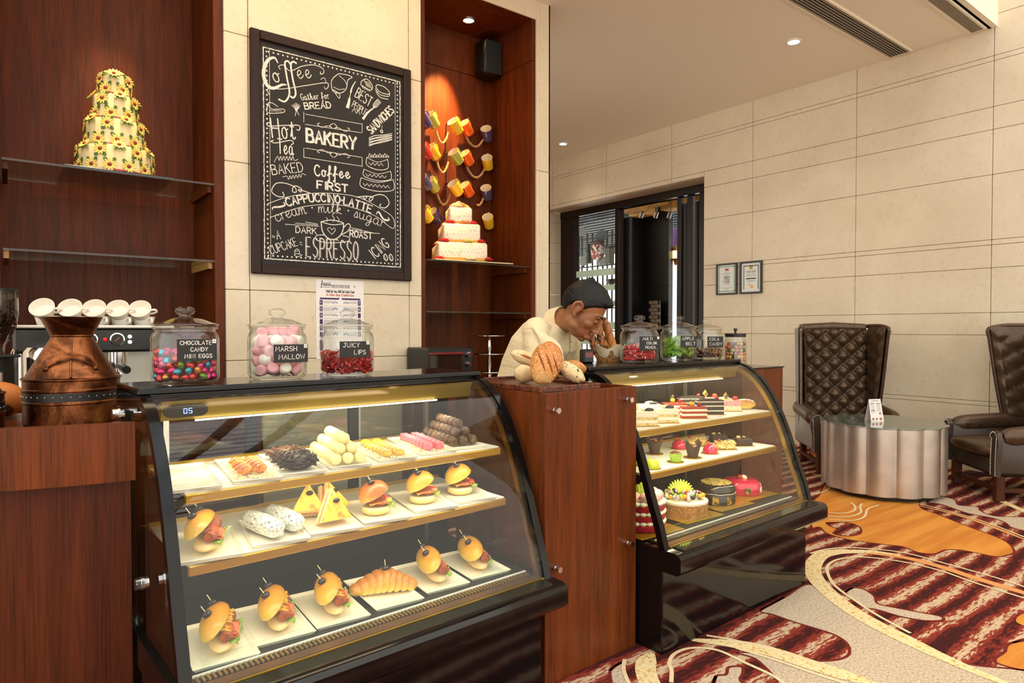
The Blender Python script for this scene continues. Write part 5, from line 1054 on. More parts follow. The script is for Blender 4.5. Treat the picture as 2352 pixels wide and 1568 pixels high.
for k, (a, z0, z1) in enumerate(sq):
    h = a / 2; tr = B().box((0, 0, (z0 + z1) / 2), (a, a, z1 - z0), b=.012).obj('tier', M_ICE, sb, 60)
    b = B(); h2 = h + .0006
    for s_, ax in ((-1, 0), (1, 0), (-1, 1), (1, 1)): b.box(((0, s_ * h2) if ax == 1 else (s_ * h2, 0)) + (z0 + .014,), ((a, .002, .018) if ax == 1 else (.002, a, .018)))
    b.obj('ribbon', M_GRIB, tr, 0); b = B(); st = .026
    for s_, ax in ((-1, 0), (1, 0), (-1, 1)):
        for i in range(int(a / st)):
            for j in range(4):
                q = -h + st * .6 + i * st + (st / 2 if j % 2 else 0); z = z0 + .034 + j * .0255
                if q > h - .006 or z > z1 - .008: continue
                b.sph(((q, s_ * h) if ax == 1 else (s_ * h, q)) + (z,), .0019, 6, 4)
    b.obj('pearl_dots', M_PEARL, tr)
    for kk, x, y in (('r', -h - .004, -h - .004), ('r', -h + .022, -h - .012), ('y' if k == 1 else ('c' if k == 0 else 'o'), .12 * a, -h - .012), ('y' if k == 1 else ('c' if k == 0 else 'o'), .12 * a + .026, -h - .012), ('r', h + .002, -h - .006), ('r', h + .014, -h + .010), ('c', -h - .012, .02), ('r', -h - .010, h - .04), ('r', -h - .012, h - .012)): rose(tr, kk, (x, y, z0 + .004), 1.25)
for i in range(17): a = i * 2.4; r = .014 * math.sqrt(i); rose(sb, ('c', 'y', 'o', 'c')[i % 4], (r * math.cos(a), r * math.sin(a), .388 + .03 * (1 - r / .062)), 1.35)
# --- mugs on pegs, rope swags
mg = {'p': (74, 66, 110), 'g': (158, 166, 72), 'y': (222, 184, 44), 'o': (220, 92, 24), 'r': (196, 48, 36)}
M_MUGIN = mat('mug_inside', (238, 224, 188), .35)
mmesh = {}
for k, c in mg.items():
    m = mat('mug_glaze_' + k, c, .2, coat=.4)
    mmesh[k] = (B().lathe([(0, 0), (.034, 0), (.038, .004), (.043, .098), (.0425, .100)], 28, cap=False).mesh('mug_body', m), B().lathe([(.0425, .100), (.040, .099), (.035, .008), (0, .007)], 28, cap=False).mesh('mug_liner', M_MUGIN), B().tube(smooth_path([(.040, 0, .082), (.062, 0, .086), (.072, 0, .062), (.064, 0, .036), (.037, 0, .022)], 5), .0058, 10).mesh('mug_handle', m))
cname = {'p': 'purple', 'g': 'olive green', 'y': 'yellow', 'o': 'orange', 'r': 'red'}
rows = [(0, 'pgyop', 'top row'), (1, 'rygoy', 'second row'), (2, 'pgyop', 'third row'), (3, 'yp..y', 'bottom row')]
mpx = [[(975, 276), (993, 277), (1047, 291), (1072, 295), (1118, 308)], [(976, 349), (995, 350), (1048, 361), (1073, 364), (1120, 374)], [(976, 420), (994, 425), (1047, 433), (1073, 436), (1118, 443)], [(978, 494), (999, 497), None, None, (1122, 509)]]
M_ROPE = noisy('jute_rope', [(.35, (140, 100, 56)), (.65, (206, 170, 116))], 120, .9); peg_m = mat('peg_iron', (60, 36, 22), .5); pts_rope = []
for r, cs, rn in rows:
    prev = None
    for i, k in enumerate(cs):
        if k == '.': continue
        p = at_y(*mpx[r][i], 4.06 if i in (0, 2) else 4.14); side = i < 4
        # mug hangs by its handle, mouth tipped up-left (or towards the room at the right end)
        M = T(*p) @ RZ(math.radians(200 if side else 225)) @ RY(math.radians(52)) @ RZ(PI) @ T(0, 0, -.05)
        pos = ('first', 'second', 'third', 'fourth', 'last')[i]
        t = thing('mug', cname[k] + ' mug hanging on the niche wall, ' + pos + ' in the ' + rn, 'mug', M, 'mugs hung on the timber niche wall')
        link('body', mmesh[k][0], t); link('liner', mmesh[k][1], t); link('handle', mmesh[k][2], t)
        pg = thing('wall_peg', 'dark iron peg holding the ' + cname[k] + ' mug ' + pos + ' in the ' + rn, 'peg', T(p.x + .012, 4.2095, p.z + .058), 'pegs on the niche wall')
        B().cyl((0, 0, 0), (0, -.075, .012), .0045, n=8).obj('pin', peg_m, pg); B().sph((0, -.076, .013), .0075).obj('tip', peg_m, pg)
for n_, (a, b_, sag) in enumerate((((1001, 300), (1030, 304), 26), ((1068, 308), (1113, 314), 26), ((1003, 370), (1030, 372), 25), ((1072, 382), (1114, 386), 24), ((1004, 445), (1034, 445), 24), ((1096, 470), (1111, 452), 8))):
    A, C_ = at_y(*a, 4.17), at_y(*b_, 4.17); P = []
    sg = sag * 4.95 / 1515
    for i in range(15): f = i / 14; P.append((A.x + (C_.x - A.x) * f, 4.17, A.z + (C_.z - A.z) * f - sg * (1 - (2 * f - 1) ** 2)))
    nm = ['top row between green and yellow', 'top row between orange and purple', 'second row between yellow and green', 'second row between orange and yellow', 'third row between green and yellow', 'third row under the last purple'][n_]
    tag(B().tube(P, .0085, 8).obj('rope_swag', M_ROPE), 'jute rope swag on the niche wall, ' + nm + (' mugs' if n_ < 5 else ' mug'), 'rope', 'rope swags on the niche wall')
p = at_y(1126, 140, 4.12); t = thing('wall_speaker', 'small black loudspeaker in the top corner of the timber niche', 'speaker', T(2.945, 4.12, p.z))
B().box((0, 0, 0), (.17, .14, .27), b=.02).obj('cabinet', M_BLACK, t, 60); B().box((0, -.072, 0), (.145, .006, .24), b=.002).obj('grille', mat('speaker_mesh', (26, 26, 26), .8), t, 0); B().box((.0, .075, 0), (.05, .02, .08)).obj('bracket', M_BLACK, t, 0)
# ================================================================ chalkboard menu
bx0, bx1, bz0, bz1 = 1.061, 2.034, 1.449, 2.765; bc = ((bx0 + bx1) / 2, 3.698, (bz0 + bz1) / 2); bw, bh = bx1 - bx0, bz1 - bz0
cbk = thing('chalkboard', 'large framed chalkboard of hand lettered bakery words on the stone wall', 'chalkboard', T(*bc))
M_FRM = wood('chalkboard_frame', (26, 16, 12), (52, 30, 20), .4, 1); M_SLATE = noisy('chalkboard_black', [(.3, (26, 24, 23)), (.7, (36, 33, 31))], 8, .75)
for s_ in (-1, 1):
    B().box((s_ * (bw / 2 - .026), -.014, 0), (.052, .028, bh), b=.005).obj('frame_side', M_FRM, cbk, 0); B().box((0, -.014, s_ * (bh / 2 - .026)), (bw - .104, .028, .052), b=.005).obj('frame_side', M_FRM, cbk, 0)
brd = B().box((0, -.006, 0), (bw - .10, .010, bh - .10)).obj('board_panel', M_SLATE, cbk, 0); YB = 3.698 - .0113
MB = Matrix(((1, 0, 0, 0), (0, 0, -1, -.0113), (0, 1, 0, 0), (0, 0, 0, 1)))
def cbz(q): p = at_y(550 + q[0] / 2.5707, 50 + q[1] / 2.5707, YB); return (p.x - bc[0], p.z - bc[2])
def px2m(q): a, b_ = cbz(q), cbz((q[0], q[1] + 10)); return abs(b_[1] - a[1]) / 10
def cstroke(b, pts, th=4, smooth=True, wf=None):
    P = [cbz(q) for q in pts]
    if smooth and len(P) > 2: P = [(p.x, p.y) for p in smooth_path([(a, c, 0) for a, c in P], 6)]
    stroke(b, P, th * px2m(pts[0]), MB, wf)
def ctext(_b, text, p0, p1, h, th=5, mid=None, dbl=0, gap=1.3, slant=0):
    A, C_ = Vector(cbz(p0)), Vector(cbz(p1)); k = px2m(((p0[0] + p1[0]) / 2, p0[1])); hm = h * k; W = (C_ - A).length; w0 = twidth(text, hm, gap); Md = Vector(cbz(mid)) if mid else None
    def arc(x, y):
        f = x / W; base = A.lerp(C_, f); d = (C_ - A).normalized()
        if Md is not None: q = Md * 2 - (A + C_) / 2; base = A * (1 - f) ** 2 + q * 2 * f * (1 - f) + C_ * f * f; d = ((q - A) * (1 - f) + (C_ - q) * f).normalized()
        n = Vector((-d.y, d.x)); r_ = base + n * y; return r_.x, r_.y
    b = B(); scribe(b, text, 0, 0, hm, th * k * .8, MB, gap, W / w0, dbl * k, None, arc, slant); b.obj('chalk_word', M_CHALK, brd, 0)
b = B()
thick = lambda f: .45 + 1.2 * math.sin(PI * f)
cstroke(b, [(225, 240), (205, 212), (165, 230), (142, 300), (160, 370), (200, 392), (250, 372), (275, 372)], 13, True, thick)
ctext(b, 'o', (205, 358), (262, 350), 90, 8); cstroke(b, [(300, 250), (285, 232), (268, 246), (280, 330), (295, 420), (270, 470), (232, 458)], 10); cstroke(b, [(335, 245), (318, 236), (303, 255), (315, 340), (332, 420), (318, 448), (302, 440)], 10)
ctext(b, 'ee', (345, 335), (440, 330), 78, 6); cstroke(b, [(240, 280), (232, 262), (262, 256), (300, 290), (370, 262), (440, 255), (490, 275), (498, 300), (480, 310), (478, 295)], 4); cstroke(b, [(175, 430), (170, 395), (260, 396), (400, 375), (510, 360), (525, 380), (510, 398), (500, 385)], 4); cstroke(b, [(480, 340), (500, 330), (512, 358)], 3)
ctext(b, 'Gather for', (366, 463), (535, 452), 36, 4.5); ctext(b, 'BREAD', (388, 516), (550, 508), 36, 8)
ctext(b, 'BEST', (680, 440), (772, 506), 62, 6); ctext(b, 'PEOPLE', (662, 500), (745, 556), 40, 4); cstroke(b, [(665, 530), (678, 515), (690, 540), (700, 525), (712, 548)], 3)
ctext(b, 'SANDWICHES', (780, 664), (918, 528), 46, 9)
ctext(b, 'Hot', (195, 684), (345, 694), 112, 9); cstroke(b, [(185, 598), (165, 596), (172, 615), (260, 612), (350, 612), (352, 640), (338, 636)], 5); ctext(b, 'Tea', (228, 775), (328, 788), 84, 8); cstroke(b, [(200, 700), (186, 706), (215, 715), (300, 700), (318, 716), (305, 726)], 5)
ctext(b, 'BAKERY', (396, 706), (700, 756), 74, 15, None, 7); ctext(b, 'BAKED', (196, 903), (388, 884), 56, 6)
ctext(b, 'Coffee', (445, 908), (662, 926), 62, 10); ctext(b, 'FIRST', (458, 982), (648, 1008), 44, 11, None, 4)
ctext(b, 'CAPPUCCINO*LATTE', (284, 1090), (782, 1132), 46, 9, (530, 1064), 4); ctext(b, 'cream * milk * sugar', (222, 1182), (856, 1218), 62, 4.5, (530, 1128), gap=.5)
ctext(b, 'DARK', (333, 1244), (462, 1254), 36, 6); ctext(b, 'ROAST', (652, 1268), (788, 1284), 38, 8); ctext(b, 'A', (222, 1284), (250, 1281), 52, 5); ctext(b, 'CUPCAKE', (188, 1374), (350, 1318), 50, 5); ctext(b, 'ESPRESSO', (392, 1384), (712, 1408), 112, 6, None, 6, 2.0); ctext(b, 'ICING', (798, 1402), (892, 1318), 62, 6, None, 4)
b.obj('chalk_flourish', M_CHALK, brd, 0)
b = B()
for pts in ([(380, 532), (380, 592)], [(390, 545), (722, 604)], [(724, 600), (724, 655)], [(380, 745), (380, 802)], [(384, 800), (722, 852)], [(724, 800), (724, 855)], [(388, 605), (720, 655)], [(388, 745), (720, 800)]): cstroke(b, pts, 3, False)
for y in (620, 780):
    s_ = 1 if y == 620 else -1
    for d in (-1, 1): cstroke(b, [(555 + d * 3 , y - 20 * s_ ), (555 + d * 20, y - 5 * s_ + d * 3), (555 + d * 8, y + 8 * s_), (555 + d * 30, y + d * 6), (555 + d * 70, y + 14 * s_ * 1 + d * 12), (555 + d * 95, y + d * 15), (555 + d * 82, y - 8 * s_ + d * 14)], 3.5)
# flourishes
cstroke(b, [(255, 1005), (262, 1030), (225, 1030), (190, 1000), (215, 955), (270, 953), (325, 975), (335, 1005), (312, 1000), (325, 968), (365, 985), (362, 1005), (350, 990), (420, 1012)], 5); cstroke(b, [(835, 1075), (828, 1090), (860, 1098), (884, 1070), (862, 1030), (820, 1020), (770, 1040), (772, 1060), (788, 1035), (735, 1030), (738, 1048), (750, 1030), (690, 1035)], 5)
cstroke(b, [(165, 1075), (280, 1035), (420, 1013), (560, 1014), (700, 1035), (820, 1095), (905, 1155), (905, 1220), (800, 1145), (650, 1092), (520, 1078), (360, 1095), (180, 1155)], 3.5)
cstroke(b, [(195, 1108), (200, 1095), (240, 1092), (268, 1082), (260, 1065)], 7, True, thick); cstroke(b, [(808, 1135), (822, 1122), (850, 1165), (882, 1170), (878, 1155)], 7, True, thick)
cstroke(b, [(205, 828), *[(225 + 9 * k, 800 + (18 if k % 2 else -6)) for k in range(12)], (345, 812)], 3); cstroke(b, [(255, 915), *[(280 + 9 * k, 920 - k * 1.5 + (12 if k % 2 else -8)) for k in range(11)], (392, 905)], 3)
# layer cake
for x0, x1, y0, y1 in ((752, 875, 800, 865), (735, 892, 870, 930), (718, 908, 920, 992)):
    cstroke(b, [(x0, y0), (x0, y1 - 20), ((x0 + x1) / 2, y1 + 8), (x1, y1), (x1, y0 + 12)], 4); cstroke(b, [(x0, y0), ((x0 + x1) / 2, y0 + 28), (x1, y0 + 12)], 3)
    cstroke(b, [(x0 + 12 + k * 12, (y0 + y1) / 2 + 4 + k * 1.2 + (7 if k % 2 else -7)) for k in range(int((x1 - x0 - 20) / 12))], 3)
for k in range(8): cstroke(b, [(760 + k * 15, 800), (768 + k * 15, 778 + (k % 2) * 8), (778 + k * 15, 800), (766 + k * 15, 796)], 3)
# cup and saucer with heart and steam
cstroke(b, [(482, 1180), (490, 1235), (520, 1275), (560, 1284), (595, 1262), (612, 1225), (614, 1190)], 6); cstroke(b, [(482, 1180), (545, 1170), (614, 1188), (550, 1198), (482, 1180)], 5); cstroke(b, [(614, 1215), (640, 1192), (655, 1205), (640, 1235), (605, 1255)], 5); cstroke(b, [(500, 1258), (455, 1262), (460, 1290), (540, 1305), (640, 1295), (645, 1272), (610, 1262)], 4)
cstroke(b, [(545, 1255), (520, 1225), (535, 1215), (546, 1228), (558, 1216), (566, 1230), (545, 1255)], 3); cstroke(b, [(552, 1180), (560, 1160), (548, 1145), (556, 1130)], 3); cstroke(b, [(580, 1182), (588, 1168), (575, 1150)], 3); cstroke(b, [(515, 1178), (520, 1165), (512, 1155)], 3)
for y, x0, x1 in ((1195, 270, 470), (1188, 330, 462), (1182, 390, 462), (1216, 660, 722), (1226, 665, 760), (1238, 665, 828)): cstroke(b, [(x0, y), (x1, y + 12)], 3, False)
# croissant, cupcake, macaroon, cutlery, pie slice, wheat, stack, beans
cstroke(b, [(545, 395), (545, 345), (580, 310), (600, 308), (640, 315), (665, 328), (640, 345), (630, 395), (600, 420), (560, 415), (545, 395)], 4); cstroke(b, [(588, 318), (620, 345), (632, 370)], 3); cstroke(b, [(550, 400), (590, 425), (588, 452), (565, 420)], 4); cstroke(b, [(555, 385), (590, 400), (620, 395)], 3)
cstroke(b, [(716, 372), (722, 350), (748, 338), (772, 355), (785, 385), (770, 405), (716, 372)], 4)
for k in range(5): cstroke(b, [(722 + k * 11, 374 + k * 6), (728 + k * 10, 392 + k * 5)], 3, False); cstroke(b, [(735 + k * 8, 345 + k * 3), (752 + k * 7, 380 + k * 4)], 2.5, False)
cstroke(b, [(805, 385), (815, 372), (855, 385), (885, 415), (875, 428), (830, 415), (805, 385)], 4); cstroke(b, [(802, 395), (830, 430), (880, 440), (886, 420)], 4); cstroke(b, [(805, 410), (830, 445), (878, 458)], 4)
cstroke(b, [(684, 355), (664, 390), (652, 440), (645, 480), (638, 505)], 15, True, lambda f: .25 + 1.1 * f - .5 * (1 if .4 < f < .55 else 0)); cstroke(b, [(730, 572), (758, 535), (790, 510)], 12, True, lambda f: 1.3 - .8 * f)
for d in (-12, -4, 4, 12): cstroke(b, [(792, 508), (800 + d * .8, 495 + d * .6), (826 + d * .7, 465 + d * .8)], 4)
cstroke(b, [(170, 480), (165, 535), (258, 535), (258, 515), (190, 515), (170, 480), (195, 480), (225, 500)], 4); cstroke(b, [(175, 525), (250, 526)], 3, False)
for k in range(7): cstroke(b, [(335, 530), (322 + k * 5, 505), (308 + k * 8, 478 + abs(k - 3) * 5)], 3)
cstroke(b, [(328, 555), (338, 528), (352, 552)], 3)
for k in range(7): cstroke(b, [(765, 685 + k * 8), (800, 672 + k * 8 + (k % 2) * 5), (850, 668 + k * 7), (900, 660 + k * 6 + (k % 2) * 4)], 4)
cstroke(b, [(838, 655), (832, 645), (842, 640), (846, 652), (838, 655)], 5); cstroke(b, [(840, 638), (842, 612)], 2, False)
for x in (862, 894): cstroke(b, [(x - 10, 1378), (x, 1372), (x + 12, 1395), (x + 6, 1410), (x - 8, 1398), (x - 10, 1378)], 5); cstroke(b, [(x - 5, 1378), (x + 2, 1408)], 2)
cstroke(b, [(322, 1375), (340, 1368), (368, 1378), (340, 1386), (322, 1375)], 3); cstroke(b, [(330, 1372), (326, 1355), (340, 1340), (354, 1356), (350, 1372)], 3); cstroke(b, [(330, 1355), (350, 1350)], 3)
for p_, q in (((192, 1262), (208, 1266)), ((194, 1272), (208, 1273)), ((355, 1300), (370, 1304)), ((356, 1312), (370, 1318))): cstroke(b, [p_, q], 3, False)
b.obj('chalk_drawing', M_CHALK, brd, 0)
b = B(); R_ = random.Random(6); hw, hh = bw / 2 - .072, bh / 2 - .085
def edge(a, c, n, d):
    a, c = Vector(a), Vector(c)
    for i in range(n): p, q = a.lerp(c, i / n), a.lerp(c, (i + R_.uniform(.75, 1)) / n); j = R_.uniform(-.0012, .0012); stroke(b, [(p.x + j, p.y + j), (q.x + j, q.y - j)], R_.uniform(.0035, .0065), MB)
    nn = Vector((-(c - a).y, (c - a).x)).normalized()
    for i in range(int((c - a).length / .026)):
        p = a + (c - a).normalized() * (.02 + i * .026) + nn * .018; b.lathe([(.0048, .0), (0, .0)], 8, MB @ T(p.x, p.y, 0), cap=False)
    if d:
        p, q = a + nn * .033, c + nn * .033; stroke(b, [(p.x, p.y), (q.x, q.y)], .0022, MB)
edge((-hw, -hh), (hw, -hh), 60, 0); edge((hw, -hh), (hw, hh), 80, 1); edge((hw, hh), (-hw, hh), 60, 0); edge((-hw, hh), (-hw, -hh), 80, 1)
b.obj('chalk_border', M_CHALK, brd, 0)
# ================================================================ food safety notice
M_PAPER = mat('paper_white', (236, 230, 226), .6); M_PURP = mat('print_purple', (66, 40, 92), .6); M_INK = mat('print_black', (30, 30, 34), .6); M_PRED = mat('print_red', (190, 84, 54), .6); M_GREY = mat('print_grey', (120, 114, 112), .6); M_PORG = mat('print_orange', (214, 92, 44), .6); M_PBLU = mat('print_blue', (96, 150, 180), .6)
nt = thing('food_safety_notice', 'white food safety notice with purple numbered rules under the chalkboard', 'notice', T(1.572, 3.6985, 1.205))
pp = B().box((0, -.001, 0), (.296, .002, .460)).obj('sheet', M_PAPER, nt, 0); MN = Matrix(((1, 0, 0, 0), (0, 0, -1, -.0024), (0, 1, 0, 0), (0, 0, 0, 1)))
b = B(); scribe(b, 'fssai', -.118, .196, .026, .0028, MN, .4, .8); b.box((-.095, -.0024, .187), (.06, .0004, .002)); scribe(b, '10017013001358', -.056, .189, .014, .0020, MN, 1.3, .114 / twidth('10017013001358', .014, 1.3)); b.box((0, -.0024, .186), (.118, .0004, .0014)); b.box((.088, -.0024, .196), (.007, .0004, .007))
wt = 'With Us You Will Get Safe Food'; scribe(b, wt, -.088, .158, .0135, .0026, MN, 1.0, .176 / twidth(wt, .0135, 1.0)); b.obj('black_print', M_INK, pp, 0)
b = B(); wt = 'We Follow These 12 Golden Rules'; scribe(b, wt, -.087, .138, .0125, .0019, MN, 1.0, .172 / twidth(wt, .0125, 1.0)); b.obj('red_print', M_PRED, pp, 0)
b = B(); b2 = B(); b3 = B(); b4 = B()
for s_ in (-1, 1): b.prism([(s_ * .004, .126), (s_ * .125, .126), (s_ * .125, .116), (s_ * .012, .116)], 0, .0004, MN)
for k in range(6):
    for s_ in (-1, 1):
        z = .098 - k * .037; b.box((s_ * .118, -.0026, z), (.018, .0004, .028)); ch = '123456' if s_ < 0 else '789012'
        scribe(b2, ch[k], s_ * .118 - .004, z - .007, .014, .0022, MN @ T(0, 0, .0004), 1, .8)
        for j in range(2 + k % 2): b3.box((s_ * .074, -.0025, z + .007 - j * .0075), (.056 + .006 * ((k + j) % 2), .0004, .0022))
        for j in range(3): b4.box((s_ * (.022 + .010 * j), -.0025, z + .004 * (j % 2)), (.007, .0004, .009 + .004 * (k % 2)))
    b3.box((0, -.0025, .116 - k * .037 - .0365), (.25, .0004, .0008))
b.box((-.118, -.0026, -.15), (.02, .0004, .06)); b.obj('purple_print', M_PURP, pp, 0); b2.obj('white_numbers', M_WHITE, pp, 0); b3.obj('small_print', M_GREY, pp, 0); b4.obj('pictograms', M_PBLU, pp, 0)
b = B().prism([(-.128, -.215), (-.105, -.215), (-.095, -.20), (-.105, -.186), (-.128, -.186)], 0, .0004, MN).obj('orange_print', M_PORG, pp, 0)
p = at_y(745, 868, 3.697); tag(B().box((p.x, 3.698, p.z - .01), (.05, .002, .05)).obj('notice_scrap', M_PORG, None, 0), 'small orange and white notice low on the wall behind the jelly lips', 'notice')
# ================================================================ framed certificates on the right wall
def cert(yc, zc, w_, h, label, kind):
    t = thing('framed_certificate', label, 'picture frame', T(6.1985, yc, zc), 'framed certificates on the stone wall'); 
    for s_ in (-1, 1): B().box((-.012, s_ * (w_ / 2 - .009), 0), (.024, .018, h), b=.003).obj('frame_side', M_BLACK, t, 0); B().box((-.012, 0, s_ * (h / 2 - .009)), (.024, w_ - .036, .018), b=.003).obj('frame_side', M_BLACK, t, 0)
    ms = B().box((-.004, 0, 0), (.008, w_ - .03, h - .03)).obj('mount', mat('mount_white', (222, 228, 220), .5), t, 0); MC = Matrix(((0, 0, -1, -.0084), (-1, 0, 0, 0), (0, 1, 0, 0), (0, 0, 0, 1)))
    def rect(b, x, y, ww, hh_, z=0): b.add([(x - ww / 2, y - hh_ / 2, z), (x + ww / 2, y - hh_ / 2, z), (x + ww / 2, y + hh_ / 2, z), (x - ww / 2, y + hh_ / 2, z)], [(0, 1, 2, 3)], MC)
    b = B()
    if kind == 0:
        g = B()
        for s_ in (-1, 1): rect(g, s_ * (w_ / 2 - .036), 0, .012, h - .06); rect(g, 0, s_ * (h / 2 - .036), w_ - .06, .012)
        g.obj('green_border', mat('border_green', (150, 182, 170), .6), ms, 0); g = B(); rect(g, 0, .10, .045, .024); g.obj('red_logo', M_PRED, ms, 0)
        scribe(b, 'TIMES', -.040, -.005, .030, .006, MC, 1.2, .08 / twidth('TIMES', .03, 1.2)); scribe(b, 'FOOD', -.040, -.045, .032, .005, MC, 1.2, .08 / twidth('FOOD', .032, 1.2))
        for y, ww in ((.07, .06), (.055, .12), (.04, .05), (.028, .07), (-.062, .07), (-.095, .13), (-.108, .06), (-.13, .05)): rect(b, 0, y, ww, .0035)
    else:
        g = B()
        for s_ in (-1, 1): rect(g, s_ * (w_ / 2 - .045), 0, .008, h - .09)
        rect(g, 0, h / 2 - .047, w_ - .085, .008); g.obj('dark_border', M_INK, ms, 0)
        g = B().lathe([(.022, .0), (0, .0)], 14, MC @ T(0, .105, 0), cap=False); g.obj('gold_crest', mat('crest_gold', (170, 140, 40), .4), ms, 0); g = B().lathe([(.020, .0), (0, .0)], 20, MC @ T(.008, -.095, 0), cap=False); g.obj('peach_seal', mat('seal_peach', (226, 178, 120), .5), ms, 0)
        scribe(b, 'WINNER', -.058, .048, .022, .0035, MC, 1.4, .116 / twidth('WINNER', .022, 1.4)); rect(b, 0, -.012, .115, .012)
        for y, ww in ((.03, .1), (.015, .12), (-.035, .1), (-.045, .05)): rect(b, 0, y, ww, .003)
        b.lathe([(.008, 0), (.005, 0)], 14, MC @ T(-.022, -.075, 0), cap=False)
    b.obj('print', M_GREY if kind == 0 else M_INK, ms, 0)
cert(4.237, 1.688, .258, .337, 'black framed award certificate with a pale green border, left of the pair', 0)
cert(3.946, 1.688, .258, .337, 'black framed winner certificate with a gold crest, right of the pair', 1)
# ================================================================ espresso machine, cups, grinder, copper cans
em = thing('espresso_machine', 'black and steel espresso machine behind the copper can', 'coffee machine', T(.295, 3.10, .8205))
B().box((0, .26, .30), (.52, .48, .05), b=.008).obj('top_housing', M_STEEL, em, 0); B().box((0, .02, .285), (.54, .04, .10), b=.01).obj('control_panel', mat('machine_black', (18, 17, 17), .25), em, 0)
B().box((0, .0, .338), (.55, .05, .012), b=.004).obj('cup_rail', mat('rail_white', (226, 220, 206), .3), em, 0); B().box((0, .36, .15), (.50, .26, .28), b=.008).obj('rear_body', M_STEEL, em, 0); B().box((0, .22, .005), (.54, .54, .01)).obj('foot_plate', M_BLACK, em, 0)
B().box((0, .12, .045), (.54, .26, .05), b=.006).obj('drip_tray', M_CHROME, em, 0); g = B()
for i in range(26): g.box((-.25 + i * .02, .12, .072), (.004, .24, .004))
g.obj('drip_grid', M_STEEL, em, 0)
for px, nm in ((275, 'a'), (190, 'b')):
    x = at_y(px, 805, 3.14).x - .295
    B().cyl((x, .10, .235), (x, .10, .19), .036, n=24).obj('group_head', M_CHROME, em); f = B().cyl((x, .10, .19), (x, .10, .165), .034, n=24).obj('portafilter', M_CHROME, em); B().cyl((x, .07, .178), (x + .01, -.07, .165), .012, .016, n=12).obj('handle', M_BLACK, f); B().tube([(x, .10, .165), (x, .10, .15), (x + .012, .10, .14)], .006, 8).obj('spout', M_CHROME, f)
for px in (269, 207):
    x = at_y(px, 777, 3.10).x - .295; G = T(x, -.001, .287) @ RX(PI / 2); ga = B().lathe([(.0, .002), (.022, .002), (.0255, .0), (.0265, .006), (.022, .007), (.021, .004)], 24, G, cap=False).obj('pressure_gauge', M_CHROME, em)
    B().lathe([(0, .0035), (.021, .0035)], 24, G, cap=False).obj('dial', M_BLACK, ga); B().box((0, 0, .0042), (.002, .022, .001), G @ RZ(-.8)).obj('needle', mat('needle_orange', (230, 120, 40), .5), ga)
x = at_y(241, 777, 3.10).x - .295; B().sph((x, -.002, .287), (.008, .004, .008)).obj('red_lamp', mat('lamp_red', (200, 24, 20), .3, em=(200, 24, 20), es=.4), em)
for z in (.298, .276): x = at_y(298, 777, 3.10).x - .295; B().lathe([(.0, .003), (.008, .003), (.009, 0)], 16, T(x, -.001, z) @ RX(PI / 2), cap=False).obj('button', M_CHROME, em)
B().tube(smooth_path([(.24, .03, .25), (.26, -.02, .22), (.255, -.03, .12), (.25, -.02, .09)], 5), .006, 8).obj('steam_wand', M_CHROME, em); B().tube(smooth_path([(-.24, .03, .26), (-.27, -.01, .24), (-.268, -.03, .13)], 5), .006, 8).obj('steam_wand', M_CHROME, em)
M_CUP = mat('cup_porcelain', (240, 234, 220), .25, coat=.3)
cu = B().lathe([(0, 0), (.022, 0), (.024, .004), (.036, .02), (.043, .048), (.044, .055), (.042, .055), (.035, .022), (.0, .008)], 28, cap=False).mesh('cup_bowl', M_CUP); ch_ = B().tube(smooth_path([(.040, 0, .044), (.058, 0, .046), (.060, 0, .030), (.036, 0, .018)], 5), .0045, 8).mesh('cup_handle', M_CUP)
for k, px in enumerate((110, 173, 227, 280, 330)):
    p = at_y(px, 745, 3.22); nm = ['first', 'second', 'third', 'fourth', 'fifth'][k]
    for lv in (0, 1):
        M = T(p.x, 3.22, .8205 + .3265) @ RZ(-1.2) if lv == 0 else T(p.x - .004, 3.215, .8205 + .3265 + .057) @ RZ(-.4) @ RX(.95) @ T(0, 0, .0)
        t = thing('coffee_cup', 'white coffee cup on the espresso machine, ' + ('lower' if lv == 0 else 'tipped upper') + ' one of the ' + nm + ' pair', 'cup', M, 'cups on the espresso machine'); link('bowl', cu, t); link('handle', ch_, t)
# grinder at the frame edge
p = at_y(0, 700, 2.95); gr = thing('coffee_grinder', 'coffee grinder with a smoky bean hopper at the left edge', 'grinder', T(-.035, 2.92, .86))
B().lathe([(.072, .195), (.075, .20), (.07, .0), (.07, .0)][::-1], 28).obj('body', M_BLACK, gr); B().lathe([(.035, .20), (.04, .235), (.05, .25), (.072, .30), (.078, .34), (.078, .42)], 30, cap=False).obj('hopper', glass('smoky_plastic', (.5, .42, .34), .06), gr)
bn = B(); R_ = random.Random(2)
for _ in range(420): a, z = R_.uniform(0, 6.28), R_.uniform(.26, .395); r = (.05 + .022 * min(1, (z - .25) / .06)) * math.sqrt(R_.uniform(.3, 1)); bn.sph((r * math.cos(a), r * math.sin(a), z), (.006, .0045, .004), 6, 4)
o = bn.obj('coffee_beans', mat('bean_brown', (44, 26, 16), .35), gr); o['kind'] = 'stuff'
B().lathe([(0, .43), (.08, .43), (.08, .42), (.076, .42)], 30, cap=False).obj('lid', M_BLACK, gr); B().box((.0, -.074, .12), (.06, .02, .05), b=.004).obj('doser', M_STEEL, gr, 0)
B().box((.02, -.06, .197), (.12, .12, .008), b=.003).obj('tamping_shelf', M_BLACK, gr, 0)
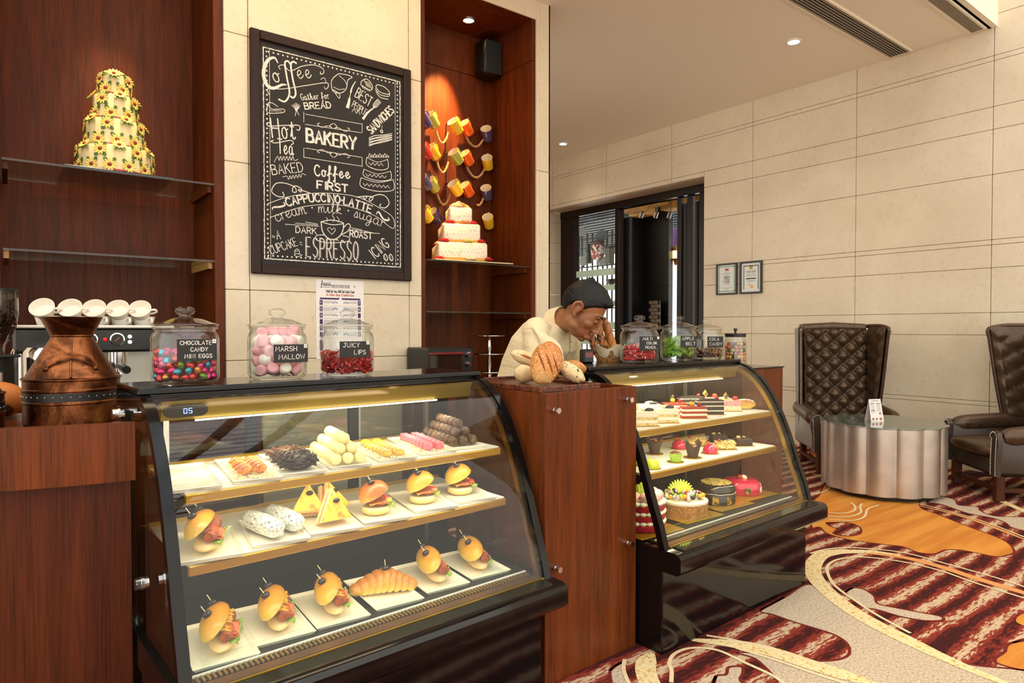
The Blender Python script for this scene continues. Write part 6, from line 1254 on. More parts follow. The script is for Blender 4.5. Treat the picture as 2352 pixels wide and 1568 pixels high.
# steel milk jug column and basket behind the copper cans
t = thing('steel_urn', 'polished steel urn standing behind the copper can', 'urn', T(.115, 2.985, .82)); B().lathe([(0, 0), (.06, 0), (.062, .01), (.062, .245), (.05, .262), (0, .27)], 28, cap=False).obj('body', M_CHROME, t); B().box((0, -.062, .16), (.045, .012, .07), b=.006).obj('tap_plate', M_BLACK, t, 0); B().tube([(0, -.07, .13), (0, -.09, .12), (0, -.092, .10)], .006, 8).obj('tap', M_CHROME, t)
# copper cans
mcp = mat('aged_copper', (150, 90, 54), .3, 1); v = coords(mcp); f = noi(mcp, v, 9, 6, .65, 1.2); setc(mcp, ramp(mcp, f, [(.28, (40, 26, 18)), (.45, (92, 54, 32)), (.58, (150, 92, 56)), (.72, (86, 56, 36))]))
n_ = noi(mcp, v, 14, 4); rr = nd(mcp, 'ShaderNodeMapRange'); rr.inputs[3].default_value = .22; rr.inputs[4].default_value = .5; lk(mcp, n_, rr.inputs[0]); lk(mcp, rr.outputs[0], mcp.node_tree.nodes['Principled BSDF'].inputs['Roughness'])
mbd = mat('can_black_band', (26, 22, 20), .45)
def can(M, label, s=1.0, k=1.0):
    t = thing('copper_can', label, 'milk can', M @ S(s * k, s * k, s)); R = .142
    B().lathe([(0, 0), (R - .004, 0), (R, .004), (R, .060), (R + .003, .063), (R + .003, .067), (R, .070), (R, .096), (R + .003, .099), (R + .003, .103), (R, .106), (R, .128), (R + .004, .131), (R + .004, .135), (R - .006, .138)], 56, cap=False).obj('drum', mcp, t)
    B().lathe([(R - .005, .137), (.064, .250), (.062, .256)], 56, cap=False).obj('shoulder', mcp, t); B().lathe([(.062, .256), (.066, .259), (.064, .262), (.090, .312), (.0925, .315), (.0905, .316), (.061, .262)], 56, cap=False).obj('funnel_rim', mcp, t)
    bd = B().lathe([(R + .0008, .071), (R + .0008, .095)], 56, cap=False).obj('black_band', mbd, t)
    for i in range(36): a = 2 * PI * i / 36; B().sph(((R + .001) * math.cos(a), (R + .001) * math.sin(a), .084), .0022, 6, 4).obj('rivet', M_STEEL, bd)
    B().tube([(0, -R + .001, .140), (0, -.066, .249)], .0035, 6).obj('seam', mcp, t)
    P = []; 
    for i in range(13): a = -PI / 2 + (-.62 + 1.24 * i / 12); q = 1 - abs(i - 6) / 6; z = .168 + .036 * math.sin(PI * i / 12) ** .7; r = .118 - .02 * math.sin(PI * i / 12) + .018 * math.sin(PI * i / 12); P.append((r * math.cos(a), r * math.sin(a), z))
    hd = B().solid([[(x, y, z - .007), (x, y, z + .007)] for x, y, z in P], .003).obj('handle', mcp, t)
    for i in (0, 12): B().sph((P[i][0] * 1.0, P[i][1] * 1.0, P[i][2] - .004), (.010, .010, .009), 10, 8).obj('handle_lug', mcp, hd)
can(T(.155, 2.283, .8823) @ RZ(-.10), 'larger aged copper milk can with a funnel rim on the curved counter', .955, .875)
can(T(-.105, 2.22, .8823) @ RZ(-.1), 'smaller copper milk can cut off by the left edge', .74)
tag(B().sph((0, 0, .055), (.075, .06, .055), 20, 12).obj('bread_loaf', speck('loaf_orange', (206, 120, 50), (80, 40, 20), 12, .5, .6, .64), None, 38, T(-.02, 2.50, .8823)), 'round scored loaf glimpsed between the copper cans', 'bread')
# ================================================================ toaster oven, cake stand
p = at_y(1030, 830, 3.55); t = thing('toaster_oven', 'black toaster oven in the right niche behind the case', 'oven', T(2.165, 3.42, .8005))
B().box((0, .13, .12), (.335, .26, .23), b=.01).obj('body', mat('oven_black', (20, 19, 20), .35), t, 0); B().box((-.045, -.004, .115), (.235, .012, .17), b=.004).obj('door_glass', mat('oven_door', (46, 26, 18), .08, coat=.5), t, 0); B().box((-.045, -.022, .200), (.24, .018, .016), b=.005).obj('door_handle', mat('handle_red', (110, 30, 26), .3), t, 0)
for z in (.07, .13, .19): k = B().cyl((.122, 0, z), (.122, -.014, z), .017, n=18).obj('dial_ring', M_CHROME, t); B().cyl((.122, -.014, z), (.122, -.026, z), .012, n=16).obj('dial_knob', mat('knob_red', (96, 20, 18), .3), k)
p = at_d(1123, 880, 3.85); t = thing('cake_stand', 'three tier silver cake stand standing behind the counter', 'cake stand', T(2.452, 3.42, .8005))
B().lathe([(0, 0), (.055, 0), (.05, .012), (.015, .024), (.008, .04)], 24).obj('foot', M_CHROME, t)
for z in (.07, .185, .30): B().lathe([(0, z), (.094, z), (.100, z + .005), (.099, z + .007), (.09, z + .004), (0, z + .003)], 36, cap=False).obj('tray', M_CHROME, t)
B().lathe([(.008, .02), (.012, .06), (.007, .075), (.012, .12), (.006, .18), (.012, .23), (.006, .295), (.0, .31)], 16).obj('stem', M_CHROME, t)
# ================================================================ tray of loaves on the cabinet, baguette basket
M_TRAY = noisy('tray_pattern', [(.42, (60, 22, 12)), (.5, (122, 66, 34)), (.56, (64, 24, 14))], 60, .35)
tr = thing('bread_tray', 'patterned brown wooden tray on the timber cabinet', 'tray', T(1.362, 1.595, .9445) @ RZ(math.radians(2)) @ T(.140, .25, 0))
B().box((0, 0, .003), (.275, .46, .006)).obj('tray_floor', M_TRAY, tr, 0)
for s_ in (-1, 1): B().box((s_ * .135, 0, .009), (.009, .46, .018), b=.002).obj('tray_rim', M_TRAY, tr, 0); B().box((0, s_ * .226, .009), (.26, .009, .018), b=.002).obj('tray_rim', M_TRAY, tr, 0)
t2 = thing('small_box', 'small patterned brown box at the right of the bread tray', 'box', T(1.362, 1.595, .9235) @ RZ(math.radians(2)) @ T(.372, .33, 0)); B().box((0, 0, .022), (.08, .10, .044), b=.002).obj('box_body', M_TRAY, t2, 0)
M_LOAF = bread('loaf_crust', (226, 180, 116), (206, 140, 70), (186, 112, 48), 12); M_PALE = speck('pale_loaf', (222, 196, 150), (196, 158, 106), 14, .7, .45, .7); M_SEED = mat('sesame', (236, 216, 160), .6); M_DSEED = mat('dark_seed', (40, 28, 22), .6); M_CUT = mat('score_cut', (150, 78, 34), .8)
TB = .9512
def loaf(M, r, m, label, cuts, seeds, seed, nm='bread_loaf'):
    t = thing(nm, label, 'bread', M, 'loaves on the bread tray'); R_ = random.Random(seed)
    def fn(d):
        k = 1 + .02 * math.sin(7 * d.x + 3 * d.z)
        for c in cuts: q = d.x * .75 + d.z * c[1] - c[0]; k -= .07 * math.exp(-(q / .05) ** 2) * (1 if abs(d.z) < .72 and d.y < -.05 else 0)
        return k
    lo = B().sph((0, 0, 0), r, 48, 36, None, fn).obj('crust', m, t, 0); lo.data.polygons.foreach_set('use_smooth', [True] * len(lo.data.polygons))
    b = B(); b2 = B()
    for i in range(seeds):
        a, z = R_.uniform(-2.7, -.4), R_.uniform(-.8, .8); d = Vector((math.cos(a) * math.sqrt(1 - z * z), math.sin(a) * math.sqrt(1 - z * z), z)); k = fn(d) + .004
        (b if i % 4 else b2).sph((d.x * r[0] * k, d.y * r[1] * k, d.z * r[2] * k), (.0014, .0010, .0020), 6, 4)
    if seeds: b.obj('sesame_seeds', M_SEED, lo); b2.obj('dark_seeds', M_DSEED, lo)
    for c in cuts:
        P = []
        for k in range(11): z = -.46 + k * .092; x = (c[0] - z * c[1]) / .75; y = -math.sqrt(max(.05, 1 - x * x - z * z)); d = Vector((x, y, z)); q = fn(d.normalized()) * 1.003; P.append((d.x * r[0] * q, d.y * r[1] * q, d.z * r[2] * q))
        B().tube(P, [.0015 + .0055 * math.sin(PI * k / 10) for k in range(11)], 8, flat=.45).obj('score_cut', M_CUT, lo)
    return t
fz = math.atan2(RT.y, RT.x)   # loaves face the shop front
p = at_d(1254, 848, 2.32); loaf(T(p.x, p.y, TB + .078) @ RZ(fz) @ RY(.30) @ RX(-.15), (.056, .044, .078), M_LOAF, 'large golden scored loaf with sesame propped at the front of the tray', [(-.30, .75), (.10, .75), (.50, .75)], 150, 1)
p = at_d(1203, 873, 2.42); loaf(T(p.x, p.y, TB + .034) @ RZ(fz), (.036, .034, .034), M_PALE, 'small pale round loaf at the left of the large loaf', [], 0, 2)
p = at_d(1208, 833, 2.52); loaf(T(p.x, p.y, TB + .085) @ RZ(fz) @ RY(-1.15), (.026, .028, .062), M_PALE, 'pointed pale roll behind the large loaf', [(.2, .1)], 10, 3, 'bread_roll')
p = at_d(1312, 872, 2.36); loaf(T(p.x, p.y, TB + .045) @ RZ(fz) @ RY(2.2), (.028, .030, .058), speck('seeded_loaf', (220, 190, 142), (70, 46, 30), 70, .7, .62, .66), 'seeded roll lying at the right of the large loaf', [], 60, 4, 'bread_roll')
p = at_d(1322, 846, 2.47); t = thing('pizza_bread', 'flat bread topped with red pepper and olives behind the rolls', 'bread', T(p.x, p.y, TB + .055) @ RZ(fz) @ RX(-.75) @ RY(.35), 'loaves on the bread tray')
B().lathe([(0, -.012), (.030, -.012), (.042, -.004), (.044, .004), (.036, .010), (0, .011)], 32, S(.95, .75, 1), cap=False).obj('base', M_LOAF, t)
for k in range(4): B().tube(smooth_path([(-.02 + .012 * k, -.02, .013), (-.012 + .012 * k, -.004, .015), (-.016 + .012 * k, .014, .013)], 4), .0028, 6).obj('red_pepper', mat('pepper_red', (200, 34, 20), .3), t)
for x, y in ((-.026, .006), (.024, .012)): B().sph((x, y, .013), (.006, .006, .003)).obj('olive', M_OLIVE, t)
B().lathe([(0, .0105), (.030, .0105), (.028, .0125), (0, .013)], 24, S(.95, .75, 1), cap=False).obj('cheese', mat('melted_cheese', (238, 206, 150), .4), t)
p = on2(.415, .712, 1.0012); bk = thing('bread_basket', 'cloth lined basket of seeded baguettes on the cake case', 'basket', T(*p) @ RZ(fz))
B().lathe([(0, 0), (.052, 0), (.066, .05), (.063, .05), (.050, .006), (0, .004)], 32, None, False).obj('wicker', noisy('wicker', [(.4, (120, 80, 40)), (.6, (180, 134, 78))], 90, .8), bk)
g = []
for j in range(4):
    row = []
    for i in range(37): a = 2 * PI * i / 36; k = j / 3; r = .053 + .026 * k + (.010 * k) * math.sin(5 * a); row.append((r * math.cos(a), r * math.sin(a), .012 + .055 * k + .012 * k * math.sin(5 * a + 1)))
    g.append(row)
B().solid(g, .002).obj('cloth_liner', mat('linen_cloth', (218, 200, 168), .9), bk)
M_BAG = speck('seeded_baguette', (176, 116, 56), (62, 36, 22), 60, .6, .5, .56); M_BAG2 = bread('plain_baguette', (206, 150, 72), (196, 128, 50), (150, 84, 30), 18)
for k, (x, y, tl, L, m, lb) in enumerate(((-.044, -.012, -.32, .155, M_BAG, 'dark seeded baguette at left in the basket'), (-.002, -.012, -.32, .17, M_BAG, 'dark seeded baguette in the middle of the basket'), (.040, -.008, -.32, .20, M_BAG2, 'plain golden baguette at right in the basket'))):
    t = thing('baguette', lb, 'bread', T(*p) @ RZ(fz) @ T(x, y, .012) @ RY(tl), 'baguettes in the basket')
    B().lathe([(0, 0), (.012, .004), (.019, .03), (.0195, L * .5), (.018, L - .03), (.010, L - .006), (0, L)], 18, None, False, lambda a, z: 1 + .05 * math.sin(z * 160 + 2 * a)).obj('crust', m, t)
    for q in range(4): B().tube([(-.010, -.017, .03 + q * L * .2), (.0, -.0195, .04 + q * L * .2), (.010, -.016, .052 + q * L * .2)], .0022, 6).obj('score_cut', M_CUT, t)
p = on2(.22, .66, 1.0012); t = thing('till_terminal', 'small black card terminal on the cake case behind the bread', 'terminal', T(*p) @ RZ(fz + .3)); B().box((0, 0, .03), (.05, .05, .06), b=.006).obj('body', M_BLACK, t, 0); B().box((0, -.026, .036), (.036, .002, .022)).obj('screen', mat('screen_red', (110, 30, 30), .2), t, 0)
# ================================================================ wing chairs, fluted table, menu card
M_LEA = noisy('brown_leather', [(.3, (70, 52, 36)), (.7, (90, 68, 48))], 18, .33, spec=.5, metal=.35); M_LEAS = mat('silver_leather', (150, 144, 136), .4, .25); M_LEAD = mat('dark_leather', (62, 50, 40), .42)
M_LEG = wood('chair_leg', (48, 24, 14), (92, 50, 30), .4, 1); M_STUD = mat('nail_stud', (196, 186, 170), .25, 1); M_BTN = mat('leather_button', (40, 30, 22), .4)
def tuft(x, z, a, b_):
    p, q = x / a + z / b_, x / a - z / b_
    return (abs(math.sin(PI * p / 2)) * abs(math.sin(PI * q / 2))) ** .45
def tufted(f, u0, u1, v0, v1, a, b_, h, nu=60, nv=84):
    # f(u, v) -> point, normal ; pillows pushed out along the normal
    g = []
    for i in range(nu + 1):
        row = []
        for j in range(nv + 1):
            u, v = u0 + (u1 - u0) * i / nu, v0 + (v1 - v0) * j / nv; e = min(1, min(u - u0, u1 - u, v - v0, v1 - v) / .02 + .15)
            P, N = f(u, v); row.append(P + N * (h * tuft(u, v, a, b_) * e))
        g.append(row)
    return g
def buttons(par, f, u0, u1, v0, v1, a, b_):
    m = B().sph((0, 0, 0), (.011, .011, .007), 10, 6).mesh('button', M_BTN)
    for i in range(-8, 9):
        for j in range(-30, 31):
            if (i + j) % 2: continue
            u, v = i * a, j * b_
            if u0 + .015 < u < u1 - .015 and v0 + .015 < v < v1 - .015: P, N = f(u, v); link('button', m, par, T(*(P + N * .004)) @ N.to_track_quat('Z', 'Y').to_matrix().to_4x4())
def wing_chair(label, M, side_mat):
    t = thing('wing_chair', label, 'armchair', M, 'tufted wing chairs'); V = Vector
    W, TOP = .285, 1.175
    B().box((0, .02, .225), (.62, .60, .13), b=.02).obj('seat_base', M_LEAD, t, 60)
    b = B().sph((0, 0, 0), (1, 1, 1), 36, 24, T(0, -.045, .325) @ S(.285, .29, .062), lambda d: 1 / max(.001, (abs(d.x) ** 5 + abs(d.y) ** 5 + abs(d.z) ** 2.6) ** (1 / 4.2))); b.obj('seat_cushion', M_LEA, t, 60)
    # tufted inside back
    def fb(u, v): y = .225 + .055 * (v - .36) / .8 - .05 * (u / W) ** 2 * 0; return V((u, y, v)), V((0, -1, .06)).normalized()
    bk = B().sheet(tufted(fb, -W - .022, W + .022, .335, TOP - .02, .0815, .0655, .052)).obj('tufted_back', M_LEA, t, 0); bk.data.polygons.foreach_set('use_smooth', [True] * len(bk.data.polygons)); buttons(bk, fb, -W, W, .335, TOP - .02, .0815, .0655)
    B().box((0, .325, .66), (.64, .10, 1.03), RX(-.03), b=.03).obj('back_shell', side_mat, t, 60)
    for s_ in (-1, 1): B().box((s_ * (W + .028), .262, .74), (.055, .09, .84), RX(-.06), b=.015).obj('back_corner', M_LEA, t, 60)
    B().tube([(-W - .01, .285, TOP - .018), (0, .290, TOP - .004), (W + .01, .285, TOP - .018)], .036, 12).obj('top_roll', M_LEA, t)
    for s_ in (-1, 1):
        # wing: curved slab going forward, flaring outwards at the top
        def fw_(u, v, s_=s_): k = (v - .46) / .7; x = W + .012 + .055 * u / .25 + .018 * k; return V((s_ * x, .25 - u, v)), V((-s_, -.25, 0)).normalized()
        dep = lambda v: .15 + .10 * max(0, (v - .46) / .7) ** .8
        g = []
        for i in range(25):
            row = []
            for j in range(41):
                v = .44 + (TOP - .01 - .44) * j / 40; u = dep(v) * i / 24; P, N = fw_(u, v); e = min(1, min(i, 24 - i) / 4 + .1, min(j, 40 - j) / 4 + .1); row.append(P + N * (.034 * e * (.45 + .55 * tuft(u - .0, v, .10, .0655))))
            g.append(row)
        w_ = B().sheet(g); w_.sheet([[V((s_ * (W + .022 + .055 * (dep(v) * i / 4) / .25 + .018 * (v - .46) / .7 + .028), .25 - dep(v) * i / 4, 0)) + V((0, 0, v)) for v in [.44 + (TOP - .01 - .44) * j / 20 for j in range(21)]] for i in range(5)])
        wg = w_.obj('wing', M_LEA, t, 0); wg.data.polygons.foreach_set('use_smooth', [True] * len(wg.data.polygons))
        P = []
        for j in range(13): v = .45 + (TOP - .03 - .45) * j / 12; P.append((s_ * (W + .040 + .055 * dep(v) / .25 + .018 * (v - .46) / .7), .25 - dep(v), v))
        P += [(s_ * (W + .085), .06 + .02, TOP - .004), (s_ * (W + .06), .18, TOP + .0), (s_ * (W + .02), .28, TOP - .004)]
        B().tube(smooth_path(P, 3), .017, 10).obj('wing_edge', M_LEA, wg)
        B().sheet([[V((s_ * (W + .062 + .055 * (dep(v) * i / 3) / .25 + .018 * (v - .46) / .7), .30 - (dep(v) + .035) * i / 3, v)) for v in [.30 + (TOP - .02 - .30) * j / 12 for j in range(13)]] for i in range(4)]).obj('outside_wing', side_mat, wg, 60)
        sd = B()
        for q in smooth_path([V(p_) for p_ in P[:13]], 5): sd.sph((q.x + s_ * .008, q.y - .016, q.z), .0055, 6, 4)
        sd.obj('nail_studs', M_STUD, wg)
        # arm: rolled top sweeping down to a scroll front
        A = [(s_ * (W + .055), .22, .47), (s_ * (W + .06), .05, .462), (s_ * (W + .065), -.12, .448), (s_ * (W + .07), -.26, .430)]
        am = B().tube(smooth_path(A, 8), [.062] * 20 + [.060, .056, .050, .044, .036], 16).obj('arm_roll', M_LEA, t)
        B().box((s_ * (W + .055), -.02, .31), (.07, .54, .26), b=.02).obj('arm_panel', side_mat, t, 60)
        for k in range(5): B().sph((s_ * (W - .006), .16 - k * .085, .445), (.009, .009, .009), 8, 6).obj('button', M_BTN, am)
        fr = B().prism([(s_ * (W + .02), .17), (s_ * (W + .09), .17), (s_ * (W + .095), .30), (s_ * (W + .115), .40), (s_ * (W + .10), .465), (s_ * (W + .05), .475), (s_ * (W + .015), .44), (s_ * (W + .025), .32)][::s_], 0, .03, Matrix(((1, 0, 0, 0), (0, 0, 1, -.305), (0, 1, 0, 0), (0, 0, 0, 1)))).obj('arm_front', M_LEAD, t, 30)
        sd = B()
        for xo in (.024, .086):
            for k in range(22): z = .18 + k * .0115; sd.sph((s_ * (W + xo + .012 * max(0, (z - .28) / .15)), -.308, z), .005, 6, 4)
        for k in range(9): a = PI * k / 8; sd.sph((s_ * (W + .058 + .042 * math.cos(a)), -.308, .43 + .036 * math.sin(a)), .005, 6, 4)
        sd.obj('nail_studs', M_STUD, fr)
    for x, y in ((-.30, -.25), (.30, -.25), (-.27, .31), (.27, .31)): B().box((x, y, .085), (.055, .055, .17), b=.004).obj('leg', M_LEG, t, 0)
    B().box((0, -.25, .07), (.56, .022, .03)).obj('stretcher', M_LEG, t, 0); B().box((-.29, .03, .07), (.022, .52, .03)).obj('stretcher', M_LEG, t, 0); B().box((.29, .03, .07), (.022, .52, .03)).obj('stretcher', M_LEG, t, 0)
    return t
def facing(x, y): return math.atan2(y, x) + PI / 2
wing_chair('tall tufted brown leather wing chair with silver sides behind the fluted table', T(5.50, 2.64, .001) @ RZ(facing(-.72, -.69)) @ S(.86, 1, 1), M_LEAS)
wing_chair('tall tufted brown leather wing chair at the right edge of the view', T(5.62, 1.50, .001) @ RZ(facing(-.70, .71)) @ S(.88, 1, 1), M_LEAD)
# fluted drum table
tb = thing('drum_table', 'fluted silver drum table with a scalloped glass top', 'table', T(4.952, 2.105, 0)); NL = 13
fl = lambda a, z: .93 + .075 * abs(math.sin(NL * (a + .1) / 2)) ** .75
msv = noisy('champagne_silver', [(.3, (186, 179, 168)), (.7, (214, 208, 198))], 5, .38, metal=.92)
B().lathe([(.36, .035), (.392, .035), (.392, .485), (.30, .485)], 13 * 16, None, False, fl).obj('fluted_drum', msv, tb)
B().lathe([(.0, .486), (.400, .486), (.402, .489), (.400, .494), (0, .494)], 13 * 16, None, False, fl).obj('glass_top', mat('table_glass', (96, 108, 100), .04, spec=.8, coat=.5), tb)
B().lathe([(0, .006), (.34, .006), (.34, .036), (0, .036)], 40, cap=False).obj('plinth', M_BLACK, tb)
for k in range(4): a = PI / 4 + k * PI / 2; B().cyl((.25 * math.cos(a), .25 * math.sin(a), .0005), (.25 * math.cos(a), .25 * math.sin(a), .01), .02, n=12).obj('glide', M_BLACK, tb)
mc_ = thing('menu_card', 'folded white pastry menu card standing on the drum table', 'menu card', T(4.905, 2.14, .4945) @ RZ(fz + .25))
sh = B().add([(-.055, -.03, 0), (.055, -.03, 0), (.05, 0, .155), (-.05, 0, .155), (-.055, .03, 0), (.055, .03, 0), (-.055, -.0315, 0), (.055, -.0315, 0), (.05, -.0015, .156), (-.05, -.0015, .156)], [(6, 7, 8, 9), (0, 3, 2, 1), (3, 4, 5, 2), (2, 5, 4, 3)]).obj('card', M_PAPER, mc_, 0)
MM_ = T(0, -.0322, 0) @ RX(PI / 2 - .19); b = B(); scribe(b, 'PASTRY MENU', -.03, .142, .008, .0012, MM_, 1.2, .06 / twidth('PASTRY MENU', .008, 1.2))
for k in range(9): b.box((-.026, .118 - k * .007, 0), (.034 - .006 * (k % 3), .0016, .0003), MM_)
for k in range(7): b.box((.024, .116 - k * .007, 0), (.034 - .006 * (k % 2), .0016, .0003), MM_)
b.obj('print', M_GREY, sh, 0); b = B()
for x, y in ((-.026, .128), (.024, .126), (-.026, .078)): b.box((x, y, 0), (.036, .005, .0003), MM_)
b.obj('green_headings', mat('heading_green', (84, 112, 100), .6), sh, 0); b = B()
for x, y, r in ((-.034, .018, .010), (-.004, .018, .009), (.03, .018, .011), (.03, .056, .009)): b.lathe([(r, .0003), (0, .0003)], 14, MM_ @ T(x, y, 0), cap=False)
b.obj('cake_pictures', mat('cake_picture', (176, 120, 96), .6), sh, 0)
# ================================================================ person leaning over the counter
D_ = Vector((FW.x, FW.y, 0)).normalized()
def loc(px, py, dep):   # point in front of the camera axis at a given depth, as (right, away, up) metres
    return Vector(((px - 1176) / FPX * dep, dep, CAMH - (py - 755) / FPX * dep))
def wd(v): return Vector((RT.x * v[0] + D_.x * v[1], RT.y * v[0] + D_.y * v[1], v[2]))
def dirw(v): return wd(v)
def ring_loft(b, secs, n=24, pw=2.4):
    # secs: (centre, half-width vector, half-depth vector)
    g = []
    for c, a, d in secs:
        row = []
        for i in range(n):
            t = 2 * PI * i / n; cx_, sx_ = math.cos(t), math.sin(t); k = (abs(cx_) ** pw + abs(sx_) ** pw) ** (-1 / pw); row.append(c + a * (cx_ * k) + d * (sx_ * k))
        g.append(row)
    b.sheet(g, None, False, True); m = len(b.v)
    b.f.append(tuple(range(m - n, m))); b.mi.append(0); b.f.append(tuple(range(m - len(secs) * n + n - 1, m - len(secs) * n - 1, -1))); b.mi.append(0)
def limb(b, pts, rs, n=16):
    P = smooth_path(pts, 6); R = []
    for i in range(len(rs) - 1): R += [rs[i] + (rs[i + 1] - rs[i]) * k / 6 for k in range(6)]
    R.append(rs[-1]); b.tube(P, R, n)
    b.sph(P[0], R[0], 14, 10); b.sph(P[-1], R[-1], 14, 10)
def voxel(o, size, it=6):
    m = o.modifiers.new('remesh', 'REMESH'); m.mode = 'VOXEL'; m.voxel_size = size; m.use_smooth_shade = True
    s_ = o.modifiers.new('smooth', 'SMOOTH'); s_.iterations = it; s_.factor = .5
M_SKIN = noisy('skin_brown', [(.3, (126, 78, 46)), (.7, (158, 102, 64))], 20, .42, sub=.12); M_HAIR = mat('hair_black', (10, 9, 9), .5, spec=.3)
vh = coords(M_HAIR, (1, 1, 1)); wv_ = nd(M_HAIR, 'ShaderNodeTexNoise'); wv_.inputs['Scale'].default_value = 40; mp_ = coords(M_HAIR, (3.5, .35, 1.2)); lk(M_HAIR, mp_, wv_.inputs['Vector']); wv_.inputs['Detail'].default_value = 4; bump(M_HAIR, wv_.outputs['Fac'], .7, .006)
M_JKT = mat('cream_jacket', (222, 204, 162), .7); vj = coords(M_JKT, (3, 3, 9)); bump(M_JKT, noi(M_JKT, vj, 2.2, 3, .5, .8), .35, .03); M_JKT.node_tree.nodes['Principled BSDF'].inputs['Sheen Weight'].default_value = .2
M_TROU = mat('dark_trousers', (36, 32, 30), .8)
PD = 3.12; base = loc(1185, 960, PD); feet = wd((base.x, PD + .02, 0))
person = thing('person', 'person in a cream high collared jacket bending over the counter', 'person', T(*feet))
INV = T(*feet).inverted()
def L2(v): return INV @ wd(v)
ta = Vector((-.52, -.85, 0)); tf = Vector((.80, -.52, -.28))     # towards the near shoulder, and the chest direction
def A_(k): q = dirw(ta) * k; return q
def F_(k): q = dirw(tf).normalized() * k; return q
pel = loc(1182, 975, PD); wai = loc(1200, 905, PD); rib = loc(1226, 838, PD - .01); che = loc(1252, 788, PD - .03); sho = loc(1266, 752, PD - .05); nek = loc(1290, 738, PD - .08)
body = B(); secs = [(L2(pel), A_(.165), F_(.115)), (L2(wai), A_(.150), F_(.105)), (L2(rib), A_(.165), F_(.115)), (L2(che), A_(.180), F_(.118)), (L2(sho), A_(.155), F_(.090)), (L2(sho) * .45 + L2(nek) * .55, A_(.09), F_(.07)), (L2(nek), A_(.052), F_(.055))]
ring_loft(body, secs)
hp = loc(1341, 714, 2.90)
limb(body, [L2(sho) * .5 + L2(nek) * .5, L2(nek), L2(hp) + INV.to_3x3() @ dirw((-.045, .02, -.035))], [.060, .056, .054])
rs = L2(sho) + A_(.155) + Vector((0, 0, -.02)); re = rs + dirw((.015, -.02, -.235)); rw = re + dirw((.05, .05, -.2)); ls = L2(sho) - A_(.155) + Vector((0, 0, -.02)); le = ls + dirw((.05, .02, -.235)); lw = le + dirw((.10, .06, -.16))
for a_, e_, w_ in ((rs, re, rw), (ls, le, lw)):
    limb(body, [a_, e_, w_], [.038, .036, .028]); d = (w_ - e_).normalized(); sd_ = d.cross(Vector((0, 0, 1))).normalized(); u_ = sd_.cross(d)
    pm_ = w_ + d * .045; body.sph((0, 0, 0), (.045, .040, .016), 14, 10, T(*pm_) @ Matrix(((d.x, sd_.x, u_.x, 0), (d.y, sd_.y, u_.y, 0), (d.z, sd_.z, u_.z, 0), (0, 0, 0, 1))))
    for k, (o_, ln) in enumerate(((-.027, .058), (-.009, .068), (.009, .072), (.027, .064))): q0 = pm_ + d * .03 + sd_ * o_; body.tube(smooth_path([q0, q0 + d * ln * .5 + u_ * .002, q0 + d * ln - u_ * .018], 3), [.0088, .0086, .0084, .0082, .008, .0078, .0072], 8)
    q0 = pm_ - d * .015 - sd_ * .032; body.tube(smooth_path([q0, q0 - sd_ * .02 + d * .022, q0 - sd_ * .024 + d * .052 - u_ * .012], 3), [.011, .0105, .010, .0098, .0095, .009, .008], 8)
for s_ in (-1, 1):
    hpj = L2(pel) + A_(.085 * s_) + Vector((0, 0, -.02)); kn = Vector((hpj.x * 1 + dirw((.06, -.02, 0)).x, hpj.y + dirw((.06, -.02, 0)).y, .43)); an = Vector((A_(.09 * s_).x, A_(.09 * s_).y, .075)); limb(body, [hpj, kn, an], [.088, .060, .042]); tf2 = Vector((1, -.12, 0)).normalized(); body.sph((0, 0, 0), (.125, .048, .04), 14, 10, T(an.x + tf2.x * .055, an.y + tf2.y * .055, .042) @ RZ(math.atan2(tf2.y, tf2.x)))
# head in its own frame: x side, y face, z crown
hf = dirw(Vector((.715, -.28, -.64))).normalized(); hu = dirw(Vector((.60, -.22, .766))); hu = (hu - hf * hu.dot(hf)).normalized(); hs = hf.cross(hu)
HM = INV @ Matrix(((hs.x, hf.x, hu.x, 0), (hs.y, hf.y, hu.y, 0), (hs.z, hf.z, hu.z, 0), (0, 0, 0, 1))); hc = L2(hp); HM = T(*hc) @ Matrix(((hs.x, hf.x, hu.x, 0), (hs.y, hf.y, hu.y, 0), (hs.z, hf.z, hu.z, 0), (0, 0, 0, 1)))
def hsph(c, r, rot=None): body.sph((0, 0, 0), r, 24, 18, HM @ T(*c) @ (rot or Matrix.Identity(4)))
hsph((0, -.015, .030), (.074, .096, .090)); hsph((0, .030, -.010), (.064, .062, .088)); hsph((0, .032, -.062), (.052, .056, .052)); hsph((0, .066, -.096), (.022, .020, .018))
for s_ in (-1, 1):
    hsph((s_ * .038, .054, -.024), (.024, .026, .024)); hsph((s_ * .030, .076, .024), (.026, .013, .009)); hsph((s_ * .048, .012, -.066), (.010, .030, .020))
    body.tube([HM @ Vector((s_ * .030, .080, -.080)), HM @ Vector((0, .094, -.0725))], .0062, 8)
    # ear
    body.tube([HM @ Vector(q) for q in smooth_path([(s_ * .080, -.006, -.032), (s_ * .092, -.024, -.012), (s_ * .097, -.030, .016), (s_ * .092, -.014, .032), (s_ * .082, .002, .022), (s_ * .075, .004, .0)], 4)], .0075, 8); hsph((s_ * .080, -.010, -.002), (.007, .016, .026)); hsph((s_ * .080, -.004, -.032), (.008, .010, .011))
body.tube([HM @ Vector(q) for q in smooth_path([(0, .090, .020), (0, .099, -.004), (0, .109, -.034), (0, .107, -.042)], 4)], [.006, .0063, .0066, .007, .0075, .008, .0086, .0092, .0098, .0102, .010, .009, .008], 10)
for s_ in (-1, 1): hsph((s_ * .012, .098, -.040), (.0085, .010, .0075))
body.tube([HM @ Vector((-.022, .088, -.084)), HM @ Vector((0, .099, -.0855)), HM @ Vector((.022, .088, -.084))], .0062, 8)
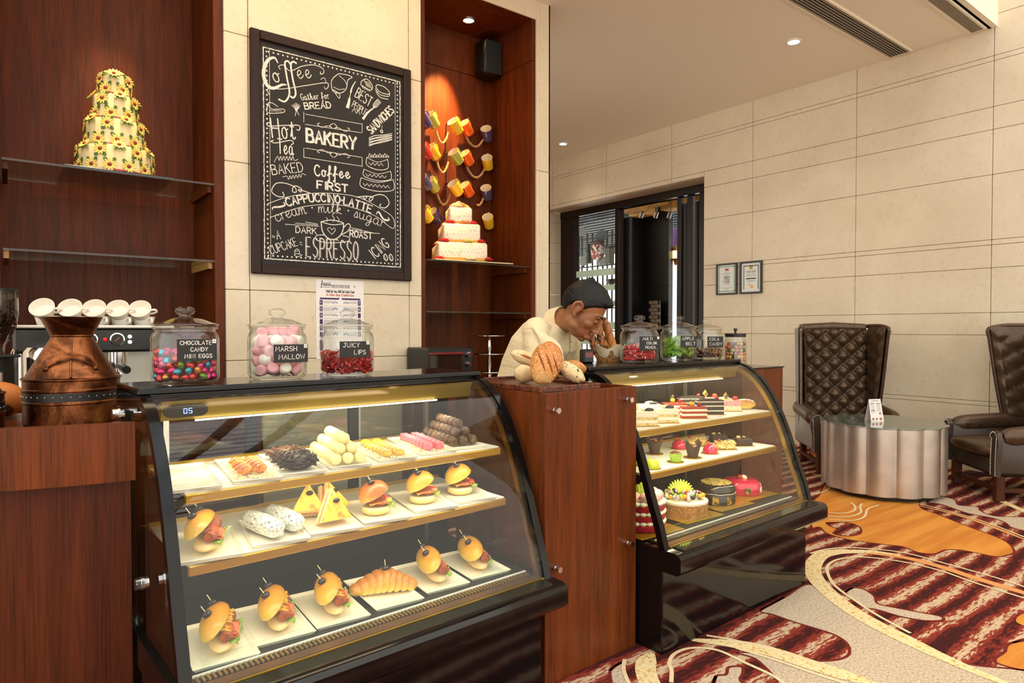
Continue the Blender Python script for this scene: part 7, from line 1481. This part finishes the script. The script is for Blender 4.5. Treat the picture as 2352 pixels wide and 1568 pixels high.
bo = body.obj('body', M_SKIN, person, 0); voxel(bo, .0042, 5)
for s_ in (-1, 1):
    e = B().sph((0, 0, 0), (.0125, .0115, .0115), 14, 10, HM @ T(s_ * .031, .0755, .002)).obj('eyelid', M_SKIN, person, 0); e.data.polygons.foreach_set('use_smooth', [True] * len(e.data.polygons))
    B().tube([HM @ Vector((s_ * .031 + s_ * q, .0872 - .12 * abs(q) - (.004 if q > .008 else 0), -.0045 - .10 * abs(q))) for q in (-.012, -.006, 0, .006, .013)], [.0008, .0016, .002, .0018, .0008], 6).obj('lashes', M_HAIR, e)
    B().tube([HM @ Vector(q) for q in smooth_path([(s_ * .015, .0925, .024), (s_ * .030, .0905, .031), (s_ * .046, .080, .030), (s_ * .054, .068, .024)], 4)], [.0028] * 4 + [.0036] * 4 + [.0026] * 3 + [.0016] * 2, 8, flat=.6).obj('eyebrow', M_HAIR, e)
for s_ in (1,): B().tube([HM @ Vector(q) for q in smooth_path([(-.024, .0905, -.0785), (-.01, .0985, -.0778), (0, .1015, -.0782), (.01, .0985, -.0778), (.024, .0905, -.0785)], 3)], .0011, 6).obj('mouth_line', mat('lip_dark', (92, 44, 34), .5), person)
# hair: short sides, combed quiff
def hfn(d):
    az = math.atan2(d.x, d.y); f = math.cos(az)                                   # f = 1 at the face
    K = ((0, .50), (.5, .46), (.95, .28), (1.2, .06), (1.36, -.22), (1.5, .02), (1.75, .0), (1.95, -.30), (2.4, -.72), (3.2, -.80)); q = abs(az)
    line = next(b0 + (b1 - b0) * (q - a0) / (a1 - a0) for (a0, b0), (a1, b1) in zip(K, K[1:]) if q <= a1)   # hairline height by direction
    k = max(0, min(1, (d.z - line) / .16 + .5)); k = k * k * (3 - 2 * k)
    top = max(0, d.z) ** 1.5 * .10 + .16 * math.exp(-((az) / .8) ** 2) * math.exp(-((d.z - .62) / .15) ** 2)
    n = noise.noise(Vector((d.x * 9, d.y * 3, d.z * 6))) * .022 + noise.noise(Vector((d.x * 34, d.y * 7, d.z * 16))) * .018
    return .86 + k * (.165 + top + n)
hr = B().sph((0, 0, 0), (.081, .104, .098), 110, 80, HM @ T(0, -.014, .026), hfn).obj('hair', M_HAIR, person, 0); hr.data.polygons.foreach_set('use_smooth', [True] * len(hr.data.polygons))
# jacket
jk = B(); G = 1.0
ring_loft(jk, [(c - (Vector((0, 0, .13)) if i == 0 else Vector()), a * (1.10 if i else 1.18), d * (1.14 if i else 1.22)) for i, (c, a, d) in enumerate(secs[:6])] + [(secs[5][0] * .4 + secs[6][0] * .6, A_(.080), F_(.078))])
jk.sph(rs + A_(-.018), .068, 16, 12); jk.sph(ls + A_(.018), .068, 16, 12); limb(jk, [rs + A_(-.02), (rs + re) / 2 + A_(.004), re, rw - (rw - re) * .08], [.066, .060, .053, .044]); limb(jk, [ls + A_(.02), (ls + le) / 2, le, lw - (lw - le) * .08], [.066, .060, .053, .044])
# draped folds running off the near shoulder
for k in range(6): f = k / 5; a0 = rs + dirw((-.015 + .085 * f, -.040, .030 - .05 * f)); jk.tube(smooth_path([a0, a0 + dirw((.03 + .01 * f, -.030, -.05)), a0 + dirw((.045 + .012 * f, -.022, -.115 - .03 * f))], 5), [.002, .004, .006, .007, .0075, .0075, .007, .006, .005, .004, .002], 8)
jo = jk.obj('jacket', M_JKT, person, 0); voxel(jo, .006, 6)
# standing collar
c0, c1 = L2(nek) - (L2(hp) - L2(nek)) * .22, L2(nek) + (L2(hp) - L2(nek)) * .20; ax = (c1 - c0).normalized(); s1 = ax.cross(F_(1)).normalized(); s2 = s1.cross(ax); g = []
for j in range(5):
    row = []
    for i in range(33): a = .25 + (2 * PI - .5) * i / 32 ; r = .076 - .010 * j / 4; row.append(c0.lerp(c1, j / 4) - s2 * (-math.cos(a) * r) * 1.0 + s1 * (math.sin(a) * r))
    g.append(row)
co = B().solid(g, .004).obj('collar', M_JKT, jo)
# placket edge and buttons down the chest
P = [secs[i][0] + secs[i][2] * 1.17 for i in (1, 2, 3, 4)]; B().tube(smooth_path(P, 6), .005, 8, flat=.5).obj('placket', M_JKT, jo)
for q in smooth_path(P, 2)[1:]: B().sph((0, 0, 0), (.006, .006, .004), 10, 6, T(*q)).obj('button', mat('jacket_button', (190, 170, 130), .4), jo)
# trousers
tr_ = B(); ring_loft(tr_, [(secs[0][0] + Vector((0, 0, -.14)), A_(.165), F_(.12)), (secs[0][0] + Vector((0, 0, .02)), A_(.168), F_(.119))])
for s_ in (-1, 1):
    hpj = L2(pel) + A_(.085 * s_) + Vector((0, 0, -.05)); kn = Vector((hpj.x + dirw((.06, -.02, 0)).x, hpj.y + dirw((.06, -.02, 0)).y, .43)); an = Vector((A_(.09 * s_).x, A_(.09 * s_).y, .10)); limb(tr_, [hpj, kn, an], [.100, .080, .066])
to = tr_.obj('trousers', M_TROU, person, 0); voxel(to, .008, 4)
bpy.context.view_layer.update()
